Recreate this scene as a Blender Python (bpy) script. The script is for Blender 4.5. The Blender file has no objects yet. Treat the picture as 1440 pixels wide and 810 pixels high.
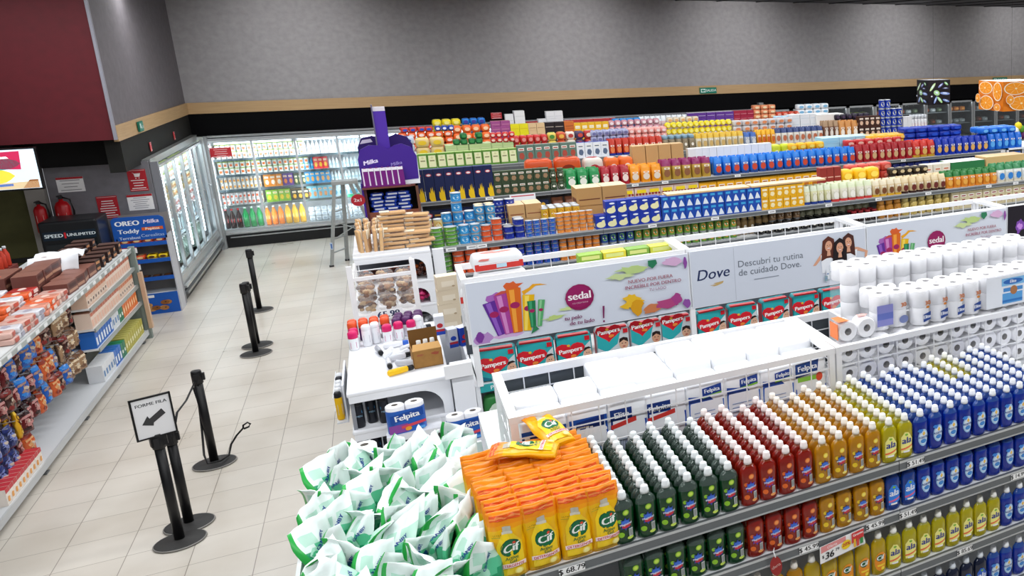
import bpy, math, random
from math import sin, cos, pi, sqrt, radians
from mathutils import Matrix, Vector
random.seed(7)
SC = bpy.context.scene
COL = SC.collection

# ------------------------------------------------------------------ camera
F, CX, CY = 1203.8754, 1319.2243, 329.4194      # focal length and principal point in px of a 1440x810 frame
CAMZ = 4.0
def _rot(a, b, c):
    return Matrix.Rotation(b, 3, 'Z') @ Matrix.Rotation(a, 3, 'X') @ Matrix.Rotation(c, 3, 'Z')
R = _rot(1.3485, -.5741, -.0059)
RT = R.transposed()
cam = bpy.data.cameras.new('camera'); camo = bpy.data.objects.new('camera', cam); COL.objects.link(camo)
camo.matrix_world = Matrix.Translation((0, 0, CAMZ)) @ R.to_4x4()
cam.sensor_width = 36; cam.lens = F / 1440 * 36
cam.shift_x = (720 - CX) / 1440; cam.shift_y = (CY - 405) / 1440
cam.clip_start = .05; cam.clip_end = 200
SC.camera = camo

# ------------------------------------------------------------------ light and exposure
SC.view_settings.view_transform = 'Standard'; SC.view_settings.look = 'None'
SC.view_settings.exposure = -.06; SC.view_settings.gamma = 1; SC.view_settings.use_curve_mapping = False
w = bpy.data.worlds.new('world'); SC.world = w; w.use_nodes = True
w.node_tree.nodes['Background'].inputs[0].default_value = (.93, .96, 1, 1)
w.node_tree.nodes['Background'].inputs[1].default_value = .28
def area(name, loc, rot, sx, sy, power, col=(1, 1, 1)):
    l = bpy.data.lights.new(name, 'AREA'); l.shape = 'RECTANGLE'; l.size = sx; l.size_y = sy; l.energy = power; l.color = col
    o = bpy.data.objects.new(name, l); o.location = loc; o.rotation_euler = rot; COL.objects.link(o); return o
for i, y in enumerate((1.2, 4.6, 8.0, 11.4, 14.8, 18.2)):
    area('ceiling_light_row', (5.0, y, 4.93), (0, 0, 0), 20, .35, 430, (.97, .985, 1))
for x in (-1.2, 3.9, 7.9, 12.6, 17):            # ceiling spots that wash the grey back wall
    l = bpy.data.lights.new('wall_washer', 'SPOT'); l.energy = 130; l.spot_size = radians(100); l.spot_blend = 1; l.shadow_soft_size = .25
    o = bpy.data.objects.new('wall_washer', l); o.location = (x, 19.9, 4.9); o.rotation_euler = (radians(72), 0, 0); COL.objects.link(o)

# ------------------------------------------------------------------ pixel -> world helpers (the photo read once, everything lands at its real place)
def _ray(x, y): return R @ Vector(((x - CX) / F, -(y - CY) / F, -1))
def at(x, y, X=None, Y=None, Z=None):
    d = _ray(x, y)
    t = X / d.x if X is not None else (Y / d.y if Y is not None else (Z - CAMZ) / d.z)
    return Vector((0, 0, CAMZ)) + d * t
def gx(px, Y, z):
    a = RT @ Vector((1, 0, 0)); b = RT @ Vector((0, Y, z - CAMZ)); k = px - CX
    return -(k * b.z + F * b.x) / (F * a.x + k * a.z)

def pxcol(x, y, z):
    v = RT @ Vector((x, y, z - CAMZ)); return CX - F * v.x / v.z

# ------------------------------------------------------------------ materials
_M = {}
def lin(h):
    h = h.lstrip('#'); h = h if len(h) == 6 else ''.join(q * 2 for q in h); c = [int(h[i:i + 2], 16) / 255 for i in (0, 2, 4)]
    return [v / 12.92 if v <= .04045 else ((v + .055) / 1.055) ** 2.4 for v in c] + [1]
def M(h, rough=.45, metal=0, alpha=1, emit=0, noise=0, coat=0, trans=0, spec=.5):
    k = (h, rough, metal, alpha, emit, noise, coat, trans, spec)
    if k in _M: return _M[k]
    m = bpy.data.materials.new('mat_' + h.strip('#')); m.use_nodes = True; nt = m.node_tree; b = nt.nodes['Principled BSDF']
    b.inputs['Base Color'].default_value = lin(h); b.inputs['Roughness'].default_value = rough; b.inputs['Metallic'].default_value = metal
    b.inputs['Alpha'].default_value = alpha; b.inputs['Coat Weight'].default_value = coat * .15; b.inputs['Specular IOR Level'].default_value = spec * .7
    b.inputs['Transmission Weight'].default_value = trans
    if emit:
        b.inputs['Emission Color'].default_value = lin(h); b.inputs['Emission Strength'].default_value = emit
    if noise:
        tc = nt.nodes.new('ShaderNodeTexCoord'); n = nt.nodes.new('ShaderNodeTexNoise'); n.inputs['Scale'].default_value = noise
        n.inputs['Detail'].default_value = 5
        mx = nt.nodes.new('ShaderNodeMix'); mx.data_type = 'RGBA'; mx.blend_type = 'MULTIPLY'; mx.inputs['Factor'].default_value = 1
        cr = nt.nodes.new('ShaderNodeValToRGB'); cr.color_ramp.elements[0].position = .3; cr.color_ramp.elements[1].position = .7
        cr.color_ramp.elements[0].color = (.82, .82, .82, 1); cr.color_ramp.elements[1].color = (1, 1, 1, 1)
        nt.links.new(tc.outputs['Object'], n.inputs['Vector']); nt.links.new(n.outputs['Fac'], cr.inputs['Fac'])
        mx.inputs[6].default_value = lin(h); nt.links.new(cr.outputs['Color'], mx.inputs[7]); nt.links.new(mx.outputs[2], b.inputs['Base Color'])
    _M[k] = m; return m
WHITE = '#f2f3f5'; SHELF = '#e9eaec'; STEEL = '#b4b8ba'; BLACK = '#0d0d10'
def shelfm(): return M('#e6e8ea', .4)
def railm(): return M('#6a6e71', .4, .2)
def wirem(): return M('#f0f0f2', .35)

# ------------------------------------------------------------------ mesh builder
class MB:
    def __init__(s): s.v = []; s.f = []; s.m = []; s.sm = []; s.mats = []
    def mi(s, m):
        if isinstance(m, str): m = M(m)
        if m not in s.mats: s.mats.append(m)
        return s.mats.index(m)
    def add(s, vs, fs, mat, smooth=False):
        b = len(s.v); s.v += [tuple(p) for p in vs]; i = s.mi(mat)
        for f in fs: s.f.append([b + k for k in f]); s.m.append(i); s.sm.append(smooth)
        return s
    def box(s, x0, x1, y0, y1, z0, z1, mat, top=None, T=None):
        vs = [(x, y, z) for x in (x0, x1) for y in (y0, y1) for z in (z0, z1)]
        if T: vs = [T @ Vector(p) for p in vs]
        s.add(vs, [(0, 1, 3, 2), (4, 6, 7, 5), (0, 4, 5, 1), (2, 3, 7, 6), (0, 2, 6, 4)], mat)
        s.add([vs[i] for i in (1, 5, 7, 3)], [(0, 1, 2, 3)], top or mat); return s
    def cbox(s, x0, x1, y0, y1, z0, z1, b, mat, smooth=False, puff=0, T=None, n=1):
        # soft-edged box: rounded-rectangle rings
        rings = []; k = 3
        for (dz, ins) in [(0, 1)] + [(1 - cos(i / k * pi / 2), 1 - sin(i / k * pi / 2)) for i in range(1, k)] + [(1, 0)]:
            rings.append((z0 + b * dz, ins * b))
        up = [(z1 - (z - z0), i) for z, i in reversed(rings)]
        if puff: rings += [(z0 + (z1 - z0) * .5, -puff)]
        rings += up; vs = []; m = 0
        for z, ins in rings:
            pts = []
            for (cx_, cy_, a0) in ((x1 - b, y1 - b, 0), (x0 + b, y1 - b, pi / 2), (x0 + b, y0 + b, pi), (x1 - b, y0 + b, 3 * pi / 2)):
                for j in range(3):
                    a = a0 + j * pi / 4; r = b - ins
                    pts.append((cx_ + r * cos(a), cy_ + r * sin(a), z))
            m = len(pts); vs += pts
        fs = []
        for i in range(len(rings) - 1):
            for j in range(m): fs.append((i * m + j, i * m + (j + 1) % m, (i + 1) * m + (j + 1) % m, (i + 1) * m + j))
        fs.append(tuple(reversed(range(m)))); fs.append(tuple(range(len(vs) - m, len(vs))))
        if T: vs = [T @ Vector(p) for p in vs]
        return s.add(vs, fs, mat, smooth)
    def lathe(s, prof, mats, n=14, sy=1, cx=0, cy=0, T=None):
        vs = []
        for r, z in prof:
            for j in range(n): a = 2 * pi * j / n; vs.append((cx + r * cos(a), cy + r * sy * sin(a), z))
        if T: vs = [T @ Vector(p) for p in vs]
        if not isinstance(mats, list): mats = [mats] * (len(prof) - 1)
        b = len(s.v); s.v += [tuple(p) for p in vs]
        for i in range(len(prof) - 1):
            mi = s.mi(mats[i]); flat = abs(prof[i][1] - prof[i + 1][1]) < 1e-5
            for j in range(n):
                k = (j + 1) % n
                s.f.append([b + i * n + j, b + i * n + k, b + (i + 1) * n + k, b + (i + 1) * n + j]); s.m.append(mi); s.sm.append(not flat)
        s.f.append([b + j for j in reversed(range(n))]); s.m.append(s.mi(mats[0])); s.sm.append(False)
        s.f.append([b + (len(prof) - 1) * n + j for j in range(n)]); s.m.append(s.mi(mats[-1])); s.sm.append(False)
        return s
    def tube(s, pts, r, mat, n=6, flat=1):
        pts = [Vector(p) for p in pts]; vs = []
        for i, p in enumerate(pts):
            d = (pts[min(i + 1, len(pts) - 1)] - pts[max(i - 1, 0)]).normalized()
            u = d.cross(Vector((0, 0, 1))); u = u.normalized() if u.length > 1e-4 else Vector((1, 0, 0)); w_ = d.cross(u)
            for j in range(n): a = 2 * pi * j / n + pi / 4; vs.append(p + u * (r * cos(a)) + w_ * (r * flat * sin(a)))
        fs = [(i * n + j, i * n + (j + 1) % n, (i + 1) * n + (j + 1) % n, (i + 1) * n + j) for i in range(len(pts) - 1) for j in range(n)]
        fs += [tuple(reversed(range(n))), tuple(range(len(vs) - n, len(vs)))]
        return s.add(vs, fs, mat, n > 5)
    def bar(s, a, b, r, mat, r2=None): return s.tube([a, b], r * 1.414, mat, 4)
    def prism(s, poly, fn, d0, d1, mat):      # poly in (a,b), fn(a,b,d)->xyz
        n = len(poly); vs = [fn(a, b, d0) for a, b in poly] + [fn(a, b, d1) for a, b in poly]
        fs = [tuple(range(n)), tuple(reversed(range(n, 2 * n)))] + [(i, i + n, (i + 1) % n + n, (i + 1) % n) for i in range(n)]
        return s.add(vs, fs, mat)
    def deform(s, fn, start=0):
        s.v[start:] = [tuple(fn(*p)) for p in s.v[start:]]; return s
    def mesh(s, name):
        me = bpy.data.meshes.new(name); me.from_pydata(s.v, [], s.f)
        for m in s.mats: me.materials.append(m)
        me.polygons.foreach_set('material_index', s.m); me.polygons.foreach_set('use_smooth', s.sm); me.update(); return me

# text: 2D triangles of the built-in font, cached
_T = {}
def text2d(t):
    if t in _T: return _T[t]
    c = bpy.data.curves.new('t', 'FONT'); c.body = t; c.resolution_u = 3; c.align_x = 'CENTER'; c.align_y = 'CENTER'; c.size = 1
    o = bpy.data.objects.new('t', c); COL.objects.link(o); bpy.context.view_layer.update()
    me = bpy.data.meshes.new_from_object(o.evaluated_get(bpy.context.evaluated_depsgraph_get()))
    vs = [(v.co.x, v.co.y) for v in me.vertices]; fs = [tuple(p.vertices) for p in me.polygons]
    bpy.data.objects.remove(o); bpy.data.curves.remove(c); bpy.data.meshes.remove(me)
    xs = [p[0] for p in vs] or [0]; wd = max(xs) - min(xs)
    _T[t] = (vs, fs, wd); return _T[t]
# printed marks: ('r',x0,z0,x1,z1,col) ('e',cx,cz,rx,rz,col[,rot]) ('p',[pts],col) ('t',text,cx,cz,size,col[,rot,shear,bold])
def decal(mb, shapes, fn, o0=.0008, do=.0005, rough=.4, fine=False):
    o = o0
    for s in shapes:
        k = s[0]
        if k == 'r': pts = [(s[1], s[2]), (s[3], s[2]), (s[3], s[4]), (s[1], s[4])]; c = s[5]
        elif k == 'e':
            a = s[6] if len(s) > 6 else 0
            pts = [(s[1] + s[3] * cos(t) * cos(a) - s[4] * sin(t) * sin(a), s[2] + s[3] * cos(t) * sin(a) + s[4] * sin(t) * cos(a)) for t in [2 * pi * i / 16 for i in range(16)]]; c = s[5]
        elif k == 'p': pts = s[1]; c = s[2]
        elif k == 't':
            vs, fs, wd = text2d(s[1]); a = s[6] if len(s) > 6 else 0; sh = s[7] if len(s) > 7 else 0; bold = s[8] if len(s) > 8 else 0
            for dx in ([0] if not bold else [-bold, bold]):
                q = [((x + y * sh + dx) * s[4], y * s[4]) for x, y in vs]
                q = [(s[2] + x * cos(a) - y * sin(a), s[3] + x * sin(a) + y * cos(a)) for x, y in q]
                mb.add([fn(x, y, o) for x, y in q], fs, M(s[5], rough)); o += do * .3
            o += do; continue
        if fine:          # rings towards the centre so the print follows a curved surface
            if len(pts) < 9:
                q = []
                for a, b in zip(pts, pts[1:] + pts[:1]): q += [(a[0] + (b[0] - a[0]) * t, a[1] + (b[1] - a[1]) * t) for t in (0, .25, .5, .75)]
                pts = q
            n = len(pts); mx = sum(a[0] for a in pts) / n; mz = sum(a[1] for a in pts) / n
            vs = [(mx + (a[0] - mx) * f, mz + (a[1] - mz) * f) for f in (1, .66, .33) for a in pts] + [(mx, mz)]
            fs = [(r_ * n + i, r_ * n + (i + 1) % n, (r_ + 1) * n + (i + 1) % n, (r_ + 1) * n + i) for r_ in range(2) for i in range(n)] + [(2 * n + i, 2 * n + (i + 1) % n, 3 * n) for i in range(n)]
            mb.add([fn(x, z, o) for x, z in vs], fs, M(c, rough)); o += do; continue
        mb.add([fn(x, z, o) for x, z in pts], [tuple(range(len(pts)))], M(c, rough)); o += do
    return mb
def front(d): return lambda x, z, o: (x, -d / 2 - o, z)
def leftside(w_): return lambda x, z, o: (-w_ / 2 - o, -x, z)
def topside(h): return lambda x, y, o: (x, y, h + o)
def blob(cx, cz, rx, rz, n=14, jag=.3, seed=1):
    r = random.Random(seed)
    return [(cx + rx * cos(2 * pi * i / n) * (1 - jag * r.random()), cz + rz * sin(2 * pi * i / n) * (1 - jag * r.random())) for i in range(n)]

# ------------------------------------------------------------------ objects
def obj(name, mb, parent=None, loc=(0, 0, 0), rz=0, label=None, cat=None, group=None, kind=None):
    me = mb.mesh(name) if isinstance(mb, MB) else mb
    o = bpy.data.objects.new(name, me); COL.objects.link(o); o.location = loc; o.rotation_euler = (0, 0, rz)
    if parent: o.parent = parent
    return tag(o, label, cat, group, kind)
def tag(o, label=None, cat=None, group=None, kind=None):
    for k, v in (('label', label), ('category', cat), ('group', group), ('kind', kind)):
        if v: o[k] = v
    return o
def thing(name, label, cat, loc=(0, 0, 0), rz=0, group=None):
    o = bpy.data.objects.new(name, None); COL.objects.link(o); o.location = loc; o.rotation_euler = (0, 0, rz)
    o.empty_display_size = .05
    return tag(o, label, cat, group)
def struct(name, mb, loc=(0, 0, 0)): return obj(name, mb, loc=loc, kind='structure')
def copy_tree(o, parent=None):
    c = o.copy(); COL.objects.link(c)
    if parent: c.parent = parent
    for ch in list(o.children): copy_tree(ch, c)
    return c
ORD = 'zeroth first second third fourth fifth sixth seventh eighth ninth tenth eleventh twelfth'.split()
def ordn(n):
    if n < len(ORD): return ORD[n]
    return str(n) + ('th' if 10 <= n % 100 <= 20 else {1: 'st', 2: 'nd', 3: 'rd'}.get(n % 10, 'th'))
class Kind:
    """one of a kind: the thing's own mesh and its part meshes; place() copies all of them"""
    def __init__(s, name, cat, mb, parts=()):
        s.name = name; s.cat = cat; s.me = mb.mesh(name); s.parts = [(n, p.mesh(n)) for n, p in parts]; s.first = None; s.kids = []
    def place(s, loc, rz=0, label=None, group=None, parts=True, rx=0, ry=0):
        if s.first is None or not parts:
            o = bpy.data.objects.new(s.name, s.me); COL.objects.link(o)
            if parts:
                for n, m in s.parts: c = bpy.data.objects.new(n, m); COL.objects.link(c); c.parent = o; s.kids.append(c)
                s.first = o
        else:
            o = s.first.copy(); COL.objects.link(o)
            for ch in s.kids: c = ch.copy(); COL.objects.link(c); c.parent = o
        o.location = loc; o.rotation_euler = (rx, ry, rz)
        for k in ('label', 'group'):
            if k in o: del o[k]
        return tag(o, label, s.cat, group)

# ================================================================== THE HALL
def tile_mat():
    m = bpy.data.materials.new('floor_tiles'); m.use_nodes = True; nt = m.node_tree; b = nt.nodes['Principled BSDF']
    tc = nt.nodes.new('ShaderNodeTexCoord'); mp = nt.nodes.new('ShaderNodeMapping'); mp.inputs['Location'].default_value = (1.27 + .44 * 20, .09, 0)
    br = nt.nodes.new('ShaderNodeTexBrick'); br.offset = 0; br.inputs['Scale'].default_value = 1
    br.inputs['Brick Width'].default_value = .44; br.inputs['Row Height'].default_value = .44; br.inputs['Mortar Size'].default_value = .0035
    br.inputs['Mortar Smooth'].default_value = .3
    br.inputs['Color1'].default_value = lin('#d8d2c8'); br.inputs['Color2'].default_value = lin('#d0c9be'); br.inputs['Mortar'].default_value = lin('#938b80')
    n = nt.nodes.new('ShaderNodeTexNoise'); n.inputs['Scale'].default_value = 1.3; n.inputs['Detail'].default_value = 6
    n2 = nt.nodes.new('ShaderNodeTexNoise'); n2.inputs['Scale'].default_value = 60
    cr = nt.nodes.new('ShaderNodeValToRGB'); cr.color_ramp.elements[0].color = (.84, .82, .79, 1); cr.color_ramp.elements[1].color = (1, 1, 1, 1)
    cr.color_ramp.elements[0].position = .3; cr.color_ramp.elements[1].position = .65
    mx = nt.nodes.new('ShaderNodeMix'); mx.data_type = 'RGBA'; mx.blend_type = 'MULTIPLY'; mx.inputs['Factor'].default_value = 1
    L = nt.links.new
    L(tc.outputs['Object'], mp.inputs['Vector']); L(mp.outputs[0], br.inputs['Vector']); L(tc.outputs['Object'], n.inputs['Vector'])
    L(n.outputs['Fac'], cr.inputs['Fac']); L(br.outputs['Color'], mx.inputs[6]); L(cr.outputs['Color'], mx.inputs[7]); L(mx.outputs[2], b.inputs['Base Color'])
    mr = nt.nodes.new('ShaderNodeMapRange'); mr.inputs['To Min'].default_value = .22; mr.inputs['To Max'].default_value = .4
    L(n.outputs['Fac'], mr.inputs['Value']); L(mr.outputs[0], b.inputs['Roughness'])
    return m
def wood_mat():
    m = bpy.data.materials.new('oak_band'); m.use_nodes = True; nt = m.node_tree; b = nt.nodes['Principled BSDF']
    tc = nt.nodes.new('ShaderNodeTexCoord'); mp = nt.nodes.new('ShaderNodeMapping'); mp.inputs['Scale'].default_value = (1, 1, 22)
    n = nt.nodes.new('ShaderNodeTexNoise'); n.inputs['Scale'].default_value = 2; n.inputs['Detail'].default_value = 6
    cr = nt.nodes.new('ShaderNodeValToRGB'); cr.color_ramp.elements[0].color = lin('#a5835b'); cr.color_ramp.elements[1].color = lin('#c6a679')
    L = nt.links.new; L(tc.outputs['Object'], mp.inputs['Vector']); L(mp.outputs[0], n.inputs['Vector']); L(n.outputs['Fac'], cr.inputs['Fac']); L(cr.outputs['Color'], b.inputs['Base Color'])
    b.inputs['Roughness'].default_value = .5; return m
WOOD = wood_mat()
struct('floor', MB().box(-12, 22, -3, 23, -.1, 0, tile_mat()))
struct('ceiling', MB().box(-12, 22, -3, 23, 5.02, 5.12, M('#3c3c40', .7)))
m = MB()
for i in range(24): m.box(-4 + 1.05 * i, -3.985 + 1.05 * i, 12, 22, 5.0, 5.02, '#16161a')
struct('trim_5', m)
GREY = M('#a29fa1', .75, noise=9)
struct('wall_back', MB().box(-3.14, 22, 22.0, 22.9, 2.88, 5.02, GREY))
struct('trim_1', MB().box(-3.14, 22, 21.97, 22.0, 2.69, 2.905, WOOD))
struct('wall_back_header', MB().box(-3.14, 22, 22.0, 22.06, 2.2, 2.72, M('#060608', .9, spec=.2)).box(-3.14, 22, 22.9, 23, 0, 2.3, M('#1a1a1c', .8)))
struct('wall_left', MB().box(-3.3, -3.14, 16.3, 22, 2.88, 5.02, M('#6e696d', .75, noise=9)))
struct('trim_2', MB().box(-3.16, -3.11, 16.3, 21.98, 2.69, 2.905, WOOD))
struct('wall_left_header', MB().box(-3.3, -3.13, 16.45, 22, 2.24, 2.71, M('#1c1c1a', .7, spec=.3)))
struct('wall_red', MB().box(-12, -3.3, 16.25, 16.32, 2.72, 5.02, M('#5c141e', .6, noise=9)).box(-3.3, -3.14, 16.25, 16.3, 2.72, 5.02, M('#5c141e', .6, noise=9)))
struct('trim_3', MB().box(-3.145, -3.115, 16.23, 16.3, 2.72, 5.02, M('#8e8e98', .5)))
struct('wall_partition', MB().box(-4.2, -3.05, 17.4, 17.46, 0, 2.28, M('#7c7a80', .7, noise=9)))
struct('wall_partition_header', MB().box(-12, -3.31, 17.3, 17.38, 2.28, 3.4, M('#08080a', .8)))
struct('trim_4', MB().box(-4.42, -4.22, 17.3, 17.46, 0, 2.9, M('#98948f', .6)))
struct('wall_olive', MB().box(-12, -4.42, 17.36, 17.46, 0, 2.9, M('#4f4e2c', .8, noise=9)).box(-12, -4.42, 17.34, 17.36, .93, 1.0, BLACK))

# chrome header line of the back cooler
struct('trim_6', MB().box(-2.9, 8.45, 21.9, 21.96, 2.22, 2.26, M('#a9abad', .3, .7)).box(-2.9, 8.45, 21.84, 21.96, 2.13, 2.17, M('#c9cbcd', .3, .5)))

# green exit signs and small red notices on the wood band
def exit_sign(X0, X1, z0, z1, Y, where):
    m = MB(); W, H = X1 - X0, z1 - z0
    m.box(-W / 2, W / 2, -.02, 0, 0, H, '#0f6e5a')
    decal(m, [('r', -W / 2 + .01, .01, W / 2 - .01, H - .01, '#0d7a63'), ('r', -W / 2 + .03, .03, -W / 2 + .15, H - .03, '#d5e8e0'),
              ('p', [(-W / 2 + .04, H / 2), (-W / 2 + .09, H / 2 + .04), (-W / 2 + .09, H / 2 + .015), (-W / 2 + .14, H / 2 + .015), (-W / 2 + .14, H / 2 - .015), (-W / 2 + .09, H / 2 - .015), (-W / 2 + .09, H / 2 - .04)], '#0d7a63'),
              ('t', 'SALIDA', .075, H / 2, W * .19, '#e6f2ee', 0, 0, .008)], lambda x, z, o: (x, -.02 - o, z), .002, .001)
    obj('exit_sign', m, None, ((X0 + X1) / 2, Y, z0), 0, f'green SALIDA exit sign with left arrow, {where}', 'exit sign', 'green exit signs')
exit_sign(6.95, 7.39, 2.71, 2.86, 21.965, 'in the middle of the long oak band')
exit_sign(16.28, 16.84, 2.71, 2.86, 21.965, 'on the oak band above the orange-slice cube')
m = MB().box(-.14, .14, -.02, 0, 0, .15, '#0f6e5a')
decal(m, [('r', -.13, .01, .13, .14, '#3a8b78'), ('r', -.1, .05, -.02, .12, '#d5e8e0'), ('t', 'SALIDA', .04, .06, .06, '#e6f2ee')], lambda x, z, o: (x, -.02 - o, z), .002, .001)
obj('exit_sign', m, None, (-3.1, 17.65, 2.72), pi / 2, 'small green exit sign on the oak band of the left wall', 'exit sign', 'green exit signs')
def notice(X0, X1, z0, z1, Y, col, lines, label, tcol='#f4e9e9', cart=False, txt=None, rz=0, X=None):
    m = MB(); W, H = X1 - X0, z1 - z0; m.box(-W / 2, W / 2, -.008, 0, 0, H, col)
    sh = []
    if col == '#f3f2f2': sh.append(('r', -W / 2, H * .86, W / 2, H, '#b3212b'))
    else: sh += [('r', -W * .46, H * .05, W * .46, H * .055 + .004, tcol), ('r', -W * .46, H * .95, W * .46, H * .95 + .004, tcol)]
    n = lines; r = random.Random(int(X0 * 100))
    top = .5 if cart else .78
    for i in range(n):
        zc = H * (top - (top - .14) * i / max(1, n - 1)); ww = W * r.uniform(.22, .4)
        sh.append(('r', -ww, zc - H * .018, ww, zc + H * .018, tcol))
    if cart:
        sh += [('p', [(-W * .25, H * .86), (-W * .17, H * .86), (-W * .12, H * .66), (W * .14, H * .66), (W * .2, H * .82), (-W * .13, H * .82)], tcol), ('e', -W * .07, H * .6, W * .035, W * .035, tcol), ('e', W * .1, H * .6, W * .035, W * .035, tcol)]
    decal(m, sh, lambda x, z, o: (x, -.008 - o, z), .001, .0005)
    return obj('notice_sign', m, None, ((X0 + X1) / 2, Y, z0) if X is None else (X, Y, z0), rz, label, 'notice')
notice(-4.09, -3.8, 1.9, 2.12, 17.4, '#f3f2f2', 4, 'white notice with red top strip beside the fire extinguisher', '#6a6a70')
notice(-3.31, -3.1, 1.84, 2.17, 17.4, '#b3202c', 4, 'red notice with a white shopping cart symbol on grey partition', cart=True)
notice(-3.71, -3.48, 1.46, 1.8, 17.4, '#b3202c', 7, 'square red notice with text lines above the dark drinks cooler')
notice(-3.37, -3.08, 1.55, 1.79, 17.4, '#f3f2f2', 6, 'white notice with small print below the red cart notice', '#9a9aa2')
notice(2.12, 2.34, 2.32, 2.46, 21.99, '#c8343a', 3, 'small red notice on the black band above the snack shelf')
notice(-2.9, -2.57, 1.83, 2.02, 21.93, '#c2222c', 4, 'red notice stuck on the glass of the back cooler')
for i, yy in enumerate((18.2, 20.2)):
    notice(-3.1, -3.0, 2.36, 2.5, yy, '#c8343a', 2, ('small red sticker on left black band, nearer one', 'small red sticker on left black band, farther one')[i], rz=pi / 2, X=-3.12)

# television
t = thing('television', 'flat television with bright yogurt advert hanging below the red wall', 'television', (-4.1, 15.9, 2.12))
p0 = at(0, 212, Y=15.9); p1 = at(49, 208, Y=15.9); p2 = at(57, 266, Y=15.9)
TW = p1.x + .55 - p0.x; t.location = (p1.x - TW / 2 + .01, 15.9, p2.z)
m = MB().cbox(-TW / 2, TW / 2, -.03, .05, 0, .56, .012, M('#0a0a0c', .3)); obj('frame', m, t)
m = MB().box(-TW / 2 + .02, TW / 2 - .02, -.034, -.031, .025, .54, M('#d8e6f2', .3, emit=.7))
def em(c, e=.8): return c
scr = MB()
for s_ in [('#c22a55', [(-.5, .33), (.33, .28), (.35, .52), (-.5, .5)]), ('#2aa7a0', blob(.08, .36, .26, .08, 12, .1)), ('#f1d648', blob(0, .2, .25, .1, 12, .15)), ('#d9c39a', [(-.53, .03), (.5, .03), (.5, .12), (-.53, .1)]), ('#2f6fd0', [(-.3, .055), (.2, .07), (.2, .1), (-.3, .09)]), ('#8b5a30', [(.3, .03), (.5, .03), (.5, .14), (.4, .14)])]:
    scr.add([(x * TW / 1.1, -.035, z) for x, z in s_[1]], [tuple(range(len(s_[1])))], M(s_[0], .3, emit=.7))
for i, (x, z) in enumerate(((-.4, .4), (.05, .42), (-.35, .26))): scr.add([(x - .12, -.036, z), (x + .12, -.036, z + .01), (x + .1, -.036, z + .035), (-.1 + x, -.036, z + .03)], [(0, 1, 2, 3)], M('#ffffff', .3, emit=.8))
sc_ = obj('screen', m, t); obj('picture', scr, sc_)
obj('ceiling_bracket', MB().tube([(0, .05, .3), (0, .12, .3), (0, .12, 2.9)], .025, BLACK, 8), t)

# fire extinguishers
def extinguisher(loc, s, label):
    t = thing('fire_extinguisher', label, 'fire extinguisher', loc)
    m = MB().lathe([(0, 0), (.075 * s, 0), (.085 * s, .02), (.085 * s, .42 * s), (.06 * s, .48 * s), (.025 * s, .5 * s), (.025 * s, .53 * s), (0, .53 * s)], M('#b3151c', .3), 18); obj('cylinder', m, t)
    m = MB(); decal(m, [('r', -.045 * s, .2 * s, .045 * s, .33 * s, '#e8e2d6')], lambda x, z, o: (x, -sqrt(.0855 ** 2 * s * s - x * x) - o, z), .001); obj('paper_label', m, t)
    m = MB().box(-.02, .02, -.03, .03, .53 * s, .57 * s, '#2a2a2a').box(-.015, .015, -.12, .02, .57 * s, .59 * s, '#202020'); obj('valve_handle', m, t)
    m = MB().tube([(.02, 0, .55 * s), (.1 * s, -.03, .52 * s), (.12 * s, -.03, .35 * s), (.1 * s, -.02, .15 * s)], .012, '#151515', 8); obj('hose', m, t)
    obj('wall_hook', MB().box(-.03, .03, .07, 17.4 - loc[1], .3 * s, .36 * s, '#777777'), t)
extinguisher((-4.05, 17.24, 1.3), 1, 'red fire extinguisher with a paper label on grey partition')
extinguisher((-4.28, 17.2, 1.36), .8, 'smaller red fire extinguisher on the pale post')
# dark energy-drink cooler
t = thing('drinks_cooler', 'black energy drink cooler with a lit red and white slogan', 'cooler', (-3.85, 16.72, 0))
obj('body', MB().cbox(-.3, .3, -.3, .3, 0, 1.62, .03, M('#101216', .35)), t)
m = MB(); decal(m, [('r', -.27, 1.36, .27, 1.48, '#0a2030'), ('t', 'SPEED', -.16, 1.42, .07, '#e8f2f6', 0, 0, .03), ('t', 'UNLIMITED', .12, 1.42, .058, '#e8f2f6', 0, 0, .02), ('r', -.055, 1.38, -.035, 1.46, '#d0202a')], lambda x, z, o: (x, -.3 - o, z), .002)
obj('slogan_strip', m, t)
obj('door', MB().box(-.26, .26, -.315, -.3, .15, 1.3, M('#1b2024', .15)), t)

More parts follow.
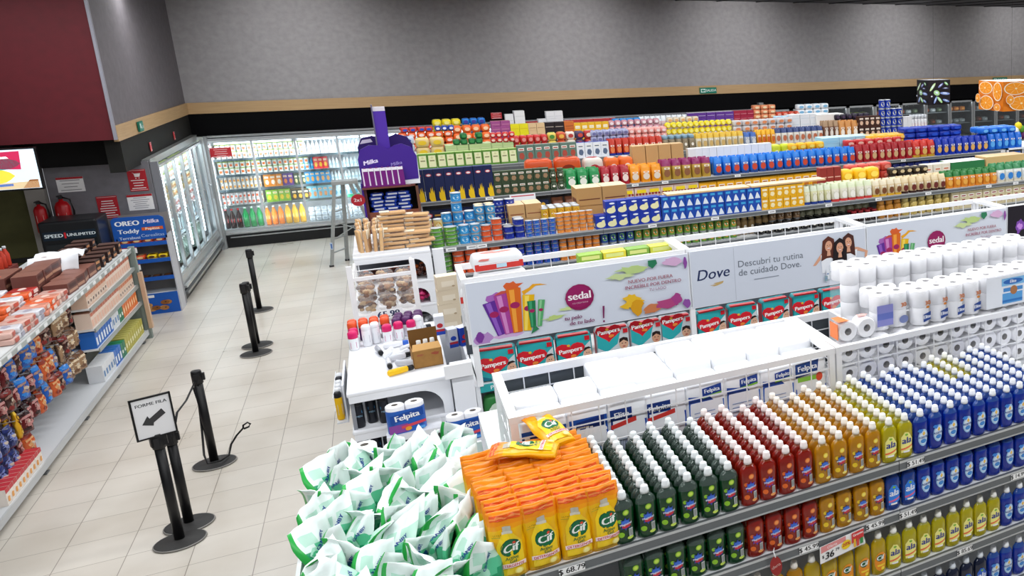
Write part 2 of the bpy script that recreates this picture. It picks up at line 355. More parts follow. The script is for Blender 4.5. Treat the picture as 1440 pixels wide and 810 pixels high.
# ------------------------------------------------------------------ cookie display stand
t = thing('cookie_display_stand', 'blue cardboard cookie stand with brand header beside the side cooler', 'display stand', (-3.22, 17.0, 0), 0)
W = .57; hW = W / 2; PAN = '#e8e8e8'; BLUE = '#1a56ae'
obj('side_panel', MB().box(hW - .015, hW, -.02, .33, 0, 1.2, '#b9bac0'), t)
obj('side_panel', MB().box(-hW, -hW + .015, -.02, .33, 0, 1.2, '#2456a0'), t)
obj('back_panel', MB().box(-hW, hW, .33, .345, 0, 1.5, '#8e8a88'), t)
m = MB(); HB = 1.16
m.prism([(-hW - .02, HB), (hW, HB), (hW, 1.47), (hW - .05, 1.51), (-hW + .02, 1.52), (-hW - .02, 1.48)], lambda a, b, d: (a, d, b), 0, -.02, BLUE)
decal(m, [('t', 'OREO', -.13, 1.42, .1, '#f4f6fa', 0, 0, .05), ('t', 'Milka', .14, 1.43, .085, '#e9dcf2', .05, .2, .03), ('r', .02, 1.3, .26, 1.345, '#d8602a'), ('t', 'Pepitos', .14, 1.32, .055, '#fff0dd', 0, 0, .02),
          ('t', 'Toddy', -.13, 1.3, .09, '#dfe6f4', 0, 0, .04), ('t', 'Cerealitas', .13, 1.22, .065, '#9db8e4', 0, 0, .02), ('t', 'Terrabusi', -.13, 1.2, .06, '#c9d6ee', 0, 0, .02)], lambda x, z, o: (x, -.02 - o, z), .002)
obj('header', m, t)
for z, c in ((1.06, BLUE), (.8, BLUE), (.52, BLUE)):
    tr = obj('tray', MB().box(-hW + .015, hW - .015, -.02, .32, z, z + .012, '#d7dbe2').box(-hW + .015, hW - .015, -.03, -.018, z, z + .06, c), t)
    mm = MB(); decal(mm, [('r', -.26, z - .09, -.08, z - .005, '#f2f0ee'), ('r', -.26, z - .012, -.08, z, '#b3212b')], lambda x, z, o: (x, -.03 - o, z), .001); obj('price_card', mm, tr)
m = MB().box(-hW + .015, hW - .015, -.03, -.015, 0, .32, BLUE)
sh = [('r', -.12, .26, 0, .3, '#f2f0ee')]
rr = random.Random(4)
for i in range(11): a = rr.uniform(-.2, .17); b = rr.uniform(.06, .2); sh += [('e', a, b, .05, .035, ('#a8713c', '#c48f55', '#8a5528')[i % 3]), ('e', a + .01, b + .005, .012, .009, '#4a2a14')]
decal(m, sh, lambda x, z, o: (x, -.03 - o, z), .001); obj('base_box', m, t)
obj('shelf_board', MB().box(-hW + .015, hW - .015, -.015, .32, .3, .315, '#e6e8ec'), t)
def cookie_pack(col, col2):
    m = MB().cbox(-.055, .055, -.09, .09, 0, .05, .018, M(col, .3), True)
    decal(m, [('e', 0, .02, .035, .018, col2)], lambda x, z, o: (x, -.09 - o, z), .001)
    decal(m, [('e', 0, 0, .035, .05, col2)], topside(.05), .001); return m
ck = [Kind('cookie_pack', 'cookies', cookie_pack('#d9532a', '#f0c890')), Kind('cookie_pack', 'cookies', cookie_pack('#e9c71e', '#5a3a1c')), Kind('cookie_pack', 'cookies', cookie_pack('#3a2418', '#7a4f2c'))]
for zi, (z, seq) in enumerate(((1.073, (0, 0, 0, 0)), (.813, (0, 0, 1, 1)), (.533, (2, 2, 2, 2)))):
    for i, s_ in enumerate(seq):
        for k in range(2 if zi < 2 else 1):
            ck[s_].place((-3.22 - .2 + .13 * i, 16.95 + .13, z + .051 * k), 0, f"{('orange', 'yellow', 'dark chocolate')[s_]} cookie pack on {('top', 'middle', 'bottom')[zi]} tray, {ordn(i + 1)} from left{', upper one' if k else ''}", 'cookie packs on the blue stand')

# ------------------------------------------------------------------ coolers
def glassm():
    if 'glass' in _M: return _M['glass']
    m = bpy.data.materials.new('door_glass'); m.use_nodes = True; nt = m.node_tree; nt.nodes.remove(nt.nodes['Principled BSDF'])
    o = nt.nodes['Material Output']; a = nt.nodes.new('ShaderNodeBsdfTransparent'); g = nt.nodes.new('ShaderNodeBsdfGlossy'); x = nt.nodes.new('ShaderNodeMixShader')
    a.inputs[0].default_value = (.93, .96, .97, 1); g.inputs['Roughness'].default_value = .03; x.inputs[0].default_value = .09
    nt.links.new(a.outputs[0], x.inputs[1]); nt.links.new(g.outputs[0], x.inputs[2]); nt.links.new(x.outputs[0], o.inputs[0]); _M['glass'] = m; return m
def alum(): return M('#b9bcbe', .35, .5)
# back cooler: five bays from the corner, carcass runs on behind the shelving
bx = [-2.93, -2.24, -1.54, -.82, -.42, .3]
zs = [.34, .82, 1.14, 1.44, 1.76]
t = thing('refrigerated_display_case', 'long bright refrigerated case along the back wall with yogurts and juices', 'refrigerator', (0, 22, 0))
X0, X1 = -2.93, 8.45
obj('base', MB().box(X0, X1, -.1, .7, 0, .26, M('#141416', .5)), t)
obj('bumper_rail', MB().bar((X0 + .1, -.12, .3), (X1, -.12, .3), .012, M('#d4d6d8', .25, .6)).bar((X0 + .1, -.12, .21), (X1, -.12, .21), .012, M('#a8aaac', .25, .6)), t)
obj('lower_frame', MB().box(X0, X1, -.1, -.02, .26, .36, alum()), t)
obj('carcass', MB().box(X0, X1, .68, .72, .26, 2.2, '#f4f7fa').box(X0, X0 + .03, -.06, .7, .26, 2.2, '#dfe3e6').box(X1 - .03, X1, -.06, .7, .26, 2.2, '#dfe3e6').box(X0, X1, -.04, .7, 2.12, 2.2, '#dfe3e6').box(X0, X1, -.02, .7, .26, .33, '#e8edf0'), t)
for z in zs[1:]:
    s_ = obj('shelf', MB().box(X0 + .03, X1 - .03, .12, .66, z - .02, z, '#e4e9ec'), t)
    obj('price_rail', MB().box(X0 + .03, X1 - .03, .105, .12, z - .04, z + .005, '#46565c' if z != .82 else '#56605c'), s_)
obj('price_rail', MB().box(-.8, .3, .09, .104, .8, .86, '#2f9f6c'), t)
for x in bx[:-1] + [1.0, 1.75, 2.5]:
    obj('door_mullion', MB().box(x - .018, x + .018, -.07, -.03, .34, 2.13, M('#cfd3d6', .4)), t)
obj('door_glass', MB().box(X0 + .03, .28, -.045, -.04, .36, 2.12, glassm()), t)
tb = MB()
for x0_, x1_ in ((X0 + .1, -1.6), (-1.5, -.1), (0, 3), (3.1, 8.3)): tb.box(x0_, x1_, .02, .05, 2.07, 2.1, M('#eaf6ff', .4, emit=7))
obj('light_tube', tb, t)
for x_ in (-2.9, -2.24, -1.54, -.82, -.3): area('cooler_light', (x_, 21.99, 1.2), (radians(90), 0, 0), .05, 1.6, 4.5, (.88, .96, 1))
area('cooler_light', (-1.3, 21.98, 2.06), (radians(-8), 0, 0), 3.2, .08, 24, (.88, .96, 1))
area('cooler_light', (-1.3, 22.02, .5), (radians(150), 0, 0), 3.2, .08, 7, (.88, .96, 1))
area('cooler_light', (4.4, 21.98, 2.06), (radians(-8), 0, 0), 8, .08, 40, (.88, .96, 1))

# left side cooler with glass doors
t = thing('glass_door_cooler', 'upright side cooler with lit glass doors along the left wall', 'refrigerator', (-3.0, 17.475, 0))
LY = 4.36
obj('carcass', MB().box(-.9, -.04, 0, .05, 0, 2.26, '#babdc2').box(-.9, -.04, LY, LY + .05, 0, 2.26, '#aeb1b4').box(-.92, -.88, 0, LY, 0, 2.26, '#eef2f4').box(-.9, -.04, 0, LY, 2.2, 2.3, M('#8f9290', .4, .4)).box(-.9, -.04, 0, LY, .1, .34, '#e6ebee'), t)
obj('end_post', MB().box(-.04, .06, LY - .1, LY + .03, 0, 2.26, alum()).box(.0, .1, LY - .02, LY + .06, 0, 2.26, M('#9ea1a2', .4, .3)), t)
obj('end_post', MB().box(-.04, .05, -.03, .05, 0, 2.26, M('#8d8f96', .4, .3)), t)
obj('base', MB().box(-.9, .02, .05, LY, 0, .1, '#19191b').box(-.05, .03, .05, LY, .3, .4, alum()), t)
obj('bumper_rail', MB().bar((.06, .1, .24), (.06, LY - .1, .24), .02, M('#c2c4c4', .3, .6)).bar((.06, .1, .14), (.06, LY - .1, .14), .02, M('#8d8f90', .3, .6)), t)
dn = 6; dw = (LY - .2) / dn
for i in range(dn):
    y0 = .08 + i * dw
    d_ = obj('door', MB().box(-.02, .02, y0, y0 + .03, .4, 2.18, alum()).box(-.02, .02, y0 + dw - .03, y0 + dw, .4, 2.18, alum()).box(-.02, .02, y0, y0 + dw, 2.14, 2.18, alum()).box(-.02, .02, y0, y0 + dw, .4, .44, alum()), t)
    obj('glass', MB().box(-.004, .004, y0 + .03, y0 + dw - .03, .44, 2.14, glassm()), d_)
    obj('handle', MB().tube([(.02, y0 + dw - .05, 1.05), (.06, y0 + dw - .05, 1.08), (.06, y0 + dw - .05, 1.32), (.02, y0 + dw - .05, 1.35)], .01, alum(), 6), d_)
    if i % 2 == 0:
        obj('light_tube', MB().box(-.09, -.06, y0 + dw - .02, y0 + dw + .02, .55, 2.1, M('#e8f6ff', .4, emit=6)), t)
for z in zs: obj('shelf', MB().box(-.85, -.14, .06, LY - .05, z - .02, z, '#dfe6ea'), t)
area('cooler_light', (-3.1, 19.6, 2.16), (0, radians(-12), 0), .08, 4, 22, (.88, .96, 1))
area('cooler_light', (-3.12, 19.6, .5), (0, radians(205), 0), .08, 4, 7, (.88, .96, 1))

# freezers with grey door frames at the right of the back wall
frz = [8.62, 9.45, 10.3, 11.18, 12.05, 12.93, 13.8, 14.67, 15.55, 16.43, 17.3, 18.15]
obj('cooler_post', MB().box(-.05, .07, -.05, .1, 0, 2.42, M('#9c9fa0', .35, .5)), None, (8.53, 21.87, 0), 0, 'grey metal post between open case and the row of freezers', 'post')
inner = ['#2e3432', '#3a2c24', '#26322c', '#3a4642', '#2b3328', '#3a302a', '#5a4a34', '#24302c', '#2b3328', '#30262e', '#2e3432']
for i in range(11):
    a, b = frz[i], frz[i + 1]; W = b - a
    t = thing('glass_door_freezer', f'upright freezer with grey door frame on back wall, {ordn(i + 1)} right of the metal post', 'freezer', ((a + b) / 2, 22, 0), 0, 'freezers along the back wall')
    obj('cabinet', MB().box(-W / 2, -W / 2 + .03, 0, .7, 0, 2.2, M('#3c3e40')).box(W / 2 - .03, W / 2, 0, .7, 0, 2.2, M('#3c3e40')).box(-W / 2, W / 2, .66, .7, 0, 2.2, M(inner[i])).box(-W / 2, W / 2, 0, .7, 2.17, 2.24, M('#77797a')).box(-W / 2, W / 2, 0, .7, 0, .3, '#202224'), t)
    d_ = obj('door', MB().box(-W / 2 + .01, -W / 2 + .06, -.03, 0, .3, 2.2, alum()).box(W / 2 - .06, W / 2 - .01, -.03, 0, .3, 2.2, alum()).box(-W / 2 + .01, W / 2 - .01, -.03, 0, 2.15, 2.2, alum()).box(-W / 2 + .01, W / 2 - .01, -.03, 0, .3, .36, alum()), t)
    obj('glass', MB().box(-W / 2 + .05, W / 2 - .05, -.015, -.01, .36, 2.15, glassm()), d_)
    for z in (1.1, 1.5, 1.86): obj('shelf', MB().box(-W / 2 + .03, W / 2 - .03, .1, .64, z - .015, z, '#8a9092'), t)
area('cooler_light', (13.4, 22.06, 2.12), (radians(-25), 0, 0), 9, .06, 16, (.95, .98, 1))

# ================================================================== SHELVING
def price_tag(mb, x, z, fn, txt=None, w_=.1, h_=.035):
    sh = [('r', x - w_ / 2, z - h_ / 2, x + w_ / 2, z + h_ / 2, '#f4f4f4')]
    if txt: sh.append(('t', txt, x, z, .034, '#17171a', 0, 0, .02))
    else: sh.append(('r', x - w_ * .3, z - .004, x + w_ * .35, z + .004, '#55565a'))
    return decal(mb, sh, fn, .0015, .0006)
def gondola(name, label, X0, X1, Y, zlist, depth, topdepth, tagsx=(), joints=(), endcol='#dfe1e4', hgt=None):
    t = thing(name, label, 'shelving unit', (0, Y, 0), 0, 'parallel shelving rows of the hall')
    zt = zlist[0]
    obj('spine_panel', MB().box(X0 + .02, X1 - .02, topdepth / 2 - .02, topdepth / 2 + .02, .05, zt - .02, M('#9b9ea2', .6)), t)
    obj('base', MB().box(X0, X1, .02, topdepth - .02, 0, .16, '#c9cbcf'), t)
    for x in (X0, X1 - .03): obj('end_panel', MB().box(x, x + .03, .02, topdepth - .02, .16, zt - .03, endcol), t)
    for i, z in enumerate(zlist):
        d = topdepth if i == 0 else depth
        s_ = obj('shelf', MB().box(X0, X1, .012, d, z - .028, z, shelfm()), t)
        r_ = MB(); xs = [X0] + [j for j in joints if X0 < j < X1] + [X1]
        for a, b in zip(xs, xs[1:]):
            r_.box(a + .002, b - .002, -.004, .012, z - .052, z + .004, railm()); r_.box(a + .002, b - .002, -.007, -.004, z - .008, z + .004, M('#c4c7c9', .3, .3)); r_.box(a + .002, b - .002, -.007, -.004, z - .052, z - .044, M('#b0b3b5', .3, .3))
        rr_ = obj('price_rail', r_, s_)
        for (x, txt, k) in tagsx:
            if k == i: obj('price_tag', price_tag(MB(), 0, 0, lambda a, b, o: (a, -.008 - o, b), txt), s_, (x, 0, z - .025))
    return t
# G1: detergents
z1 = [1.92, 1.645, 1.305, .96, .6]
j1 = [1.985, 3.8]
tg = [(at(1288, 652, Y=3.44).x, '$ 51.49', 0), (at(805, 805, Y=3.44).x, '$ 68.79', 0), (at(1277, 726, Y=3.44).x, '$ 51.49', 1), (at(1231, 742, Y=3.44).x, '$ 45.99', 1), (at(1138, 775, Y=3.44).x, '$ 45.99', 1), (at(1432, 668, Y=3.44).x, '$ 14.99', 1), (at(1357, 776, Y=3.44).x, '$ 85.69', 2)]
G1 = gondola('shelving_gondola', 'nearest shelving row full of bottled dish soap and detergent pouches', .26, 4.4, 3.45, z1, .5, 1.85, tg, j1)
# G2: nappies behind the banners
z2 = [1.50, 1.19, .85, .5]
t2 = thing('shelving_gondola', 'second shelving row carrying nappy packs below the shampoo banners', 'shelving unit', (0, 6.9, 0), 0, 'parallel shelving rows of the hall')
obj('spine_panel', MB().box(.36, 8, .8, .84, .05, 1.9, M('#4a5058', .6)), t2); obj('base', MB().box(.34, 8, .02, 1.6, 0, .16, '#c9cbcf'), t2)
obj('end_panel', MB().box(.345, .375, .0, .06, .16, 1.5, '#eceef2').box(.345, .365, .06, 1.6, .16, 1.5, '#e3e5e9'), t2)
obj('stile', MB().box(.2, .34, -.03, .02, .16, 1.72, '#e9ebf0').box(.16, .34, -.06, -.03, 1.62, 1.72, '#f0f1f4'), t2)
for i, z in enumerate(z2):
    s_ = obj('shelf', MB().box(.375, 8, .012, .8, z - .025, z, shelfm()), t2)
    obj('price_rail', MB().box(.375, 8, -.004, .012, z - .055, z + .003, '#2fa3a6' if i == 0 else railm()), s_)
    if i == 0:
        m = MB(); decal(m, [('t', 'Pampers', .52 + .9 * k, z - .026, .045, '#eef8f8', 0, 0, .02) for k in range(4)], lambda x, y, o: (x, -.006 - o, y), .0005); obj('strip_print', m, s_)
    else: obj('price_tag', price_tag(MB(), 0, 0, lambda a, b, o: (a, -.006 - o, b), '$ 79.99'), s_, (.48, 0, z - .027))

def cage(name, label, X0, X1, Y0, Y1, z0, z1_, n, group, front=True, wires_front=True):
    t = thing(name, label, 'wire cage', (0, 0, 0), 0, group); W = wirem(); r = .016
    obj('top_rail', MB().box(X0 - .02, X1 + .02, Y0 - r, Y0 + r, z1_ - .035, z1_, W).box(X0 - .02, X1 + .02, Y1 - r, Y1 + r, z1_ - .045, z1_, W).box(X0 - .02, X0 + .02, Y0, Y1, z1_ - .03, z1_ + .001, W).box(X1 - .02, X1 + .02, Y0, Y1, z1_ - .03, z1_ + .001, W), t)
    for x in (X0, X1):
        for y in (Y0, Y1): obj('post', MB().box(x - .017, x + .017, y - .014, y + .014, z0, z1_ - .03, W), t)
    k = int((X1 - X0) / .125); hz = [z0 + .03 + (z1_ - z0 - .06) * i / 3 for i in range(3)] if z1_ - z0 < .35 else [z0 + .03 + .115 * i for i in range(int((z1_ - z0) / .115))]
    for y, on in ((Y0, wires_front), (Y1, True)):
        if not on: continue
        m = MB()
        for i in range(1, k): x = X0 + (X1 - X0) * i / k; m.bar((x, y, z0), (x, y, z1_ - .02), .0028, W)
        for z in hz: m.bar((X0, y - .004, z), (X1, y - .004, z), .0028, W)
        obj('wire_mesh', m, t)
    for x in (X0, X1):
        m = MB(); kk = max(2, int((Y1 - Y0) / .12))
        for i in range(1, kk): y = Y0 + (Y1 - Y0) * i / kk; m.bar((x, y, z0), (x, y, z1_ - .02), .0028, W)
        for z in hz: m.bar((x, Y0, z), (x, Y1, z), .0028, W)
        obj('wire_mesh', m, t)
    return t
cage('wire_cage', 'white wire cage on nearest row holding paper towel packs', .345, 1.985, 4.2, 4.84, 1.922, 2.3, 0, 'white wire cages on the row tops')
cage('wire_cage', 'white wire cage on nearest row holding stacked toilet paper', 2.03, 3.72, 4.2, 4.84, 1.922, 2.3, 0, 'white wire cages on the row tops')
obj('divider_board', MB().box(.38, 3.7, 4.87, 4.89, 1.922, 2.24, M('#42484e', .6)), None, (0, 0, 0), 0, 'dark slate board standing behind the paper towel cage', 'board')
XB = [.36, 2.0, 3.66, 5.3, 6.95]
for i in range(4):
    nm = ['first', 'second', 'third', 'fourth'][i]
    c_ = cage('wire_cage', f'white wire cage on the nappy row, behind the {nm} banner from left', XB[i], XB[i + 1] - .045, 6.92, 7.42, 1.83, 2.33, 0, 'white wire cages on the row tops', wires_front=False)
    obj('wire_floor', MB().box(XB[i] + .01, XB[i + 1] - .03, 6.95, 7.4, 2.06, 2.07, wirem()) if False else (lambda m_: [m_.bar((XB[i], 6.95 + .075 * k, 2.05), (XB[i + 1] - .02, 6.95 + .075 * k, 2.05), .003, wirem()) for k in range(7)] and m_)(MB()), c_)
# posts carrying the cages down to the shelf
for i, x in enumerate(XB[:4]):
    obj('cage_upright', MB().box(-.02, .02, -.014, .02, 1.5, 1.83, '#f0f1f4'), None, (x if i else x + .02, 6.9, 0), 0, f'white upright between nappy packs, {ordn(i + 1)} from left', 'upright', 'white uprights on the nappy row')

# ------------------------------------------------------------------ banners
BG = '#d3d9e6'
def sedal(W, H):
    cx, cz = -W * .03, H * .53
    sh = [('r', -W / 2, 0, W / 2, H, BG)]
    sh += [('p', blob(-W * .46, H * .08, .09, .07, 14, .5, 3), '#b48ac6'), ('p', blob(-W * .35, H * .02 + .03, .14, .025, 12, .4, 5), '#cfa9d6'), ('p', blob(-W * .47, H * .12, .035, .05, 10, .5, 8), '#7a3a96')]
    fx = -W * .32                                                # fan of shampoo bottles
    def bott(x, w_, h_, a, c, c2, z0=.05):
        x = fx + (x - fx) * .72; w_ *= 1.05; h_ *= 1.04
        q = [(-w_ * .32, 0), (w_ * .32, 0), (w_ * .5, h_), (-w_ * .5, h_)]
        pt = lambda u, v: (x + u * cos(a) - v * sin(a), z0 + u * sin(a) + v * cos(a))
        return [('p', [pt(u, v) for u, v in q], c), ('p', [pt(u * .35 - w_ * .12, v * .96 + .004) for u, v in q], c2), ('e',) + pt(0, h_ * .62) + (w_ * .33, w_ * .25, '#a01f5c')]
    sh += [('p', blob(fx - .1, .33, .08, .07, 12, .5, 11), '#a765b8'), ('p', blob(fx + .01, .40, .09, .06, 14, .6, 2), '#d9602c'), ('p', blob(fx - .04, .36, .08, .04, 12, .5, 12), '#c65048'), ('p', [(fx + .08, .33), (fx + .13, .36), (fx + .17, .39), (fx + .25, .385), (fx + .2, .4), (fx + .15, .405), (fx + .12, .38), (fx + .07, .36)], '#e9a51f')]
    sh += bott(fx - .13, .09, .26, .22, '#5f2a92', '#8f5cc0') + bott(fx - .06, .09, .3, .1, '#a63f95', '#cf86c4') + bott(fx + .11, .08, .27, -.12, '#e6b40e', '#f4d75c') + bott(fx + .02, .095, .33, 0, '#d8681c', '#f0a03c') + bott(fx + .17, .055, .2, -.02, '#1d7a4c', '#3fa06e', .07) + bott(fx + .23, .045, .2, -.16, '#57a86a', '#8cc893', .07)
    sh += [('p', blob(fx + .28, .1 + .02, .12, .03, 22, .75, 6), '#b9cf7c'), ('p', blob(fx + .36, .17, .08, .02, 14, .7, 9), '#c8da96'), ('p', [(fx + .1, .02), (fx + .16, .05), (fx + .13, .09)], '#2c7f52')]
    sh += [('e', cx, cz, .105, .105, '#8a1553'), ('e', cx - .01, cz + .01, .09, .09, '#94195c'), ('t', 'sedal', cx, cz + .01, .085, '#f5eef2', 0, 0, .03), ('t', 'CO-CREATIONS', cx, cz - .045, .016, '#e0b8cc')]
    sh += [('t', 'tu pelo', cx - .06, cz - .155, .045, '#7a1f5a', 0, .1, .02), ('t', 'de tu lado', cx + .0, cz - .2, .045, '#7a1f5a', 0, .1, .02), ('p', [(cx + .16, cz - .1), (cx + .175, cz - .1), (cx + .165, cz - .2), (cx + .155, cz - .2)], '#7a1f5a'), ('e', cx + .16, cz - .225, .008, .008, '#7a1f5a')]
    tx = W * .32
    sh += [('t', 'NUEVO POR FUERA', tx - .02, H * .66, .04, '#a5626f', 0, 0, .015), ('t', 'INCREÍBLE POR DENTRO', tx + .0, H * .56, .04, '#9d4f66', 0, 0, .015), ('t', 'TU LADO', tx + .03, H * .47, .032, '#9d6a86')]
    sh += [('p', blob(W * .21, .14, .11, .08, 20, .6, 21), '#e8b92c'), ('p', blob(W * .23, .1, .07, .09, 16, .5, 24), '#d89b1a'), ('p', blob(W * .3, .06, .1, .05, 16, .5, 22), '#c97a4e'), ('p', blob(W * .38, .08, .12, .05, 16, .5, 23), '#b0457c'), ('p', blob(W * .43, .11, .06, .06, 14, .5, 27), '#a63f85'), ('p', blob(W * .48, .06, .04, .05, 12, .4, 25), '#8d4fa0')]
    sh += [('p', blob(W * .16, H * .78, .12, .035, 16, .6, 31), '#c5d69a'), ('p', blob(W * .22, H * .88, .14, .04, 16, .6, 32), '#b8cf86'), ('p', [(W * .3, H * .99), (W * .34, H * .99), (W * .345, H * .92), (W * .32, H * .84), (W * .3, H * .9)], '#2a7a56'), ('p', blob(W * .42, H * .92, .1, .05, 16, .45, 33), '#d6aed2'), ('p', blob(W * .485, H * .86, .02, .06, 12, .4, 34), '#8a4a9c')]
    c = lambda x, z: (max(-W / 2 + .004, min(W / 2 - .004, x)), max(.004, min(H - .004, z)))
    return [(s_[0], [c(*p) for p in s_[1]], s_[2]) if s_[0] == 'p' else s_ for s_ in sh]
def woman(x, z, s, hair, side):
    sk = '#d9a184'
    return [('p', [(x - .06 * s, z - .02), (x - .052 * s, z + .05 * s), (x, z + .085 * s), (x + .05 * s, z + .055 * s), (x + .06 * s, z - .03 * s), (x + .065 * s, z - .13 * s), (x + .02 * s, z - .1 * s), (x - .02 * s, z - .1 * s), (x - .07 * s, z - .12 * s)], hair),
            ('e', x, z, .032 * s, .045 * s, sk, -.1 * side), ('p', [(x - .012, z - .035), (x + .012, z - .035), (x + .02, z - .09), (x - .02, z - .09)], sk),
            ('e', x - .012, z + .008, .005, .0035, '#3a2418'), ('e', x + .013, z + .008, .005, .0035, '#3a2418'), ('e', x + .001, z - .005, .003, .007, '#c08a70'), ('e', x, z - .021, .013, .006, '#f2e6e2'), ('e', x, z - .026, .013, .003, '#b4494a')]
def dove(W, H):
    g = '#6d7480'; d = '#23305c'; sh = [('r', -W / 2, 0, W / 2, H, '#cfd5e2'), ('r', -W * .275, .01, -W * .272, H - .01, '#b4bac8')]
    sh += [('t', 'Dove', -W * .385, H * .56, .13, d, .02, .22, .012), ('p', [(-W * .4, H * .33), (-W * .37, H * .34), (-W * .34, H * .37), (-W * .335, H * .41), (-W * .36, H * .4), (-W * .39, H * .39), (-W * .375, H * .37), (-W * .41, H * .36), (-W * .385, H * .345)], '#c2a56e')]
    sh += [('t', 'Descubrí tu rutina', -W * .07, H * .66, .082, g), ('t', 'de cuidado Dove.', -W * .075, H * .5, .082, g), ('r', -W * .17, H * .335, -W * .03, H * .35, '#8d94a2')]
    wx = W * .33; sk = '#d9a184'
    sh += [('p', [(wx - .26, H * .42), (wx - .23, H * .42), (wx - .15, H * .58), (wx - .11, H * .6), (wx - .13, H * .68), (wx - .18, H * .62)], sk), ('p', [(wx + .12, H * .68), (wx + .2, H * .66), (wx + .3, H * .56), (wx + .29, H * .44), (wx + .265, H * .44), (wx + .27, H * .54), (wx + .18, H * .6), (wx + .1, H * .6)], sk)]
    sh += [('p', [(wx - .17, H * .25), (wx - .18, H * .6), (wx - .05, H * .62), (wx - .03, H * .25)], '#eceff6'), ('p', [(wx - .06, H * .2), (wx - .07, H * .52), (wx + .05, H * .52), (wx + .05, H * .2)], '#e6eaf3'), ('p', [(wx + .04, H * .22), (wx + .05, H * .6), (wx + .19, H * .62), (wx + .16, H * .22)], '#f0f2f8')]
    sh += woman(wx - .1, H * .76, 1.1, '#5c2e22', 1) + woman(wx + .1, H * .78, 1.05, '#4a2620', -1) + woman(wx + .01, H * .7, 1.1, '#1d1418', 0) + [('p', [(wx + .035, H * .68), (wx + .07, H * .64), (wx + .08, H * .42), (wx + .05, H * .4)], '#1d1418')]
    for k, (x, z, w_, h_, c) in enumerate(((-.12, .06, .03, .1, '#e9edf4'), (-.085, .06, .035, .13, '#dfe4ee'), (-.045, .06, .03, .11, '#eef1f7'), (0, .06, .05, .08, '#e3e8f1'), (.055, .06, .03, .12, '#dce2ee'), (-.14, .045, .03, .05, '#8ba5ae'))):
        sh += [('r', wx + x - w_ / 2, z, wx + x + w_ / 2, z + h_, c), ('e', wx + x, z + h_ * .5, w_ * .35, .008, '#7d93b8')]
    return sh
def nightb(W, H):
    sh = [('r', -W / 2, 0, W / 2, H, '#17121f'), ('p', blob(-W * .4, H * .55, .09, .1, 18, .65, 3), '#7a46a8'), ('p', blob(-W * .4, H * .55, .045, .05, 14, .6, 4), '#c58ae0'), ('p', blob(-W * .34, H * .45, .05, .03, 12, .5, 6), '#4a2a70'), ('t', 'Sedal', -W * .24, H * .42, .07, '#d9cfe6')]
    return sh
def banner(X0, X1, z0, z1_, shapes, label, grp='advert banners on the wire cages'):
    W, H = X1 - X0, z1_ - z0
    t = thing('advert_banner', label, 'banner', ((X0 + X1) / 2, 6.885, z0), 0, grp)
    obj('panel', MB().box(-W / 2, W / 2, -.004, .012, 0, H, M('#e9ecf2', .45)), t)
    obj('print', decal(MB(), shapes(W - .012, H - .01), lambda x, z, o: (x, -.004 - o, z + .005), .0006, .00035, .45), t)
banner(XB[0], XB[1] - .012, 1.82, 2.3, sedal, 'shampoo banner with magenta sedal disc, nearest at the left end')
banner(XB[1], XB[2] - .012, 1.82, 2.31, dove, 'pale Dove banner with three women in white tops')
banner(XB[2], XB[3] - .012, 1.82, 2.32, sedal, 'shampoo banner with sedal disc rising behind the toilet paper')
banner(XB[3], XB[4] - .012, 1.82, 2.33, nightb, 'dark banner with purple flower at the right edge')

# ------------------------------------------------------------------ near bottles
def bottle_kind(name, rx, ry, h, liquid, empty, capcol, lab, capname='cap', capr=.0185, caph=.034, fill=.72, shape=0):
    prof = [(rx * .72, 0), (rx * .93, h * .02), (rx, h * .08), (rx * (.97 if shape else .93), h * .3), (rx, h * .5), (rx, h * .64), (rx * .94, h * .74), (rx * .66, h * .81), (.017, h * .85), (.016, h * .87)]
    if shape == 1: prof = [(rx * .8, 0), (rx * .95, h * .02), (rx, h * .06), (rx * .9, h * .25), (rx * .96, h * .45), (rx, h * .58), (rx * .99, h * .68), (rx * .88, h * .76), (rx * .62, h * .815), (.017, h * .85), (.016, h * .87)]
    def build(mats): return prof, mats
    m = MB(); L = M(liquid, .08, coat=1, spec=.7, trans=.45); E_ = M(empty, .1, coat=1, trans=.5)
    m.lathe(prof, [L if p[1] < h * fill else E_ for p in prof[:-1]], 14, ry / rx)
    c = MB(); z = h * .86
    c.lathe([(capr, z), (capr, z + caph * .4), (capr * .9, z + caph * .5), (capr * .86, z + caph * .85), (capr * .6, z + caph), (0, z + caph)], M(capcol, .35), 10)
    def rad(z_):
        for (r0, a), (r1, b) in zip(prof, prof[1:]):
            if a <= z_ <= b: return r0 + (r1 - r0) * (z_ - a) / max(1e-6, b - a)
        return rx
    fn = lambda x, z_, o: (x, -(ry / rx) * sqrt(max(1e-6, rad(z_) ** 2 - x * x)) - o - .0006, z_)
    l = MB()
    # subdivide large shapes a little by using ellipses/polys only
    decal(l, lab(rx, h), fn, .0006, .0004, .3, True)
    return Kind(name, 'bottle', m, [(capname, c), ('label', l)]), Kind(name, 'bottle', m, [(capname, c)])
star = lambda cx, cz, r, n=10, k=.62: [(cx + r * (1 if i % 2 == 0 else k) * cos(pi / 2 + pi * i / n), cz + r * 1.15 * (1 if i % 2 == 0 else k) * sin(pi / 2 + pi * i / n)) for i in range(2 * n)]
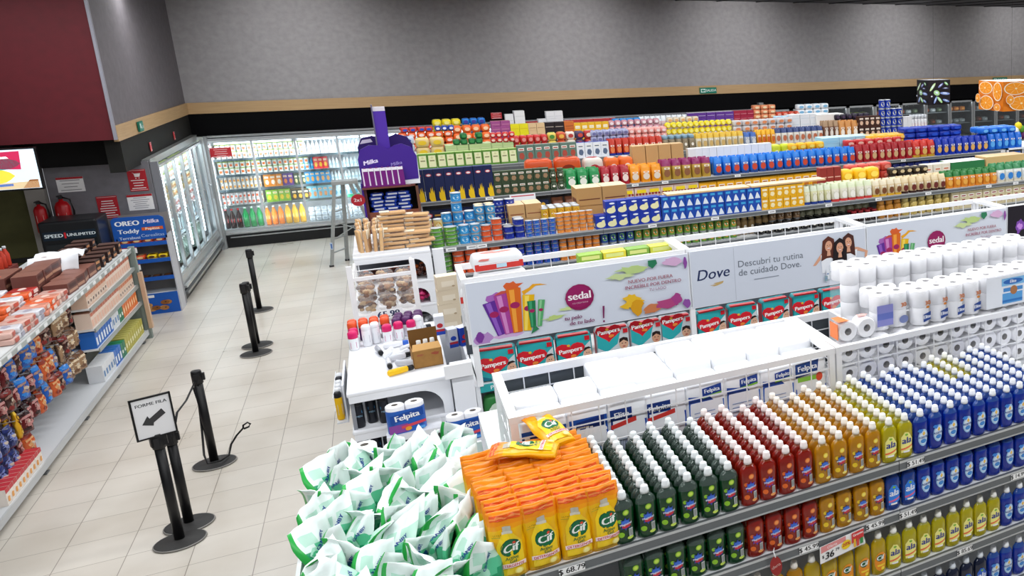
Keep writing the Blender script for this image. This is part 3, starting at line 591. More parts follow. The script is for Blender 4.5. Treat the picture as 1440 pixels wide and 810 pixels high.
def magistral(dot, dot2, body):
    def f(rx, h):
        return [('e', rx * .1, h * .62, rx * .3, h * .055, dot), ('e', rx * .1, h * .62, rx * .2, h * .035, dot2), ('e', -rx * .5, h * .47, rx * .2, h * .04, dot), ('e', -rx * .45, h * .2, rx * .28, h * .05, dot), ('e', rx * .35, h * .12, rx * .3, h * .03, dot2),
                ('p', star(-rx * .02, h * .4, rx * .62, 8), body), ('e', -rx * .02, h * .42, rx * .4, h * .06, '#3d6fd0'), ('e', rx * .05, h * .36, rx * .42, h * .035, '#c5303e', .15), ('t', 'Magistral', 0, h * .4, .0135, '#f2f4fa', .12, .1, .02),
                ('r', rx * .25, h * .15, rx * .62, h * .3, '#dfe4e2')] + [('r', rx * (.29 + .055 * i), h * .16, rx * (.315 + .055 * i), h * .29, '#3a4240') for i in range(6)]
    return f
def ala_l(bg, tx, band):
    def f(rx, h):
        return [('p', [(-rx * .72, h * .14), (rx * .75, h * .2), (rx * .8, h * .42), (rx * .2, h * .6), (-rx * .3, h * .62), (-rx * .72, h * .5)], bg), ('p', [(-rx * .72, h * .24), (rx * .76, h * .3), (rx * .76, h * .26), (-rx * .72, h * .2)], band),
                ('t', 'ala', rx * .0, h * .42, .05, tx, .05, .1, .03), ('e', -rx * .1, h * .56, rx * .2, h * .025, '#7fb93a'), ('r', -rx * .5, h * .15, rx * .3, h * .19, '#f2f2ee')]
    return f
def blue_l(rx, h):
    return [('e', rx * .1, h * .38, rx * .68, h * .2, '#9cc6ec'), ('e', rx * .1, h * .38, rx * .55, h * .165, '#d9e9f6'), ('p', [(rx * .15, h * .53), (rx * .35, h * .47), (rx * .15, h * .42), (-rx * .05, h * .47)], '#e8a02a'), ('p', [(rx * .15, h * .51), (rx * .28, h * .47), (rx * .15, h * .44), (rx * .02, h * .47)], '#f6d24a'),
            ('t', 'MAGISTRAL', rx * .1, h * .385, .0165, '#1c3f94', 0, 0, .03), ('e', rx * .1, h * .3, rx * .4, h * .05, '#3f86cf'), ('p', blob(-rx * .3, h * .55, rx * .4, h * .06, 12, .5, 4), '#3f86dd')]
def cif_b(rx, h):
    return [('p', blob(0, h * .33, rx * .82, h * .24, 16, .08, 2), '#e88e1e'), ('e', -rx * .1, h * .42, rx * .5, h * .085, '#0f5a38'), ('t', 'Cif', -rx * .08, h * .42, .036, '#f4f6f2', .05, .15, .04), ('r', -rx * .5, h * .22, rx * .5, h * .26, '#f4d23c'), ('e', rx * .2, h * .16, rx * .25, h * .04, '#f6d93a')]
BR, BD, BH = .0435, .0265, .236
K_GREEN, K_GREEN0 = bottle_kind('dish_soap_bottle', BR, BD, BH, '#0c4c26', '#5c6e66', '#e4e9ea', magistral('#8cbf30', '#c6dd5c', '#2c3f9c'), shape=1, fill=.6)
K_RED, K_RED0 = bottle_kind('dish_soap_bottle', BR, BD, BH, '#a8200e', '#b05a40', '#f0e4e2', magistral('#e0692a', '#f0a05a', '#4a3ab0'), shape=1, fill=.8)
K_AMB, K_AMB0 = bottle_kind('dish_soap_bottle', BR, BD, BH, '#d9990e', '#d2ac5c', '#f2ece2', magistral('#e8c62c', '#f4e070', '#3a2a5c'), shape=1, fill=.8)
K_YEL, K_YEL0 = bottle_kind('detergent_bottle', BR, BD, BH, '#d2c410', '#c8c870', '#f3f3ec', ala_l('#f3eb8c', '#1c2c8c', '#e8703c'), fill=.8)
K_BLU, K_BLU0 = bottle_kind('detergent_bottle', BR, BD, BH, '#0634b4', '#3a66c0', '#f3f6fa', blue_l, fill=.74)
K_ALAB, _a = bottle_kind('detergent_bottle', BR, BD, BH, '#0e43a6', '#3b66b8', '#f3f6fa', ala_l('#2f7fe0', '#f2f6ff', '#e0628a'), fill=.8)
K_DARK, _b = bottle_kind('detergent_bottle', BR, BD, BH, '#101c3e', '#22304f', '#dfe6ee', ala_l('#2f62c8', '#f2f6ff', '#e0628a'), fill=.8)
K_CIFB, _c = bottle_kind('detergent_bottle', BR, BD, BH, '#d9b80e', '#d6c050', '#f3f3ec', cif_b, fill=.8)
SP = (2.78 - .65) / 23
YF = 3.45
specs = [('green', K_GREEN, K_GREEN0, 6), ('red', K_RED, K_RED0, 4), ('amber', K_AMB, K_AMB0, 4), ('yellow', K_YEL, K_YEL0, 2), ('blue', K_BLU, K_BLU0, 10)]
rj = random.Random(5)
ci = 0
for nm, k1, k0, n in specs:
    for i in range(n):
        x = .655 + SP * ci; ci += 1
        nr = 11 if ci % 3 else 10
        for r_ in range(nr):
            y = YF + .035 + r_ * .0615
            if nm == 'blue' and i > 4 and r_ > 8 and False: continue
            kk, nn = (k1, nm)
            if nm == 'yellow' and r_ > 0 and False: pass
            if nm == 'blue' and i in (5, 6) and 6 <= r_: kk, nn = K_YEL, 'yellow'
            k = kk if r_ == 0 else {id(K_GREEN): K_GREEN0, id(K_RED): K_RED0, id(K_AMB): K_AMB0, id(K_YEL): K_YEL0, id(K_BLU): K_BLU0}[id(kk)]
            k.place((x + rj.uniform(-.0015, .0015), y + rj.uniform(-.0015, .0015), 1.9205), rj.uniform(-.05, .05),
                    f'{nn} dish detergent bottle on top shelf, {ordn(ci)} column from left, {"front row" if r_ == 0 else ordn(r_ + 1) + " row"}', f'{nm} detergent bottles on the top shelf')
low = {1: [('green', K_GREEN, 6), ('red', K_RED, 4), ('amber', K_AMB, 4), ('ala blue', K_ALAB, 2), ('blue', K_BLU, 10)],
       2: [('amber', K_AMB, 9), ('yellow cif', K_CIFB, 5), ('pale yellow ala', K_YEL, 8), ('blue', K_BLU, 4)],
       3: [('green', K_GREEN, 11), ('yellow cif', K_CIFB, 4), ('dark navy ala', K_DARK, 6), ('blue', K_BLU, 3)]}
for lv, sp in low.items():
    c = 0
    for nm, k, n in sp:
        for i in range(n):
            x = .655 + SP * c + .02; c += 1
            if lv == 1 and c == 3: pass
            if lv == 2 and x < 1.22 or lv == 3 and x < 2.0: continue
            for r_ in range(2 if lv < 3 else 1):
                if r_ == 1 and lv == 2: continue
                k.place((x + rj.uniform(-.002, .002), YF + .045 + .085 * r_, z1[lv] + .0005), rj.uniform(-.06, .06), f'{nm} bottle on {["", "second", "third", "fourth"][lv]} shelf down, {ordn(c)} from left, {"front" if r_ == 0 else "back"} row', f'bottles on the {["", "second", "third", "fourth"][lv]} shelf of the nearest row')
# promo price card and red tag
p = at(1185, 768, Y=3.43)
m = MB().box(-.12, .12, -.004, 0, -.045, .045, '#f3f1f0')
decal(m, [('p', [(-.115, .01), (.02, .02), (.02, .045), (-.115, .045)], '#e08f8f'), ('t', 'Oferta', -.055, .028, .02, '#fff3f3'), ('t', '$', -.105, -.012, .022, '#1a1a1c', 0, 0, .02), ('t', '36', -.07, -.015, .05, '#1a1a1c', 0, .1, .03), ('t', '79', -.028, -.003, .022, '#1a1a1c', 0, 0, .02), ('e', .02, 0, .026, .024, '#f2d01c'), ('t', '20%', .02, .002, .026, '#c0202a', 0, 0, .03), ('p', [(.05, -.01), (.117, .0), (.117, .045), (.05, .045)], '#d23b3b'), ('t', 'Gremio', .085, .03, .018, '#fff', 0, 0, .02),
          ('r', .06, -.035, .072, .01, '#e6b52a'), ('r', .076, -.035, .09, .012, '#d24b3b'), ('r', .095, -.03, .112, .002, '#3a8f4c'), ('r', -.1, -.04, .04, -.037, '#9a9a9e')], lambda x, z, o: (x, -.004 - o, z), .0008)
m.deform(lambda x, y, z: (x * cos(-.03) , y, z + x * .12))
obj('promotion_card', m, None, (p.x, 3.438, p.z), 0, 'white and red promotion card reading 36.79 below the amber bottles', 'price card')
p = at(1092, 797, Y=3.40)
m = MB().add([(x * .028, 0, z * .05) for x, z in [(cos(a), sin(a)) for a in [2 * pi * i / 16 for i in range(16)]]], [tuple(range(16))], '#a02c2c').add([(x * .028, .003, z * .05) for x, z in [(cos(a), sin(a)) for a in [2 * pi * i / 16 for i in range(16)]]], [tuple(reversed(range(16)))], '#a02c2c')
decal(m, [('t', 'oferta', 0, 0, .02, '#e8c0b8', .6)], lambda x, z, o: (x, -o, z)); m.tube([(0, 0, .045), (-.01, .01, .07), (-.01, .04, .07)], .003, WHITE, 6)
obj('shelf_tag', m, None, (p.x, 3.405, p.z), -.5, 'small red oval tag clipped to the shelf edge near the bottom', 'tag')

# ================================================================== POUCHES
def pouch(W, H, D, colf, shapes, seed=0, bend=0, twist=0, lean=0, nu=10, nv=16, wr=.006, belly=.35, tip=0):
    """standing pouch: deep bottom gusset, flat sealed top that flops by bend; colf(u,v,side)->colour"""
    r = random.Random(seed); ph = [r.uniform(0, 6.28) for _ in range(6)]
    def th(v): return D * (1 - v) ** (.55 if not tip else .8) * (.55 + .45 * min(1, v * 6 + .2)) + .006
    def surf(u, v, side, o=0):            # u -1..1
        e = (1 - abs(u) ** 3) ** .6
        t_ = th(v) * .5 * max(e, .06)
        w_ = wr * (sin(7 * v + ph[0] + 3 * u) * sin(5 * u + ph[1]) + .6 * sin(15 * v + ph[2] - 4 * u)) * min(1, v * 2)
        hw = W / 2 * (1 - .05 * (1 - v)) * (1 - .25 * abs(tip) * max(0, v - .8))
        x = hw * u; y = side * (t_ + o) + w_; z = H * v + tip * .16 * u * max(0, v - .7)
        # flop of the top
        if v > .55:
            k = (v - .55) / .45; y += bend * k * k * .16; z -= abs(bend) * k * k * .05; x, y = x * cos(twist * k) - (y) * sin(twist * k) * .6, y * cos(twist * k) + x * sin(twist * k)
        y += lean * z
        return (x, y, z)
    m = MB()
    for side in (-1, 1):
        idx = {}; b = len(m.v)
        for j in range(nv + 1):
            for i in range(nu + 1): m.v.append(surf(-1 + 2 * i / nu, j / nv, side)); idx[i, j] = b + j * (nu + 1) + i
        for j in range(nv):
            for i in range(nu):
                q = [idx[i, j], idx[i + 1, j], idx[i + 1, j + 1], idx[i, j + 1]]
                m.f.append(q if side < 0 else q[::-1]); m.m.append(m.mi(colf((i + .5) / nu * 2 - 1, (j + .5) / nv, side))); m.sm.append(True)
        if side < 0: f0 = [idx[i, 0] for i in range(nu + 1)]; e0 = [(idx[0, j], idx[nu, j]) for j in range(nv + 1)]; t0 = [idx[i, nv] for i in range(nu + 1)]
        else: f1 = [idx[i, 0] for i in range(nu + 1)]; e1 = [(idx[0, j], idx[nu, j]) for j in range(nv + 1)]; t1 = [idx[i, nv] for i in range(nu + 1)]
    for i in range(nu):
        m.f.append([f0[i + 1], f0[i], f1[i], f1[i + 1]]); m.m.append(m.mi(colf(0, 0, 1))); m.sm.append(False)
        m.f.append([t0[i], t0[i + 1], t1[i + 1], t1[i]]); m.m.append(m.mi(colf(0, 1, 1))); m.sm.append(False)
    for j in range(nv):
        m.f.append([e0[j][0], e0[j + 1][0], e1[j + 1][0], e1[j][0]]); m.m.append(m.mi(colf(-1, j / nv, 1))); m.sm.append(False)
        m.f.append([e0[j + 1][1], e0[j][1], e1[j][1], e1[j + 1][1]]); m.m.append(m.mi(colf(1, j / nv, 1))); m.sm.append(False)
    d = MB(); decal(d, shapes, lambda x, z, o: surf(max(-.98, min(.98, x / (W / 2))), max(0, min(1, z / H)), -1, o), .002, .0006, .3, True)
    return m, d, surf
ORG, YEL = M('#ee8a12', .3, coat=.3), M('#efb60c', .3, coat=.3)
def cif_pouch(seed, bend, twist, lean=0):
    W, H, D = .13, .285, .052
    cf = lambda u, v, s_: ORG if v > .82 else (M('#f09c10', .3, coat=.3) if v > .74 or abs(u) > .93 else YEL)
    sh = [('r', -.055, .25, .055, .272, '#e2531a'), ('p', [(-.055, .255), (-.03, .262), (0, .254), (.03, .263), (.055, .256), (.055, .262), (.03, .269), (0, .26), (-.03, .268), (-.055, .262)], '#f08a4a'),
          ('r', -.014, .205, .016, .225, '#b9b3a4'), ('r', -.018, .195, .02, .206, '#cfc9b8'), ('p', [(-.02, .196), (.022, .196), (.05, .15), (.055, .02), (-.045, .02), (-.042, .15)], '#f4cd22'),
          ('e', .008, .135, .038, .038, '#0d5a38'), ('e', .008, .135, .034, .034, '#11683f'), ('t', 'Cif', .008, .132, .048, '#f4f7f2', .06, .15, .04), ('e', .022, .155, .006, .006, '#e5482a'),
          ('t', 'Active', .008, .092, .019, '#14663e', .08, .1, .02), ('t', 'Gel', .012, .078, .019, '#14663e', .08, .1, .02), ('r', -.05, .054, .058, .071, '#f6dede'), ('t', 'DETERGENTE', .004, .062, .0155, '#c62f2c', 0, 0, .02),
          ('e', .03, .035, .016, .014, '#f0d86a'), ('e', .03, .035, .011, .01, '#f8ec9c'), ('t', 'ULTRA', -.035, .2, .01, '#8a7a1a'), ('r', -.055, .19, -.025, .192, '#8a9a2a'), ('t', '450 ml', -.02, .014, .009, '#8a6a1a')]
    m, d, _ = pouch(W, H, D, cf, sh, seed, bend, twist, lean)
    return m, d
CK = []
for i, (b_, tw) in enumerate(((.1, 0), (.05, .05), (.25, -.06), (.35, .05), (.15, -.04))):
    m, d = cif_pouch(i + 3, b_, tw, 0); CK.append(Kind('detergent_pouch', 'pouch', m, [('print', d)]))
rp = random.Random(11)
n_ = 0
for r_ in range(11):
    for c in range(4):
        x = .215 + .122 * c + rp.uniform(-.008, .008) - .004 * r_; y = 3.49 + .0605 * r_
        k = CK[0 if r_ == 0 else rp.choice((0, 1, 2, 4, 1))]
        if r_ == 0: k = CK[(0, 1, 0, 1)[c]]
        k.place((x, y, 1.921), rp.uniform(-.12, .12) if r_ else (-.05, .02, -.03, .04)[c], f'yellow and orange detergent pouch standing, {ordn(c + 1)} from left in {"front row" if r_ == 0 else ordn(r_ + 1) + " row"}', 'yellow detergent refill pouches', parts=r_ < 5)
for i, (x, y, z, rz, rx, s_) in enumerate(((.36, 4.02, 2.215, 1.25, 1.4, 0), (.52, 4.1, 2.2, .35, 1.25, 1)) ):
    CK[s_].place((x + (.12 if i == 0 else 0), y - .12, z), rz, 'yellow detergent pouch lying on the heap, ' + ['sideways with logo up at the back', 'nearest the towel packs', 'at the back left corner'][i], 'yellow detergent refill pouches', rx=-rx if i else -rx)

# white and green softener bags in the end bin
def soft_pouch(seed, bend, twist, tip):
    W, H, D = .15, .36, .075; r = random.Random(seed)
    wht, mint, grn, edge = M('#e9f3f1', .28, coat=.35), M('#bfe3d4', .28, coat=.35), M('#1f9c6c', .3, coat=.35), M('#2fae4c', .3)
    def cf(u, v, s_):
        if u < -.84: return edge if v > .3 else grn
        if v < .64 + .06 * sin(u * 3 + seed): return grn
        if (v < .73 and u > -.1): return M('#5cc295', .3, coat=.3)
        if .9 > v > .72 and (-.6 < u < -.05 or (seed % 2 and u > .3)): return mint
        return wht
    sh = [('p', blob(-.02, .225, .045, .035, 14, .35, seed), '#a9dcc6'), ('p', blob(-.035, .235, .022, .014, 10, .4, seed + 1), '#4db888'), ('t', 'GRANBY', .01, .27, .02, '#1d3f94', .6 + .3 * (seed % 3), 0, .04), ('e', -.03, .2, .012, .014, '#2a5fae'),
          ('p', [(.045, .155), (.075, .165), (.06, .13)], '#2a5fae'), ('p', [(-.03, .15), (-.012, .158), (-.02, .135)], '#1d3f94'), ('p', [(.0, .14), (.016, .148), (.012, .128)], '#1d3f94')]
    for i in range(7): a, b = r.uniform(-.05, .06), r.uniform(.05, .19); sh += [('p', blob(a, b, .018, .016, 10, .3, seed + i), '#c3cf3c'), ('e', a, b, .005, .005, '#8a9a1c')]
    m, d, _ = pouch(W, H, D, cf, sh, seed, bend, twist, 0, 10, 16, .011, tip=tip)
    return m, d
SK = []
for i, (b_, tw, tp_) in enumerate(((.25, .4, .9), (-.35, -.4, -.7), (.7, .5, 1.1), (.4, -.8, .5), (-.2, .9, -1), (.1, -.2, .8), (-.6, .5, -.6))):
    m, d = soft_pouch(31 + i, b_, tw, tp_); SK.append(Kind('softener_pouch', 'pouch', m, [('print', d)]))
t = thing('promotion_bin', 'white end bin at the near row holding the softener pouches', 'bin', (-.12, 4.1, 0))
obj('tray', MB().box(-.4, .36, -1.05, .85, 1.74, 1.78, shelfm()), t)
obj('side_wall', MB().box(-.4, -.385, -1.05, .85, 1.78, 1.9, '#e6e8ea').box(-.385, .36, .835, .85, 1.78, 1.9, '#e6e8ea'), t)
for x in (-.37, .33):
    for y in (-1.0, .8): obj('leg', MB().box(x - .02, x + .02, y - .02, y + .02, 0, 1.74, '#d0d2d4'), t)
rq = random.Random(23)
for r_ in range(2, 16):
    for c in range(5):
        x = -.42 + .125 * c + (.045 if r_ % 2 else 0) + rq.uniform(-.015, .015); y = 3.12 + .105 * r_ + rq.uniform(-.02, .02)
        if x > .15: continue
        SK[rq.randrange(7)].place((x, y, 1.781), rq.choice((-.6, -.3, .1, .4, .7, -.9, 1.1)) + rq.uniform(-.2, .2), f'white and green softener pouch, {ordn(c + 1)} from left in {ordn(r_ - 1)} row from the front', 'softener pouches in the end bin')

# ================================================================== PAPER GOODS
def towel_pack(W, D, H, brand, seed, lay):
    m = MB().cbox(-W / 2, W / 2, -D / 2, D / 2, 0, H, .018, M('#eff1f5', .3, coat=.2), True, puff=.003)
    if lay == 0: sh = [('r', -W * .47, .02, W * .47, H * .85, '#1b4fa8'), ('p', [(-W * .35, H * .45), (-W * .3, H * .8), (W * .4, H * .85), (W * .36, H * .45)], '#14307c'), ('t', brand, .01, H * .62, .085, '#f6f7fb', 0, .2, .04), ('p', [(-W * .1, .02), (W * .3, .02), (W * .25, H * .35), (W * .05, H * .38)], '#2f86d2')]
    elif lay == 1: sh = [('r', -W * .47, H * .04, W * .47, H * .62, '#1c4aa8'), ('r', -W * .46, H * .5, W * .1, H * .86, '#14347c'), ('t', brand, -W * .17, H * .76, .042, '#f6f7fb', .05, 0, .03), ('p', [(-W * .46, H * .62), (W * .2, H * .7), (W * .2, H * .62), (-W * .46, H * .55)], '#d23a34'), ('r', -W * .3, H * .12, W * .05, H * .4, '#d8e0f0')] + [('r', -W * .28 + .008 * i, H * .15, -W * .28 + .008 * i + .003, H * .36, '#2a3a6a') for i in range(int(W * .3 / .008))]
    elif lay == 2: sh = [('r', -W * .46, H * .04, W * .46, H * .66, '#1f62c0'), ('p', [(-W * .46, H * .66), (W * .2, H * .66), (W * .1, H * .74), (-W * .46, H * .8)], '#2a50a8'), ('r', -W * .38, H * .1, W * .38, H * .56, '#e6ebf6'), ('p', [(-W * .1, H * .76), (W * .4, H * .8), (W * .4, H * .94), (-W * .1, H * .9)], '#1b3f94'), ('p', [(-W * .1, H * .76), (W * .4, H * .8), (W * .4, H * .77), (-W * .1, H * .73)], '#7fbf3a'), ('t', brand, W * .15, H * .85, .032, '#f2f6fb', .05, 0, .03)] + [('r', -W * .34, H * (.15 + .07 * i), W * .2, H * (.165 + .07 * i), '#8fa0c4') for i in range(6)] + [('e', W * .28, H * .3, W * .08, H * .08, '#9aa4ce')]
    else: sh = [('r', -W * .46, H * .05, W * .46, H * .5, '#1f55b8'), ('e', W * .1, H * .45, W * .3, H * .22, '#3f9ade'), ('p', [(-W * .46, H * .7), (W * .2, H * .75), (W * .25, H * .98), (-W * .46, H * .95)], '#1b3f84'), ('t', brand, -W * .1, H * .86, .045, '#f6f7fb', .05, 0, .03), ('r', -W * .4, H * .62, W * .3, H * .7, '#8cc84a'), ('e', W * .25, H * .66, W * .1, H * .08, '#e0523a')]
    d = decal(MB(), sh, lambda x, z, o: (x, -D / 2 - o, z), .0012, .0006)
    return m, d
xs = [(.385, .60, 'Elite', 0), (.61, .80, 'Elite', 0), (.81, .99, 'Felpita', 1), (1.0, 1.215, 'Felpita', 1), (1.225, 1.435, 'Felpita', 2), (1.445, 1.65, 'Felpita', 2), (1.66, 1.86, 'Felpita', 2), (1.865, 2.07, 'Felpita', 3)]
xs[2] = (.81, 1.0, 'Elite', 1)
xs = [(a * .945 + .004, b * .945 + .012, c, d) for a, b, c, d in xs]
lbl = ['Elite pack at far left of cage', 'Elite pack, second', 'pack, third', 'Felpita pack with barcode, fourth', 'Felpita pack, fifth', 'white-panelled pack, sixth', 'white-panelled pack, seventh', 'pack with green strip at right end']
for i, (a, b, br, lay) in enumerate(xs):
    W = b - a
    for r_, D in enumerate((.195, .195, .19)):
        if i < 2 and r_ == 2: continue
        m, d = towel_pack(W, D, .32 + (.045 if r_ and i > 3 else .02 if r_ else 0) + .006 * ((i * 7 + r_ * 3) % 3), br, i, lay)
        Kind('paper_towel_pack', 'paper towels', m, [('print', d)] if r_ == 0 else []).place(((a + b) / 2, 4.325 + .2 * r_, 1.923), 0, f'white and blue {lbl[i]} from left, {"front" if r_ == 0 else "middle" if r_ == 1 else "back"} row' if 'from' not in lbl[i] and 'at' not in lbl[i] else f'white and blue {lbl[i]}, {"front" if r_ == 0 else "middle" if r_ == 1 else "back"} row', 'paper towel packs in the left cage')
m = MB().cbox(-.13, .13, -.09, .09, 0, .05, .015, M('#f0f2f6', .3), True)
decal(m, [('r', -.06, -.08, .1, .07, '#1f78cc'), ('r', .0, -.02, .05, .05, '#e9a88a')], topside(.05), .001)
p = at(775, 562, Z=2.19); obj('napkin_pack', m, None, (.53, 4.72, 2.125), .1, 'flat blue and white napkin pack lying in the left back corner of the cage', 'napkins')
obj('napkin_pack', MB().cbox(-.13, .13, -.07, .08, 0, .2, .015, M('#f0f2f6', .3), True), None, (.53, 4.72, 1.923), 0, 'white napkin pack below the flat blue one at the cage back', 'napkins')

# toilet rolls
def roll_mb(r=.052, h=.1, axis='Y', n=16, c='#f4f4f7', core='#8b857e'):
    m = MB(); W = M(c, .8); I = M(core, .9)
    m.lathe([(r * .36, 0), (r * .92, 0), (r, .006), (r, h - .006), (r * .92, h), (r * .36, h)], W, n)
    m.f = m.f[:-2]; m.m = m.m[:-2]; m.sm = m.sm[:-2]
    m.lathe([(r * .36, h), (r * .34, h - .03), (r * .34, .03), (r * .36, 0)], I, n); m.f = m.f[:-2]; m.m = m.m[:-2]; m.sm = m.sm[:-2]
    m.lathe([(.001, h * .5), (r * .35, h * .5)], I, n)
    if axis == 'Y': m.deform(lambda x, y, z: (x, z - h / 2, y + r))
    return m
RY = roll_mb(.0605, axis='Y').mesh('roll'); RZ = roll_mb(.0605, .11, axis='Z', core='#bab7b8').mesh('roll')
def film(): 
    if 'film' in _M: return _M['film']
    m = bpy.data.materials.new('clear_film'); m.use_nodes = True; nt = m.node_tree; nt.nodes.remove(nt.nodes['Principled BSDF']); o = nt.nodes['Material Output']
    a = nt.nodes.new('ShaderNodeBsdfTransparent'); g = nt.nodes.new('ShaderNodeBsdfPrincipled'); x = nt.nodes.new('ShaderNodeMixShader'); g.inputs['Roughness'].default_value = .15; g.inputs['Base Color'].default_value = (.9, .91, .95, 1)
    x.inputs[0].default_value = .13; nt.links.new(a.outputs[0], x.inputs[1]); nt.links.new(g.outputs[0], x.inputs[2]); nt.links.new(x.outputs[0], o.inputs[0]); _M['film'] = m; return m
def lying_pack(loc, nx, nz, label, orange=False):
    t = thing('toilet_paper_pack', label, 'toilet paper', loc, 0, 'toilet paper packs in the right cage')
    for i in range(nx):
        for k in range(nz):
            o = bpy.data.objects.new('roll', RY); COL.objects.link(o); o.parent = t; o.location = ((i - (nx - 1) / 2) * .1235, 0, k * .122)
    w_, h_ = nx * .1235, nz * .122
    m = MB().cbox(-w_ / 2 - .003, w_ / 2 + .003, -.055, .055, -.001, h_ + .004, .03, film(), True)
    if orange: decal(m, [('p', [(-w_ * .5 + .0, -.05), (-w_ * .2, -.05), (-w_ * .3, .05), (-w_ * .5, .05)], '#ef7a2c'), ('p', blob(w_ * .2, .0, w_ * .2, .03, 12, .5, 3), '#eaa8a0')], topside(h_ + .003), .002); m.box(-w_ / 2 - .006, -w_ / 2 - .003, -.05, .05, .02, h_ - .01, '#ef7a2c')
    obj('wrapper', m, t)
k = 0
for a, nx in ((2.05, 3), (2.43, 2), (2.685, 3), (3.06, 3), (3.435, 2)):
    k += 1
    for tier in range(3):
        lying_pack((a + nx * .06175, 4.275, 1.925 + tier * .126), nx, 1, f'toilet paper pack lying with roll ends forward, {ordn(k)} from left, {("lowest", "middle", "upper")[tier]} tier')
lying_pack((2.05 + .125, 4.28, 1.925 + .378), 2, 1, 'toilet paper pack with orange printed end at the left of the cage', True)
def upright_pack(loc, nx, ny, nz, label, pr=None):
    t = thing('toilet_paper_pack', label, 'toilet paper', loc, 0, 'toilet paper packs in the right cage')
    for i in range(nx):
        for j in range(ny):
            for k in range(nz):
                if k < nz - 1 and 0 < j: continue
                o = bpy.data.objects.new('roll', RZ); COL.objects.link(o); o.parent = t; o.location = ((i - (nx - 1) / 2) * .1215, (j - (ny - 1) / 2) * .1215, k * .11)
    w_, d_, h_ = nx * .1215, ny * .1215, nz * .11
    obj('wrapper', MB().cbox(-w_ / 2 - .002, w_ / 2 + .002, -d_ / 2 - .002, d_ / 2 + .002, -.001, h_ + .003, .035, film(), True), t)
    if pr: m = MB(); decal(m, pr(w_, h_), lambda x, z, o: (x, -d_ / 2 - .003 - o, z), .0006); obj('print', m, t)
prA = lambda w_, h_: [('p', [(-w_ * .05, .02), (w_ * .38, .035), (w_ * .38, .085), (-w_ * .05, .07)], '#27468f'), ('t', 'Elite', w_ * .16, .053, .03, '#f4f6fb', .1, .1, .03), ('t', '30', w_ * .2, .14, .038, '#c9702c', .1, 0, .05), ('e', w_ * .2, .115, w_ * .1, .008, '#d8883a')]
prB = lambda w_, h_: [('r', -w_ * .45, .03, w_ * .0, .16, '#8e8fd0'), ('r', -w_ * .45, .07, w_ * .0, .11, '#6a78c4'), ('t', '30', w_ * .3, .14, .038, '#c9702c', .1, 0, .05), ('e', w_ * .3, .05, w_ * .13, .025, '#7a86b8')]
prC = lambda w_, h_: [('r', -w_ * .45, .005, w_ * .45, h_ - .01, '#edf0f6'), ('r', -w_ * .1, .02, w_ * .35, .09, '#5aa3de'), ('r', -w_ * .1, .03, w_ * .35, .045, '#2f78c4'), ('r', -w_ * .08, .1, w_ * .35, .125, '#4a90d2'), ('e', w_ * .15, .105, w_ * .08, .03, '#b0764a'), ('r', -w_ * .12, .14, w_ * .38, .19, '#7fbce8'), ('e', w_ * .13, .165, w_ * .22, .018, '#2b68b8'), ('t', 'Elite', w_ * .13, .165, .03, '#f4f6fb', 0, .1, .03)]
zt = 2.305
upright_pack((2.44, 4.40, zt), 2, 2, 2, 'upright toilet paper pack with pale violet print, at the left end', prB)
for i, x in enumerate((2.63, 2.756, 2.882, 3.008)): upright_pack((x, 4.35, zt), 1, 2, 2, f'narrow upright Elite toilet paper pack, {ordn(i + 1)} right of the violet one', prA)
upright_pack((3.26, 4.35, zt + .01), 3, 2, 2, 'wide upright toilet paper pack with sky blue Elite print', prC)
upright_pack((3.632, 4.35, zt + .01), 3, 2, 2, 'upright toilet paper pack at the right edge of the picture', prC)
for i, x in enumerate((2.39, 2.64, 2.89, 3.14, 3.39, 3.64)):
    y = 4.665; z = zt
    obj('cardboard_case', MB().box(-.118, .118, -.13, .16, 0, z - 1.924 - .001, '#e4e4e8').box(-.118, .118, -.13, .16, z - 1.926, z - 1.9245, '#ececf0'), None, (x, y, 1.923), 0, f'plain white case under the back toilet paper stacks, {ordn(i + 1)} from left', 'box', 'cases under the toilet paper')
    upright_pack((x, y + .02, z), 2, 2, 3, f'tall toilet paper stack in the back row, {ordn(i + 1)} from left')

# felpita kitchen rolls on the end unit
def felpita(loc, rz, label):
    t = thing('kitchen_roll_pack', label, 'kitchen roll', loc, rz, 'Felpita kitchen roll packs')
    for s_ in (-1, 1):
        obj('roll', roll_mb(.058, .2, 'Z', 18), t, (s_ * .059, 0, 0))
    m = MB(); r = .0595
    def ring(k, off):
        pts = []
        for i in range(9): a = pi + pi / 2 * i / 8; pts.append((-.059 + r * cos(a), r * sin(a)))
        for i in range(9): a = 3 * pi / 2 + pi / 2 * i / 8; pts.append((.059 + r * cos(a), r * sin(a)))
        return pts
    pts = ring(0, 0)
    b = len(m.v); n = len(pts)
    m.add([(x, y, z) for z in (.002, .17) for x, y in pts], [(i, i + 1, n + i + 1, n + i) for i in range(n - 1)], M('#2a62bc', .3, coat=.3), True)
    decal(m, [('r', -.115, .01, .0, .07, '#8c4a9c'), ('p', [(-.1, .14), (.1, .165), (.1, .11), (-.1, .085)], '#1f4a9c'), ('t', 'Felpita', 0, .12, .058, '#f6f7fb', .1, 0, .04), ('p', [(-.04, .055), (.11, .075), (.11, .055), (-.04, .035)], '#d84a5a'), ('e', .0, .03, .02, .015, '#e8a02c'), ('r', .05, .01, .1, .03, '#5aa0e0')], lambda x, z, o: (x, -r - .001 - o, z), .0008)
    obj('wrapper', m, t)

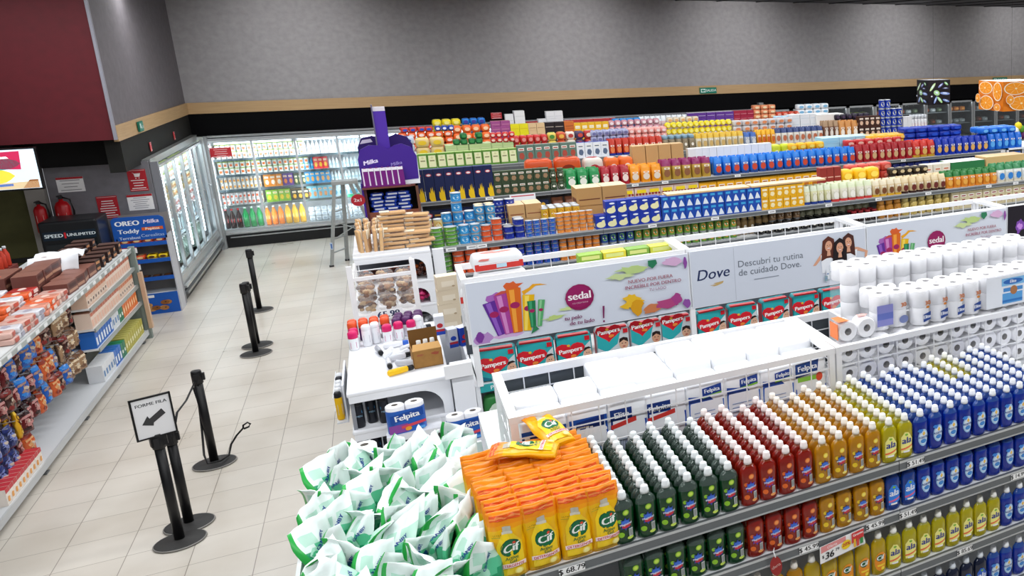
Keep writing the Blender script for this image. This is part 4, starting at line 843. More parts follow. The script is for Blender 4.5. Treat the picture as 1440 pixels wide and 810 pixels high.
# ================================================================== NAPPIES
def nappy(var, seed):
    W, D, H = .262, .12, .258
    m = MB().cbox(-W / 2, W / 2, -D / 2, D / 2, 0, H, .03, M('#2b8e96' if var == 0 else '#b3b8bd', .25, coat=.3), True).box(-W / 2 - .001, -W / 2 + .004, -D * .3, D * .3, .03, H - .03, '#c3202c').cbox(-W / 2 + .02, W / 2 - .02, -D / 2 - .0005, -D / 2 + .05, H - .012, H + .002, .004, M('#c3202c', .3))
    hx = -W * .12; sk = '#dcae94'
    def heart(cx, cz, s, c):
        pts = []
        for i in range(20):
            a = 2 * pi * i / 20; pts.append((cx + s * .062 * 16 * sin(a) ** 3 / 16 * 1.25, cz + s * .062 * (13 * cos(a) - 5 * cos(2 * a) - 2 * cos(3 * a) - cos(4 * a)) / 16))
        return ('p', pts, c)
    teal = '#2fa8ae'
    if var == 0: sh = [('r', -W * .47, .012, W * .47, H - .012, teal), ('p', [(-W * .46, H * .2), (-W * .1, .014), (-W * .46, .014)], '#1f6f88'), ('p', [(W * .1, .012), (W * .46, .012), (W * .46, H * .75), (W * .3, H * .6), (W * .22, H * .3)], '#cfd6da'), ('e', W * .36, H * .34, .03, .04, sk), ('e', W * .33, H * .37, .004, .004, '#402a20'), ('e', W * .39, H * .37, .004, .004, '#402a20'), ('p', [(W * .36 - .032, H * .42), (W * .36 - .02, H * .54), (W * .36 + .01, H * .56), (W * .36 + .03, H * .5), (W * .36, H * .49)], '#2e2220'), heart(hx, H * .5, 1.4, '#d02430')]
    else: sh = [('r', -W * .46, .012, W * .46, H - .02, '#c6cdd2'), ('p', [(-W * .46, H * .9), (-W * .46, H * .4), (-W * .2, H * .22), (W * .12, H * .45), (W * .25, H - .02), (-W * .46, H - .02)], teal), heart(hx, H * .86, 1.3, '#cf232f'),
              ('e', W * .3, H * .42, .036, .045, ('#d8a98c', '#7a4a32', '#cf9a7c')[seed % 3]), ('p', [(W * .3 - .036, H * .46), (W * .3 - .03, H * .6), (W * .3, H * .64), (W * .3 + .032, H * .6), (W * .3 + .036, H * .46), (W * .3, H * .55)], '#2e2220'), ('e', W * .3 - .012, H * .44, .005, .004, '#2a1c18'), ('e', W * .3 + .014, H * .44, .005, .004, '#2a1c18'), ('e', W * .3, H * .34, .012, .005, '#b5504c'),
              ('p', [(W * .14, .012), (W * .46, .012), (W * .46, H * .2), (W * .3, H * .26)], sk), ('e', -W * .3, H * .15, .02, .02, teal), ('t', 'M', -W * .3, H * .15, .025, '#eef6f6', 0, 0, .03)]
    sh += [('t', 'Pampers', hx + .002, H * (.52 if var == 0 else .9), .05, '#f6f2f2', .08, .05, .04), ('e', hx - .01, H * (.68 if var == 0 else .97), .012, .01, '#e9b03a'), ('p', blob(hx + .02, H * (.33 if var == 0 else .74), .03, .016, 10, .4, seed), '#e9853a'), ('r', W * .3, H * .78, W * .44, H * .92, '#c3202c')]
    d = decal(MB(), sh, lambda x, z, o: (x, -D / 2 - o, z), .0012, .0006, .25)
    return Kind('nappy_pack', 'nappies', m, [('print', d)])
NK = [nappy(0, 0), nappy(1, 0), nappy(1, 1), nappy(1, 2)]
nx_ = [(.52, 0), (.79, 0), (1.065, 0), (1.36, 1), (1.62, 3), (1.87, 1), (2.17, 0), (2.46, 0), (2.76, 0), (3.06, 0), (3.34, 0)]
for i, (x, v) in enumerate(nx_):
    for tier in range(1):
        NK[v].place((x, 7.0 + (0 if i < 3 else .01), 1.501 + .26 * tier), (-.12, -.1, -.08, -.05, 0, .0, .1, -.08, .06, -.05, .05)[i] if tier == 0 else .1, f'red and {"teal" if v == 0 else "grey"} nappy pack with heart, {ordn(i + 1)} from left{", upper one" if tier else ""}', 'nappy packs under the banners')
m = MB().cbox(-.17, .17, -.1, .1, 0, .13, .035, M('#eef0f2', .3, coat=.3), True, puff=.008)
decal(m, [('r', -.165, .02, .165, .07, '#d43a32'), ('r', -.02, .03, .05, .06, '#bcdcec'), ('p', blob(-.1, .1, .05, .012, 10, .4, 2), '#e4837a')], lambda x, z, o: (x, -.1 - .004 - o, z), .003, .001)
decal(m, [('p', blob(0, 0, .14, .05, 16, .4, 7), '#e2867a'), ('p', blob(.02, .02, .05, .02, 12, .4, 9), '#8cc4c8')], topside(.131), .001)
K_ = Kind('nappy_bag', 'nappies', m); K_.place((.61, 7.15, 2.322), .05, 'white and red nappy bag on top inside the first banner cage')
K_.place((.52, 7.25, 2.058), -.2, 'white and red nappy bag lying below the top one in the cage')
K_.place((.62, 7.14, 2.19), .1, 'white and red nappy bag in the middle of the pile behind the first banner')
obj('cardboard_case', MB().box(-.4, .4, -.08, .08, 0, .151, '#b3895a'), None, (1.585, 7.3, 2.056), 0, 'long cardboard case under the green and yellow soap cartons', 'box')
for i in range(4):
    m = MB().box(-.09, .09, -.06, .06, 0, .05, ('#8fb83a', '#e6d83c', '#7fae3e', '#d7dc4a')[i]); decal(m, [('r', -.07, .01, .07, .04, '#dfe88a')], lambda x, z, o: (x, -.06 - o, z))
    for k_ in range(4) if i > 90 else (3, 4): obj('soap_carton', m, None, (1.3 + .19 * i, 7.3, 2.058 + .051 * k_ - .001), 0, f'{"green" if i % 2 == 0 else "yellow"} soap carton in first banner cage, {ordn(i + 1)} from left, {"lower" if k_ == 3 else "upper"} layer', 'soap', 'soap cartons in the banner cage')
# little goods on the lower shelf of the nappy row
for i in range(3):
    m = MB().cbox(-.07, .07, -.05, .05, 0, .2, .03, M(('#2f7a3c', '#dfe6e2', '#3a8a4a')[i], .3), True, puff=.01); decal(m, [('p', blob(0, .1, .05, .05, 12, .4, i), '#c8d8c8')], lambda x, z, o: (x, -.062 - o, z))
    obj('refill_bag', m, None, (.46 + .16 * i, 6.98, 1.192), .1 * i, f'{("green", "white", "dark green")[i]} refill bag on the shelf below the nappies, {ordn(i + 1)} from left', 'refill bag', 'refill bags below the nappies')

# ================================================================== END UNITS
def arch_front(m, x0, x1, ztop, zbot, y0, y1, r, mat):
    """white fascia between two shelf boards: right stile merging into the board above with a quarter arch"""
    pts = [(x0, ztop), (x0, ztop - .05), (x1 - .06 - r, ztop - .05)]
    for i in range(7): a = pi / 2 - (pi / 2) * i / 6; pts.append((x1 - .06 - r + r * cos(a), ztop - .05 - r + r * sin(a)))
    pts += [(x1 - .06, zbot), (x1, zbot), (x1, ztop)]
    m.prism(pts, lambda a, b, d: (a, d, b), y0, y1, mat)
def end_unit(name, label, X0, X1, Y0, Y1, zl, r=.14):
    t = thing(name, label, 'display unit', ((X0 + X1) / 2, Y0, 0)); cx = (X0 + X1) / 2; a, b = X0 - cx, X1 - cx; D = Y1 - Y0
    Wm = M('#eceef3', .4)
    obj('base', MB().box(a + .02, b, .03, D, 0, .14, '#c8cad0'), t)
    obj('side_panel', MB().box(b - .02, b, .02, D, .14, zl[0] - .03, Wm), t)
    obj('back_panel', MB().box(a + .02, b - .02, D * .55, D * .55 + .02, .14, zl[0] - .03, M('#55575e', .6)), t)
    for i, z in enumerate(zl):
        s_ = obj('shelf', MB().cbox(a, b, 0, D, z - .035, z, .012, Wm), t)
        if i < len(zl) - 1:
            m = MB(); arch_front(m, a + .01, b, z - .03, zl[i + 1], .004, .024, r, Wm); obj('arched_fascia', m, t)
    for y in (.03, D - .05): obj('corner_post', MB().box(a + .012, a + .035, y, y + .02, 0, zl[0] - .03, '#3a3d44' if y > .1 else '#8a8d94'), t)
    return t
E2 = end_unit('toiletries_display_unit', 'white end unit with deodorants on top beside the nappy row', -.44, .19, 6.9, 8.42, [1.63, 1.345, 1.06, .72])
m = MB().box(-.045, .045, 0, .05, 0, 1.68, '#e8eaef'); obj('white_post', m, None, (.245, 6.93, 0), 0, 'white upright between the toiletries unit and the nappy row', 'post')
E3 = end_unit('bread_display_unit', 'white end unit topped with packed breadsticks at the tin row', -.40, .26, 9.9, 11.1, [1.965, 1.66, 1.41, 1.12, .8], .1)
obj('end_upright', MB().box(-.05, .05, 0, .06, 0, 1.95, '#e6e8ed'), None, (.325, 9.93, 0), 0, 'white upright at the left end of the tin row', 'post')

# bottles with bright caps on the toiletries unit
def roundb(r, h, body, capc, ch, lab=None):
    m = MB().lathe([(r * .85, 0), (r, .01), (r, h * .8), (r * .8, h * .9)], M(body, .3, coat=.3), 14)
    c = MB().lathe([(r * .95, h * .84), (r, h * .87), (r * .97, h * .84 + ch), (r * .7, h * .84 + ch + .012), (0, h * .84 + ch + .014)], M(capc, .3, coat=.2), 14)
    l = MB(); decal(l, lab or [('r', -r * .6, h * .2, r * .6, h * .6, '#b9bcc8')], lambda x, z, o: (x, -sqrt(max(1e-6, r * r - x * x)) - o, z), .001)
    return Kind('deodorant_bottle', 'deodorant', m, [('cap', c), ('label', l)])
DO = roundb(.033, .13, '#5a2a6a', '#e2562c', .045); DP = roundb(.033, .12, '#e8e6ee', '#53285e', .05); DM = roundb(.034, .115, '#eef0f4', '#d81e68', .045, [('r', -.02, .02, .02, .07, '#c44a8a')])
DW = roundb(.032, .16, '#eceef2', '#f0f2f6', .03); DK = roundb(.033, .2, '#1a1d26', '#15181f', .035, [('r', -.02, .11, .02, .13, '#2f7fb0'), ('t', 'MEN', 0, .09, .018, '#8fb6d0')])
for i, x in enumerate((-.405, -.33, -.255, -.18)):
    for r_ in range(2): DO.place((x, 8.16 + .075 * r_, 1.631), 0, f'deodorant with orange over purple cap, {ordn(i + 1)} from left, {"front" if r_ == 0 else "back"} row', 'deodorants on the end unit')
for i, x in enumerate((-.10, -.03, .04)):
    for r_ in range(3): DP.place((x + .01 * r_, 8.10 + .075 * r_, 1.631), 0, f'deodorant with dark purple cap, {ordn(i + 1)} from left, {ordn(r_ + 1)} row', 'deodorants on the end unit')
for i, (x, y) in enumerate(((-.40, 7.93), (-.395, 8.01), (-.17, 7.98), (-.09, 8.01), (.0, 8.0))): DM.place((x, y, 1.631), 0, f'white deodorant with magenta cap, {ordn(i + 1)} from left', 'deodorants on the end unit')
for i, (x, y) in enumerate(((-.31, 7.98), (-.25, 8.02), (.05, 8.02))): DW.place((x, y - .0, 1.631), 0, f'plain white bottle between the magenta caps, {ordn(i + 1)} from left', 'deodorants on the end unit')
for i in range(4):
    for lv, z in enumerate((1.346, 1.061)):
        if i == 3 and lv == 0: continue
        DK.place((-.39 + .075 * i, 6.97 + .05 * (i % 2), z), .1, f'black shampoo bottle on {"upper" if lv == 0 else "lower"} inner shelf, {ordn(i + 1)} from left', 'black bottles inside the end unit')
for i in range(3): DK.place((.06 + .07 * i - .02, 7.12, 1.061), 0, f'black bottle behind the kitchen rolls, {ordn(i + 1)} from left', 'black bottles inside the end unit')
def lying_bottle(px, py, rz, body, capc, label, L=.17, r=.026, z=1.632):
    p = at(px, py, Z=z + .02)
    t = thing('toiletry_bottle', label, 'bottle', (p.x, p.y, z), rz, 'bottles lying on the end unit')
    T = Matrix.Translation((0, 0, r)) @ Matrix.Rotation(pi / 2, 4, 'Y')
    obj('body', MB().lathe([(r * .5, -L / 2), (r * .95, -L / 2 + .01), (r, 0), (r * .9, L * .25), (r * .6, L * .32)], M(body, .3, coat=.3), 14, .7, T=T), t)
    obj('cap', MB().lathe([(r * .75, L * .3), (r * .85, L * .33), (r * .8, L * .5), (r * .6, L * .53)], M(capc, .3), 12, .8, T=T), t)
    mm = MB(); decal(mm, [('e', 0, 0, L * .18, r * .5, '#6a6d78'), ('e', -.01, 0, L * .08, r * .3, '#c8cad2')], lambda x, y, o: (x, y, r + r * .7 + o), .001); obj('label', mm, t)
for a in ((563, 522, .35, '#f0bf12', '#17181c', 'yellow bottle with black cap lying at the front of the table'), (547, 512, -1.5, '#d6d8de', '#1a1b20', 'grey bottle with black cap lying lengthwise left of the pile'), (533, 494, -1.4, '#a4a8b0', '#17181c', 'silver bottle lying cap towards the front at the left'), (546, 497, 1.3, '#eceef2', '#f0f0f4', 'white bottle lying in the middle of the table'), (560, 503, .3, '#cfd2da', '#15161a', 'grey bottle on the pile pointing right'), (568, 497, .9, '#d9dbe2', '#15161a', 'silver bottle leaning to the box'), (573, 511, -.5, '#c6c9d2', '#15161a', 'grey bottle with wide black cap right front of the pile'), (556, 485, .05, '#f1f2f6', '#2f62c4', 'white bottle with blue cap lying behind the pile'), (590, 463, .4, '#c9ccd4', '#2a2c34', 'silver bottle lying behind the cardboard box'), (578, 488, .5, '#dfe1e6', '#15161a', 'small grey bottle touching the cardboard box')):
    lying_bottle(*a[:3], a[3], a[4], a[5])
# side strip with bottles
t = thing('side_rack', 'narrow white side rack with hanging bottles left of the table', 'rack', (-.47, 7.35, 1.35))
obj('back_plate', MB().box(.0, .01, -.25, .35, .0, .28, '#dfe2e8').box(-.06, 0, -.25, .35, 0, .01, '#dfe2e8'), t); obj('wire', MB().tube([(-.06, -.25, .1), (-.06, .35, .1)], .004, WHITE, 6).tube([(-.06, -.25, .2), (-.06, .35, .2)], .004, WHITE, 6), t)
for i in range(6):
    k = roundb(.024, .2, ('#efbc10', '#d0d2d8', '#e6e8ec', '#dfe1e6', '#b8bbc2', '#e8eaee')[i], ('#17181c', '#e8eaee', '#e8eaee', '#e8eaee', '#2a2c34', '#e8eaee')[i], .03)
    k.name = 'toiletry_bottle'; k.place((-.505, 7.16 + .085 * i, 1.362), .2, f'{("yellow", "grey", "white", "pale grey", "silver", "white")[i]} bottle in the side rack, {ordn(i + 1)} from the front', 'bottles in the side rack')
# open cardboard box
p = at(606, 522, Z=1.63); t = thing('cardboard_box', 'open brown cardboard box on the white toiletries unit', 'box', (.07, 7.3, 1.631), .05)
CB, CB2 = M('#a5783f', .8, noise=30), M('#7d5628', .85)
w_, d_, h_ = .095, .125, .135
obj('carton', MB().box(-w_, w_, -d_, -d_ + .004, 0, h_, CB).box(-w_, w_, d_ - .004, d_, 0, h_, CB2).box(-w_, -w_ + .004, -d_, d_, 0, h_, CB).box(w_ - .004, w_, -d_, d_, 0, h_, CB).box(-w_, w_, -d_, d_, 0, .004, CB2), t)
obj('flap', MB().box(-w_, w_, d_ - .004, d_, h_, h_ + .1, CB2), t)
obj('flap', MB().add([(-w_, -d_, h_), (w_, -d_, h_), (w_ - .01, -d_ + .07, h_ + .03), (-w_ + .01, -d_ + .07, h_ + .03), (-w_, -d_, h_ + .003), (w_, -d_, h_ + .003), (w_ - .01, -d_ + .07, h_ + .033), (-w_ + .01, -d_ + .07, h_ + .033)], [(0, 1, 2, 3), (7, 6, 5, 4), (0, 4, 5, 1), (2, 6, 7, 3), (0, 3, 7, 4), (1, 5, 6, 2)], M('#c79a5e', .8)), t)
m = MB(); decal(m, [('p', blob(.05, .1, .035, .014, 12, .4, 2), '#9a4a30'), ('p', blob(-.05, .1, .03, .01, 12, .4, 3), '#9a5a38')], lambda x, z, o: (x, -d_ - o, z)); obj('print', m, t)
for i in range(3): obj('toiletry_bottle', MB().lathe([(.022, 0), (.024, .01), (.024, .12), (.015, .14), (.015, .165), (0, .168)], '#ece8e2', 12), None, (.03 + .045 * i, 7.33 + .01 * i, 1.636), 0, f'cream bottle top poking out of the open cardboard box, {ordn(i + 1)} from left', 'bottle', 'bottles in the cardboard box')
# toothpaste boxes and stacked cream cartons
for i, (px, py, c1, c2) in enumerate(((624, 470, '#e8eaf2', '#c82f3a'), (637, 466, '#dfe2ec', '#2a4fc0'), (648, 466, '#2648b8', '#d02f3a'))):
    m = MB().box(-.035, .035, -.05, .05, 0, .16, c1, '#d8dcea'); decal(m, [('r', -.034, .0, .034, .05, '#2048b8'), ('e', 0, .08, .022, .02, c2), ('r', -.03, .03, .03, .05, '#c82f3a')], lambda x, z, o: (x, -.05 - o, z))
    obj('toothpaste_carton', m, None, (.2 + .075 * i - .0, 8.0, 1.632) if i == 0 else (.2 + .075 * i, 8.0 - .0, 1.503 + .0), .2 * i, f'blue, red and white toothpaste carton by the banner edge, {ordn(i + 1)} from left', 'toothpaste', 'toothpaste cartons')
m = MB().box(-.15, .15, -.06, .06, 0, 1.5, '#c9ccd4'); obj('support_board', MB().box(.0, .0, 0, 0, 0, 0, WHITE) if False else MB().box(.12 - .0, .4, -.06, .2, 0, 1.50, '#d5d8de'), None, (.08, 8.45, 0), 0, 'pale upright board carrying the stack of cream cartons', 'board')
for i in range(4):
    m = MB().box(-.085, .085, -.06, .06, 0, .125, '#d9c9ae', '#e4d6bd'); decal(m, [('r', -.05, .03, .05, .08, '#e6dac4'), ('e', .04, .03, .012, .008, '#b09a7a')], lambda x, z, o: (x, -.06 - o, z))
    obj('cream_carton', m, None, (.3 + .004 * i, 8.52, 1.501 + .126 * i), .03 * i, f'cream carton in the tall stack beside the banner, {ordn(i + 1)} from below', 'carton', 'stack of cream cartons')
felpita((-.11, 6.78, 1.33 - .0), .1, 'Felpita kitchen roll pair in blue wrapper on the end unit ledge')
felpita((.24, 6.7, 1.2), .1, 'Felpita kitchen roll pair right of the softener pouches')
felpita((-.36, 5.45, 1.622), -.2, 'Felpita kitchen roll pair behind the softener pouches at left'); felpita((-.1, 5.35, 1.622), .15, 'Felpita kitchen roll pair among the softener pouches')
obj('ledge', MB().box(-.24, .1, -.09, .1, 1.29, 1.33, '#e6e8ec').box(-.24, -.22, -.09, .1, 0, 1.29, '#e6e8ec').box(.08, .1, -.09, .1, 0, 1.29, '#e6e8ec'), None, (0, 6.78, 0), 0, 'white ledge in front of the toiletries unit under the kitchen rolls', 'ledge')
obj('ledge', MB().box(-.14, .18, -.09, .1, 1.16, 1.2, '#e6e8ec').box(-.14, -.12, -.09, .1, 0, 1.16, '#e6e8ec').box(.16, .18, -.09, .1, 0, 1.16, '#e6e8ec'), None, (.24, 6.7, 0), 0, 'white ledge beside the nappy row under the right kitchen rolls', 'ledge')
obj('ledge', MB().box(-.5, .12, -.12, .35, 1.58, 1.62, '#e6e8ec').box(-.5, -.48, -.12, .35, 0, 1.58, '#e6e8ec').box(.1, .12, -.12, .35, 0, 1.58, '#e6e8ec'), None, (0, 5.3, 0), 0, 'white ledge behind the softener pouches', 'ledge')

# wire dump rack with bags of pastries
t = thing('wire_rack', 'white tube rack full of bagged pastries with a 65.99 price strip', 'rack', (-.15, 8.62, 0)); W = wirem(); a, b, D = -.235, .225, 1.05
for x in (a, b): obj('upright', MB().box(x - .02, x + .02, -.012, .012, 0, 2.16, W), t); obj('upright', MB().box(x - .015, x + .015, D - .02, D, 0, 1.95, W), t)
m = MB()
for z in (1.7, 2.04): m.box(a, b, -.008, .008, z - .015, z + .015, W); m.box(a, b, D - .012, D, z - .015, z + .01, W)
m.bar((a, 0, 2.11), (b, 0, 2.11), .004, W)
for x in (a, b): m.box(x - .008, x + .008, 0, D, 1.69, 1.72, W); m.box(x - .008, x + .008, 0, D, 1.94, 1.96, W)
for i in range(1, 6): x = a + (b - a) * i / 6; m.bar((x, 0, 1.70), (x, D, 1.70), .003, W)
m.box(a, b, 0, D, 1.60, 1.612, W)
obj('basket', m, t)
m = MB().box(-.12, .1, -.03, -.02, 1.665, 1.745, '#f1f2f4'); decal(m, [('t', '65.99', .0, 1.705, .075, '#1f2a52', 0, 0, .03)], lambda x, z, o: (x, -.03 - o, z), .001); obj('price_strip', m, t)
rb = random.Random(3)
def bun_bag(seed):
    r = random.Random(seed); m = MB().cbox(-.07, .07, -.06, .06, .0, .13, .045, film(), True, puff=.012)
    b = MB()
    for i in range(14):
        x, y, z = r.uniform(-.05, .05), r.uniform(-.035, .035), r.uniform(.028, .1); s = r.uniform(.018, .028)
        b.lathe([(.001, z - s * .8), (s * .8, z - s * .5), (s, z), (s * .75, z + s * .55), (.001, z + s * .8)], M(('#5a3418', '#7a4c26', '#94673a', '#b89a70')[r.randrange(4)], .7), 9, cx=x, cy=y)
    return Kind('pastry_bag', 'bag', m, [('pastries', b)])
BK = [bun_bag(s) for s in range(4)]
nb = 0
for lay in range(2):
    for j in range(3 if lay < 1 else 4):
        for i in range(3):
            nb += 1
            BK[nb % 4].place((-.15 + (i - 1) * .15 + rb.uniform(-.002, .002), 8.72 + j * .17 + rb.uniform(-.01, .01), 1.705 + lay * .131), rb.uniform(-.04, .04), f'clear bag of brown pastries in rack, {ordn(i + 1)} from left, {ordn(j + 1)} row, {("bottom", "middle", "top")[lay]} layer', 'bags of pastries in the wire rack')

# breadsticks
def stick_pack(seed, n=4):
    r = random.Random(seed); m = MB().cbox(-.062, .062, -.12, .12, 0, .042, .018, film(), True)
    b = MB()
    for i in range(n):
        x = -.045 + .09 * i / (n - 1); c = M(('#cf9a4e', '#d9a85e', '#c08a40')[r.randrange(3)], .6)
        b.cbox(x - .013, x + .013, -.112, .112, .006, .034, .009, c, True)
    w2 = MB().cbox(-.05, .05, .03, .118, .037, .043, .002, M('#eadcc0', .4), True)
    return Kind('breadstick_pack', 'bread', m, [('sticks', b), ('paper_band', w2)])
SKK = [stick_pack(i, 4 + i % 2) for i in range(3)]
rs = random.Random(9); nb = 0
for col, (x, y0, n, rz) in enumerate(((-.055, 10.14, 5, 1.5), (-.05, 10.42, 8, 1.62), (.17, 10.14, 4, 1.6), (.17, 10.40, 7, 1.5))):
    for k in range(n):
        nb += 1
        SKK[nb % 3].place((x + rs.uniform(-.02, .02) + (.02 if k % 2 else 0), y0 + rs.uniform(-.015, .015), 1.966 + .0435 * k), rz + rs.uniform(-.12, .12), f'wrapped breadstick pack lying in {ordn(col + 1)} pile, {ordn(k + 1)} from below', 'lying breadstick packs')
for i in range(16):
    r_, c = divmod(i, 4)
    SKK[i % 3].place((-.35 + .065 * c + rs.uniform(-.008, .008), 10.06 + .22 * r_, 1.966 + .12), pi / 2 + rs.uniform(-.25, .25), f'breadstick pack standing upright, {ordn(c + 1)} from left in {ordn(r_ + 1)} row', 'standing breadstick packs', rx=pi / 2 + rs.uniform(-.08, .1))
# sweets inside the bread unit
def candy_clump(c1, c2, seed, film_=True):
    r = random.Random(seed); m = MB()
    for i in range(14):
        x, y, z = r.uniform(-.05, .05), r.uniform(-.05, .05), r.uniform(.02, .12); s = r.uniform(.018, .026)
        m.lathe([(.001, z - s), (s * .8, z - s * .5), (s, z), (s * .75, z + s * .55), (.001, z + s)], M(c1 if r.random() < .6 else c2, .35, coat=.3), 7, cx=x, cy=y)
    return m
c1 = Kind('sweets_bag', 'sweets', candy_clump('#3a1710', '#b2501e', 1)); c2 = Kind('sweets_bag', 'sweets', candy_clump('#b01858', '#d84a84', 2)); c3 = Kind('sweets_bag', 'sweets', candy_clump('#5a241a', '#c2602a', 5)); c4 = Kind('sweets_bag', 'sweets', candy_clump('#c9ccd2', '#9a9ea8', 6))
for i in range(5):
    for r_ in range(2):
        (c1, c3)[(i + r_) % 2].place((-.33 + .12 * i, 9.98 + .115 * r_, 1.662), .5 * i, f'bag of dark brown and orange sweets under the breadsticks, {ordn(i + 1)} from left, {ordn(r_ + 1)} row', 'sweets bags in the bread unit')
for i in range(5):
    for r_ in range(2):
        k = c2 if i > 2 else c3
        k.place((-.33 + .125 * i, 9.98 + .115 * r_, 1.412), .4 * i, f'bag of {"magenta" if i > 2 else "brown"} sweets on second opening, {ordn(i + 1)} from left, {ordn(r_ + 1)} row', 'sweets bags in the bread unit')
for i in range(5): c4.place((-.33 + .125 * i, 9.98, 1.122), .4 * i, f'silver wrapped sweets bag on third opening, {ordn(i + 1)} from left', 'sweets bags in the bread unit')

# ------------------------------------------------------------------ purple chocolate display
PY = 12.8; PUR = M('#3d1d84', .35, coat=.2)
t = thing('chocolate_display', 'purple chocolate display with tall sign above a brown shelf unit', 'display stand', (0, PY, 0))
obj('cabinet', MB().box(-.29, -.26, 0, .8, 0, 2.25, '#5a2a2a').box(.27, .30, 0, .8, 0, 2.25, '#6b4636').box(-.29, .3, 0, .8, 2.22, 2.25, '#6b3a34').box(-.26, .27, .5, .52, 0, 2.22, '#2a1c20').box(-.26, .27, .02, .5, 1.86, 1.885, '#6b4030').box(-.26, .27, .0, .02, 1.83, 1.92, '#7a4430').box(-.26, .27, .02, .5, 1.5, 1.52, '#6b4030'), t)
obj('side_sign', MB().box(-.31, -.29, -.02, .3, 1.4, 2.3, PUR), t)
m = MB(); pts = [(-.29, 2.27), (.1, 2.27), (.1, 2.3), (.32, 2.31), (.33, 2.6), (.28, 2.72), (.18, 2.77), (.1, 2.75), (.03, 2.71), (-.05, 2.76), (-.17, 2.77), (-.26, 2.72), (-.3, 2.6)]
m.prism(pts, lambda a, b, d: (a, d, b), .02, -.0, PUR)
decal(m, [('t', 'Milka', -.17, 2.56, .075, '#e2d8f2', .2, .2, .04), ('t', 'Milka', .1, 2.52, .06, '#8f7fc4', .2, .2, .03)], lambda x, z, o: (x, -o, z), .002); obj('front_sign', m, t)
m = MB(); pts = [(-.28, 2.3), (.3, 2.3), (.31, 2.72), (.26, 2.82), (.14, 2.87), (0, 2.8), (-.12, 2.86), (-.24, 2.83), (-.29, 2.72)]
m.prism(pts, lambda a, b, d: (a, d, b), .34, .32, M('#2c1660', .4)); decal(m, [('p', [(-.26, 2.76), (-.12, 2.78), (-.14, 2.82), (-.23, 2.81)], '#cfc6dc')], lambda x, z, o: (x, .32 - o, z), .002); obj('back_sign', m, t)
obj('tower_sign', MB().box(-.07, .06, .1, .2, 2.27, 3.18, M('#4a2a98', .35)).box(-.07, .06, .1, .2, 3.18, 3.23, '#c9c4cc').box(-.085, -.07, .08, .2, 2.27, 3.26, '#5f5a70'), t)
obj('white_board', MB().box(.1, .33, .0, .3, 2.25, 2.3, '#dfe1e8').box(.12, .34, .3, .31, 2.25, 2.62, '#e6e8ee'), t)
ch = Kind('chocolate_box', 'chocolate', decal(MB().prism([(-.04, 0), (.04, 0), (.034, .22), (.0, .25), (-.034, .22)], lambda a, b, d: (a, d, b), .02, -.02, M('#6d1a72', .3)).box(-.03, .03, -.022, .022, .2, .235, '#e6e2ea'), [('p', [(-.03, .02), (-.015, .02), (-.02, .2), (-.03, .2)], '#d8d0e0')], lambda x, z, o: (x, -.02 - o, z)))
for i in range(7): ch.place((-.245 + .062 * i, PY - .05, 2.252), 0, f'purple chocolate box with white top before the purple sign, {ordn(i + 1)} from left', 'chocolate boxes on the purple display')
obj('ledge', MB().box(-.3, .22, -.1, 0, 2.23, 2.25, '#6b3a34'), t)
bb = MB().cbox(-.07, .07, -.045, .045, 0, .045, .015, M('#1c3fa8', .3, coat=.3), True); decal(bb, [('p', blob(0, .0, .05, .03, 10, .4, 3), '#dfe3f0'), ('e', .02, 0, .02, .015, '#c8342f')], topside(.046), .001); decal(bb, [('r', -.05, .01, .05, .03, '#d8dce8')], lambda x, z, o: (x, -.046 - o, z), .001)
BB = Kind('chocolate_bag', 'chocolate', bb); rb = random.Random(8); n = 0
for k in range(6):
    for i in range(3):
        n += 1; BB.place((-.16 + .15 * i + rb.uniform(-.02, .02), PY + .08, 1.886 + .046 * k), rb.uniform(-.4, .4), f'blue and white chocolate bag under the purple sign, {ordn(i + 1)} pile, {ordn(k + 1)} from below', 'blue chocolate bags in the brown unit')
m = MB().lathe([(.075, 0), (.075, .006)], '#a8202c', 20, T=Matrix.Rotation(pi / 2, 4, 'X')); decal(m, [('t', '2x1', 0, 0, .06, '#e8d0d4', 0, 0, .03)], lambda x, z, o: (x, -.007 - o, z), .001); obj('round_offer_sign', m.deform(lambda x, y, z: (x, y, z)), None, (-.36, 12.78, 2.1), 0, 'round red 2x1 sign on the side of the purple display', 'sign')

# ------------------------------------------------------------------ ladder
AL = M('#a3a6a4', .45, .25); t = thing('step_ladder', 'grey aluminium step ladder standing open in front of the back cooler', 'ladder', (-.7, 19.1, 0))
T0 = (-.7, 19.1)
rails = [((-1.09, 18.9), (-.86, 18.98)), ((-.86, 19.3), (-.74, 19.2)), ((-.2, 18.85), (-.62, 18.98)), ((-.05, 19.3), (-.55, 19.2))]
for a_, b_ in rails:
    m = MB(); a0 = Vector((a_[0] + .7, a_[1] - 19.1, 0)); b0 = Vector((b_[0] + .7, b_[1] - 19.1, 1.5)); m.tube([a0, b0], .032, AL, 4); obj('rail', m, t); 
    obj('foot', MB().box(a0.x - .035, a0.x + .035, a0.y - .03, a0.y + .03, 0, .03, '#2a2a2c'), t)
for k in range(1, 6):
    f = k / 6
    for (A, B) in ((rails[0], rails[1]), (rails[2], rails[3])):
        p_ = lambda r_: Vector((r_[0][0] + (r_[1][0] - r_[0][0]) * f + .7, r_[0][1] + (r_[1][1] - r_[0][1]) * f - 19.1, 1.5 * f)); a0, b0 = p_(A), p_(B)
        obj('step', MB().tube([a0, b0], .025, AL, 4, .5), t)
obj('cross_brace', MB().tube([(-.2, -.13, .8), (.25, -.13, .55)], .012, AL, 4).tube([(-.28, -.15, .5), (.2, -.13, .8)], .012, AL, 4), t)
obj('top_cap', MB().box(-.2, .2, -.16, .14, 1.49, 1.55, AL), t)
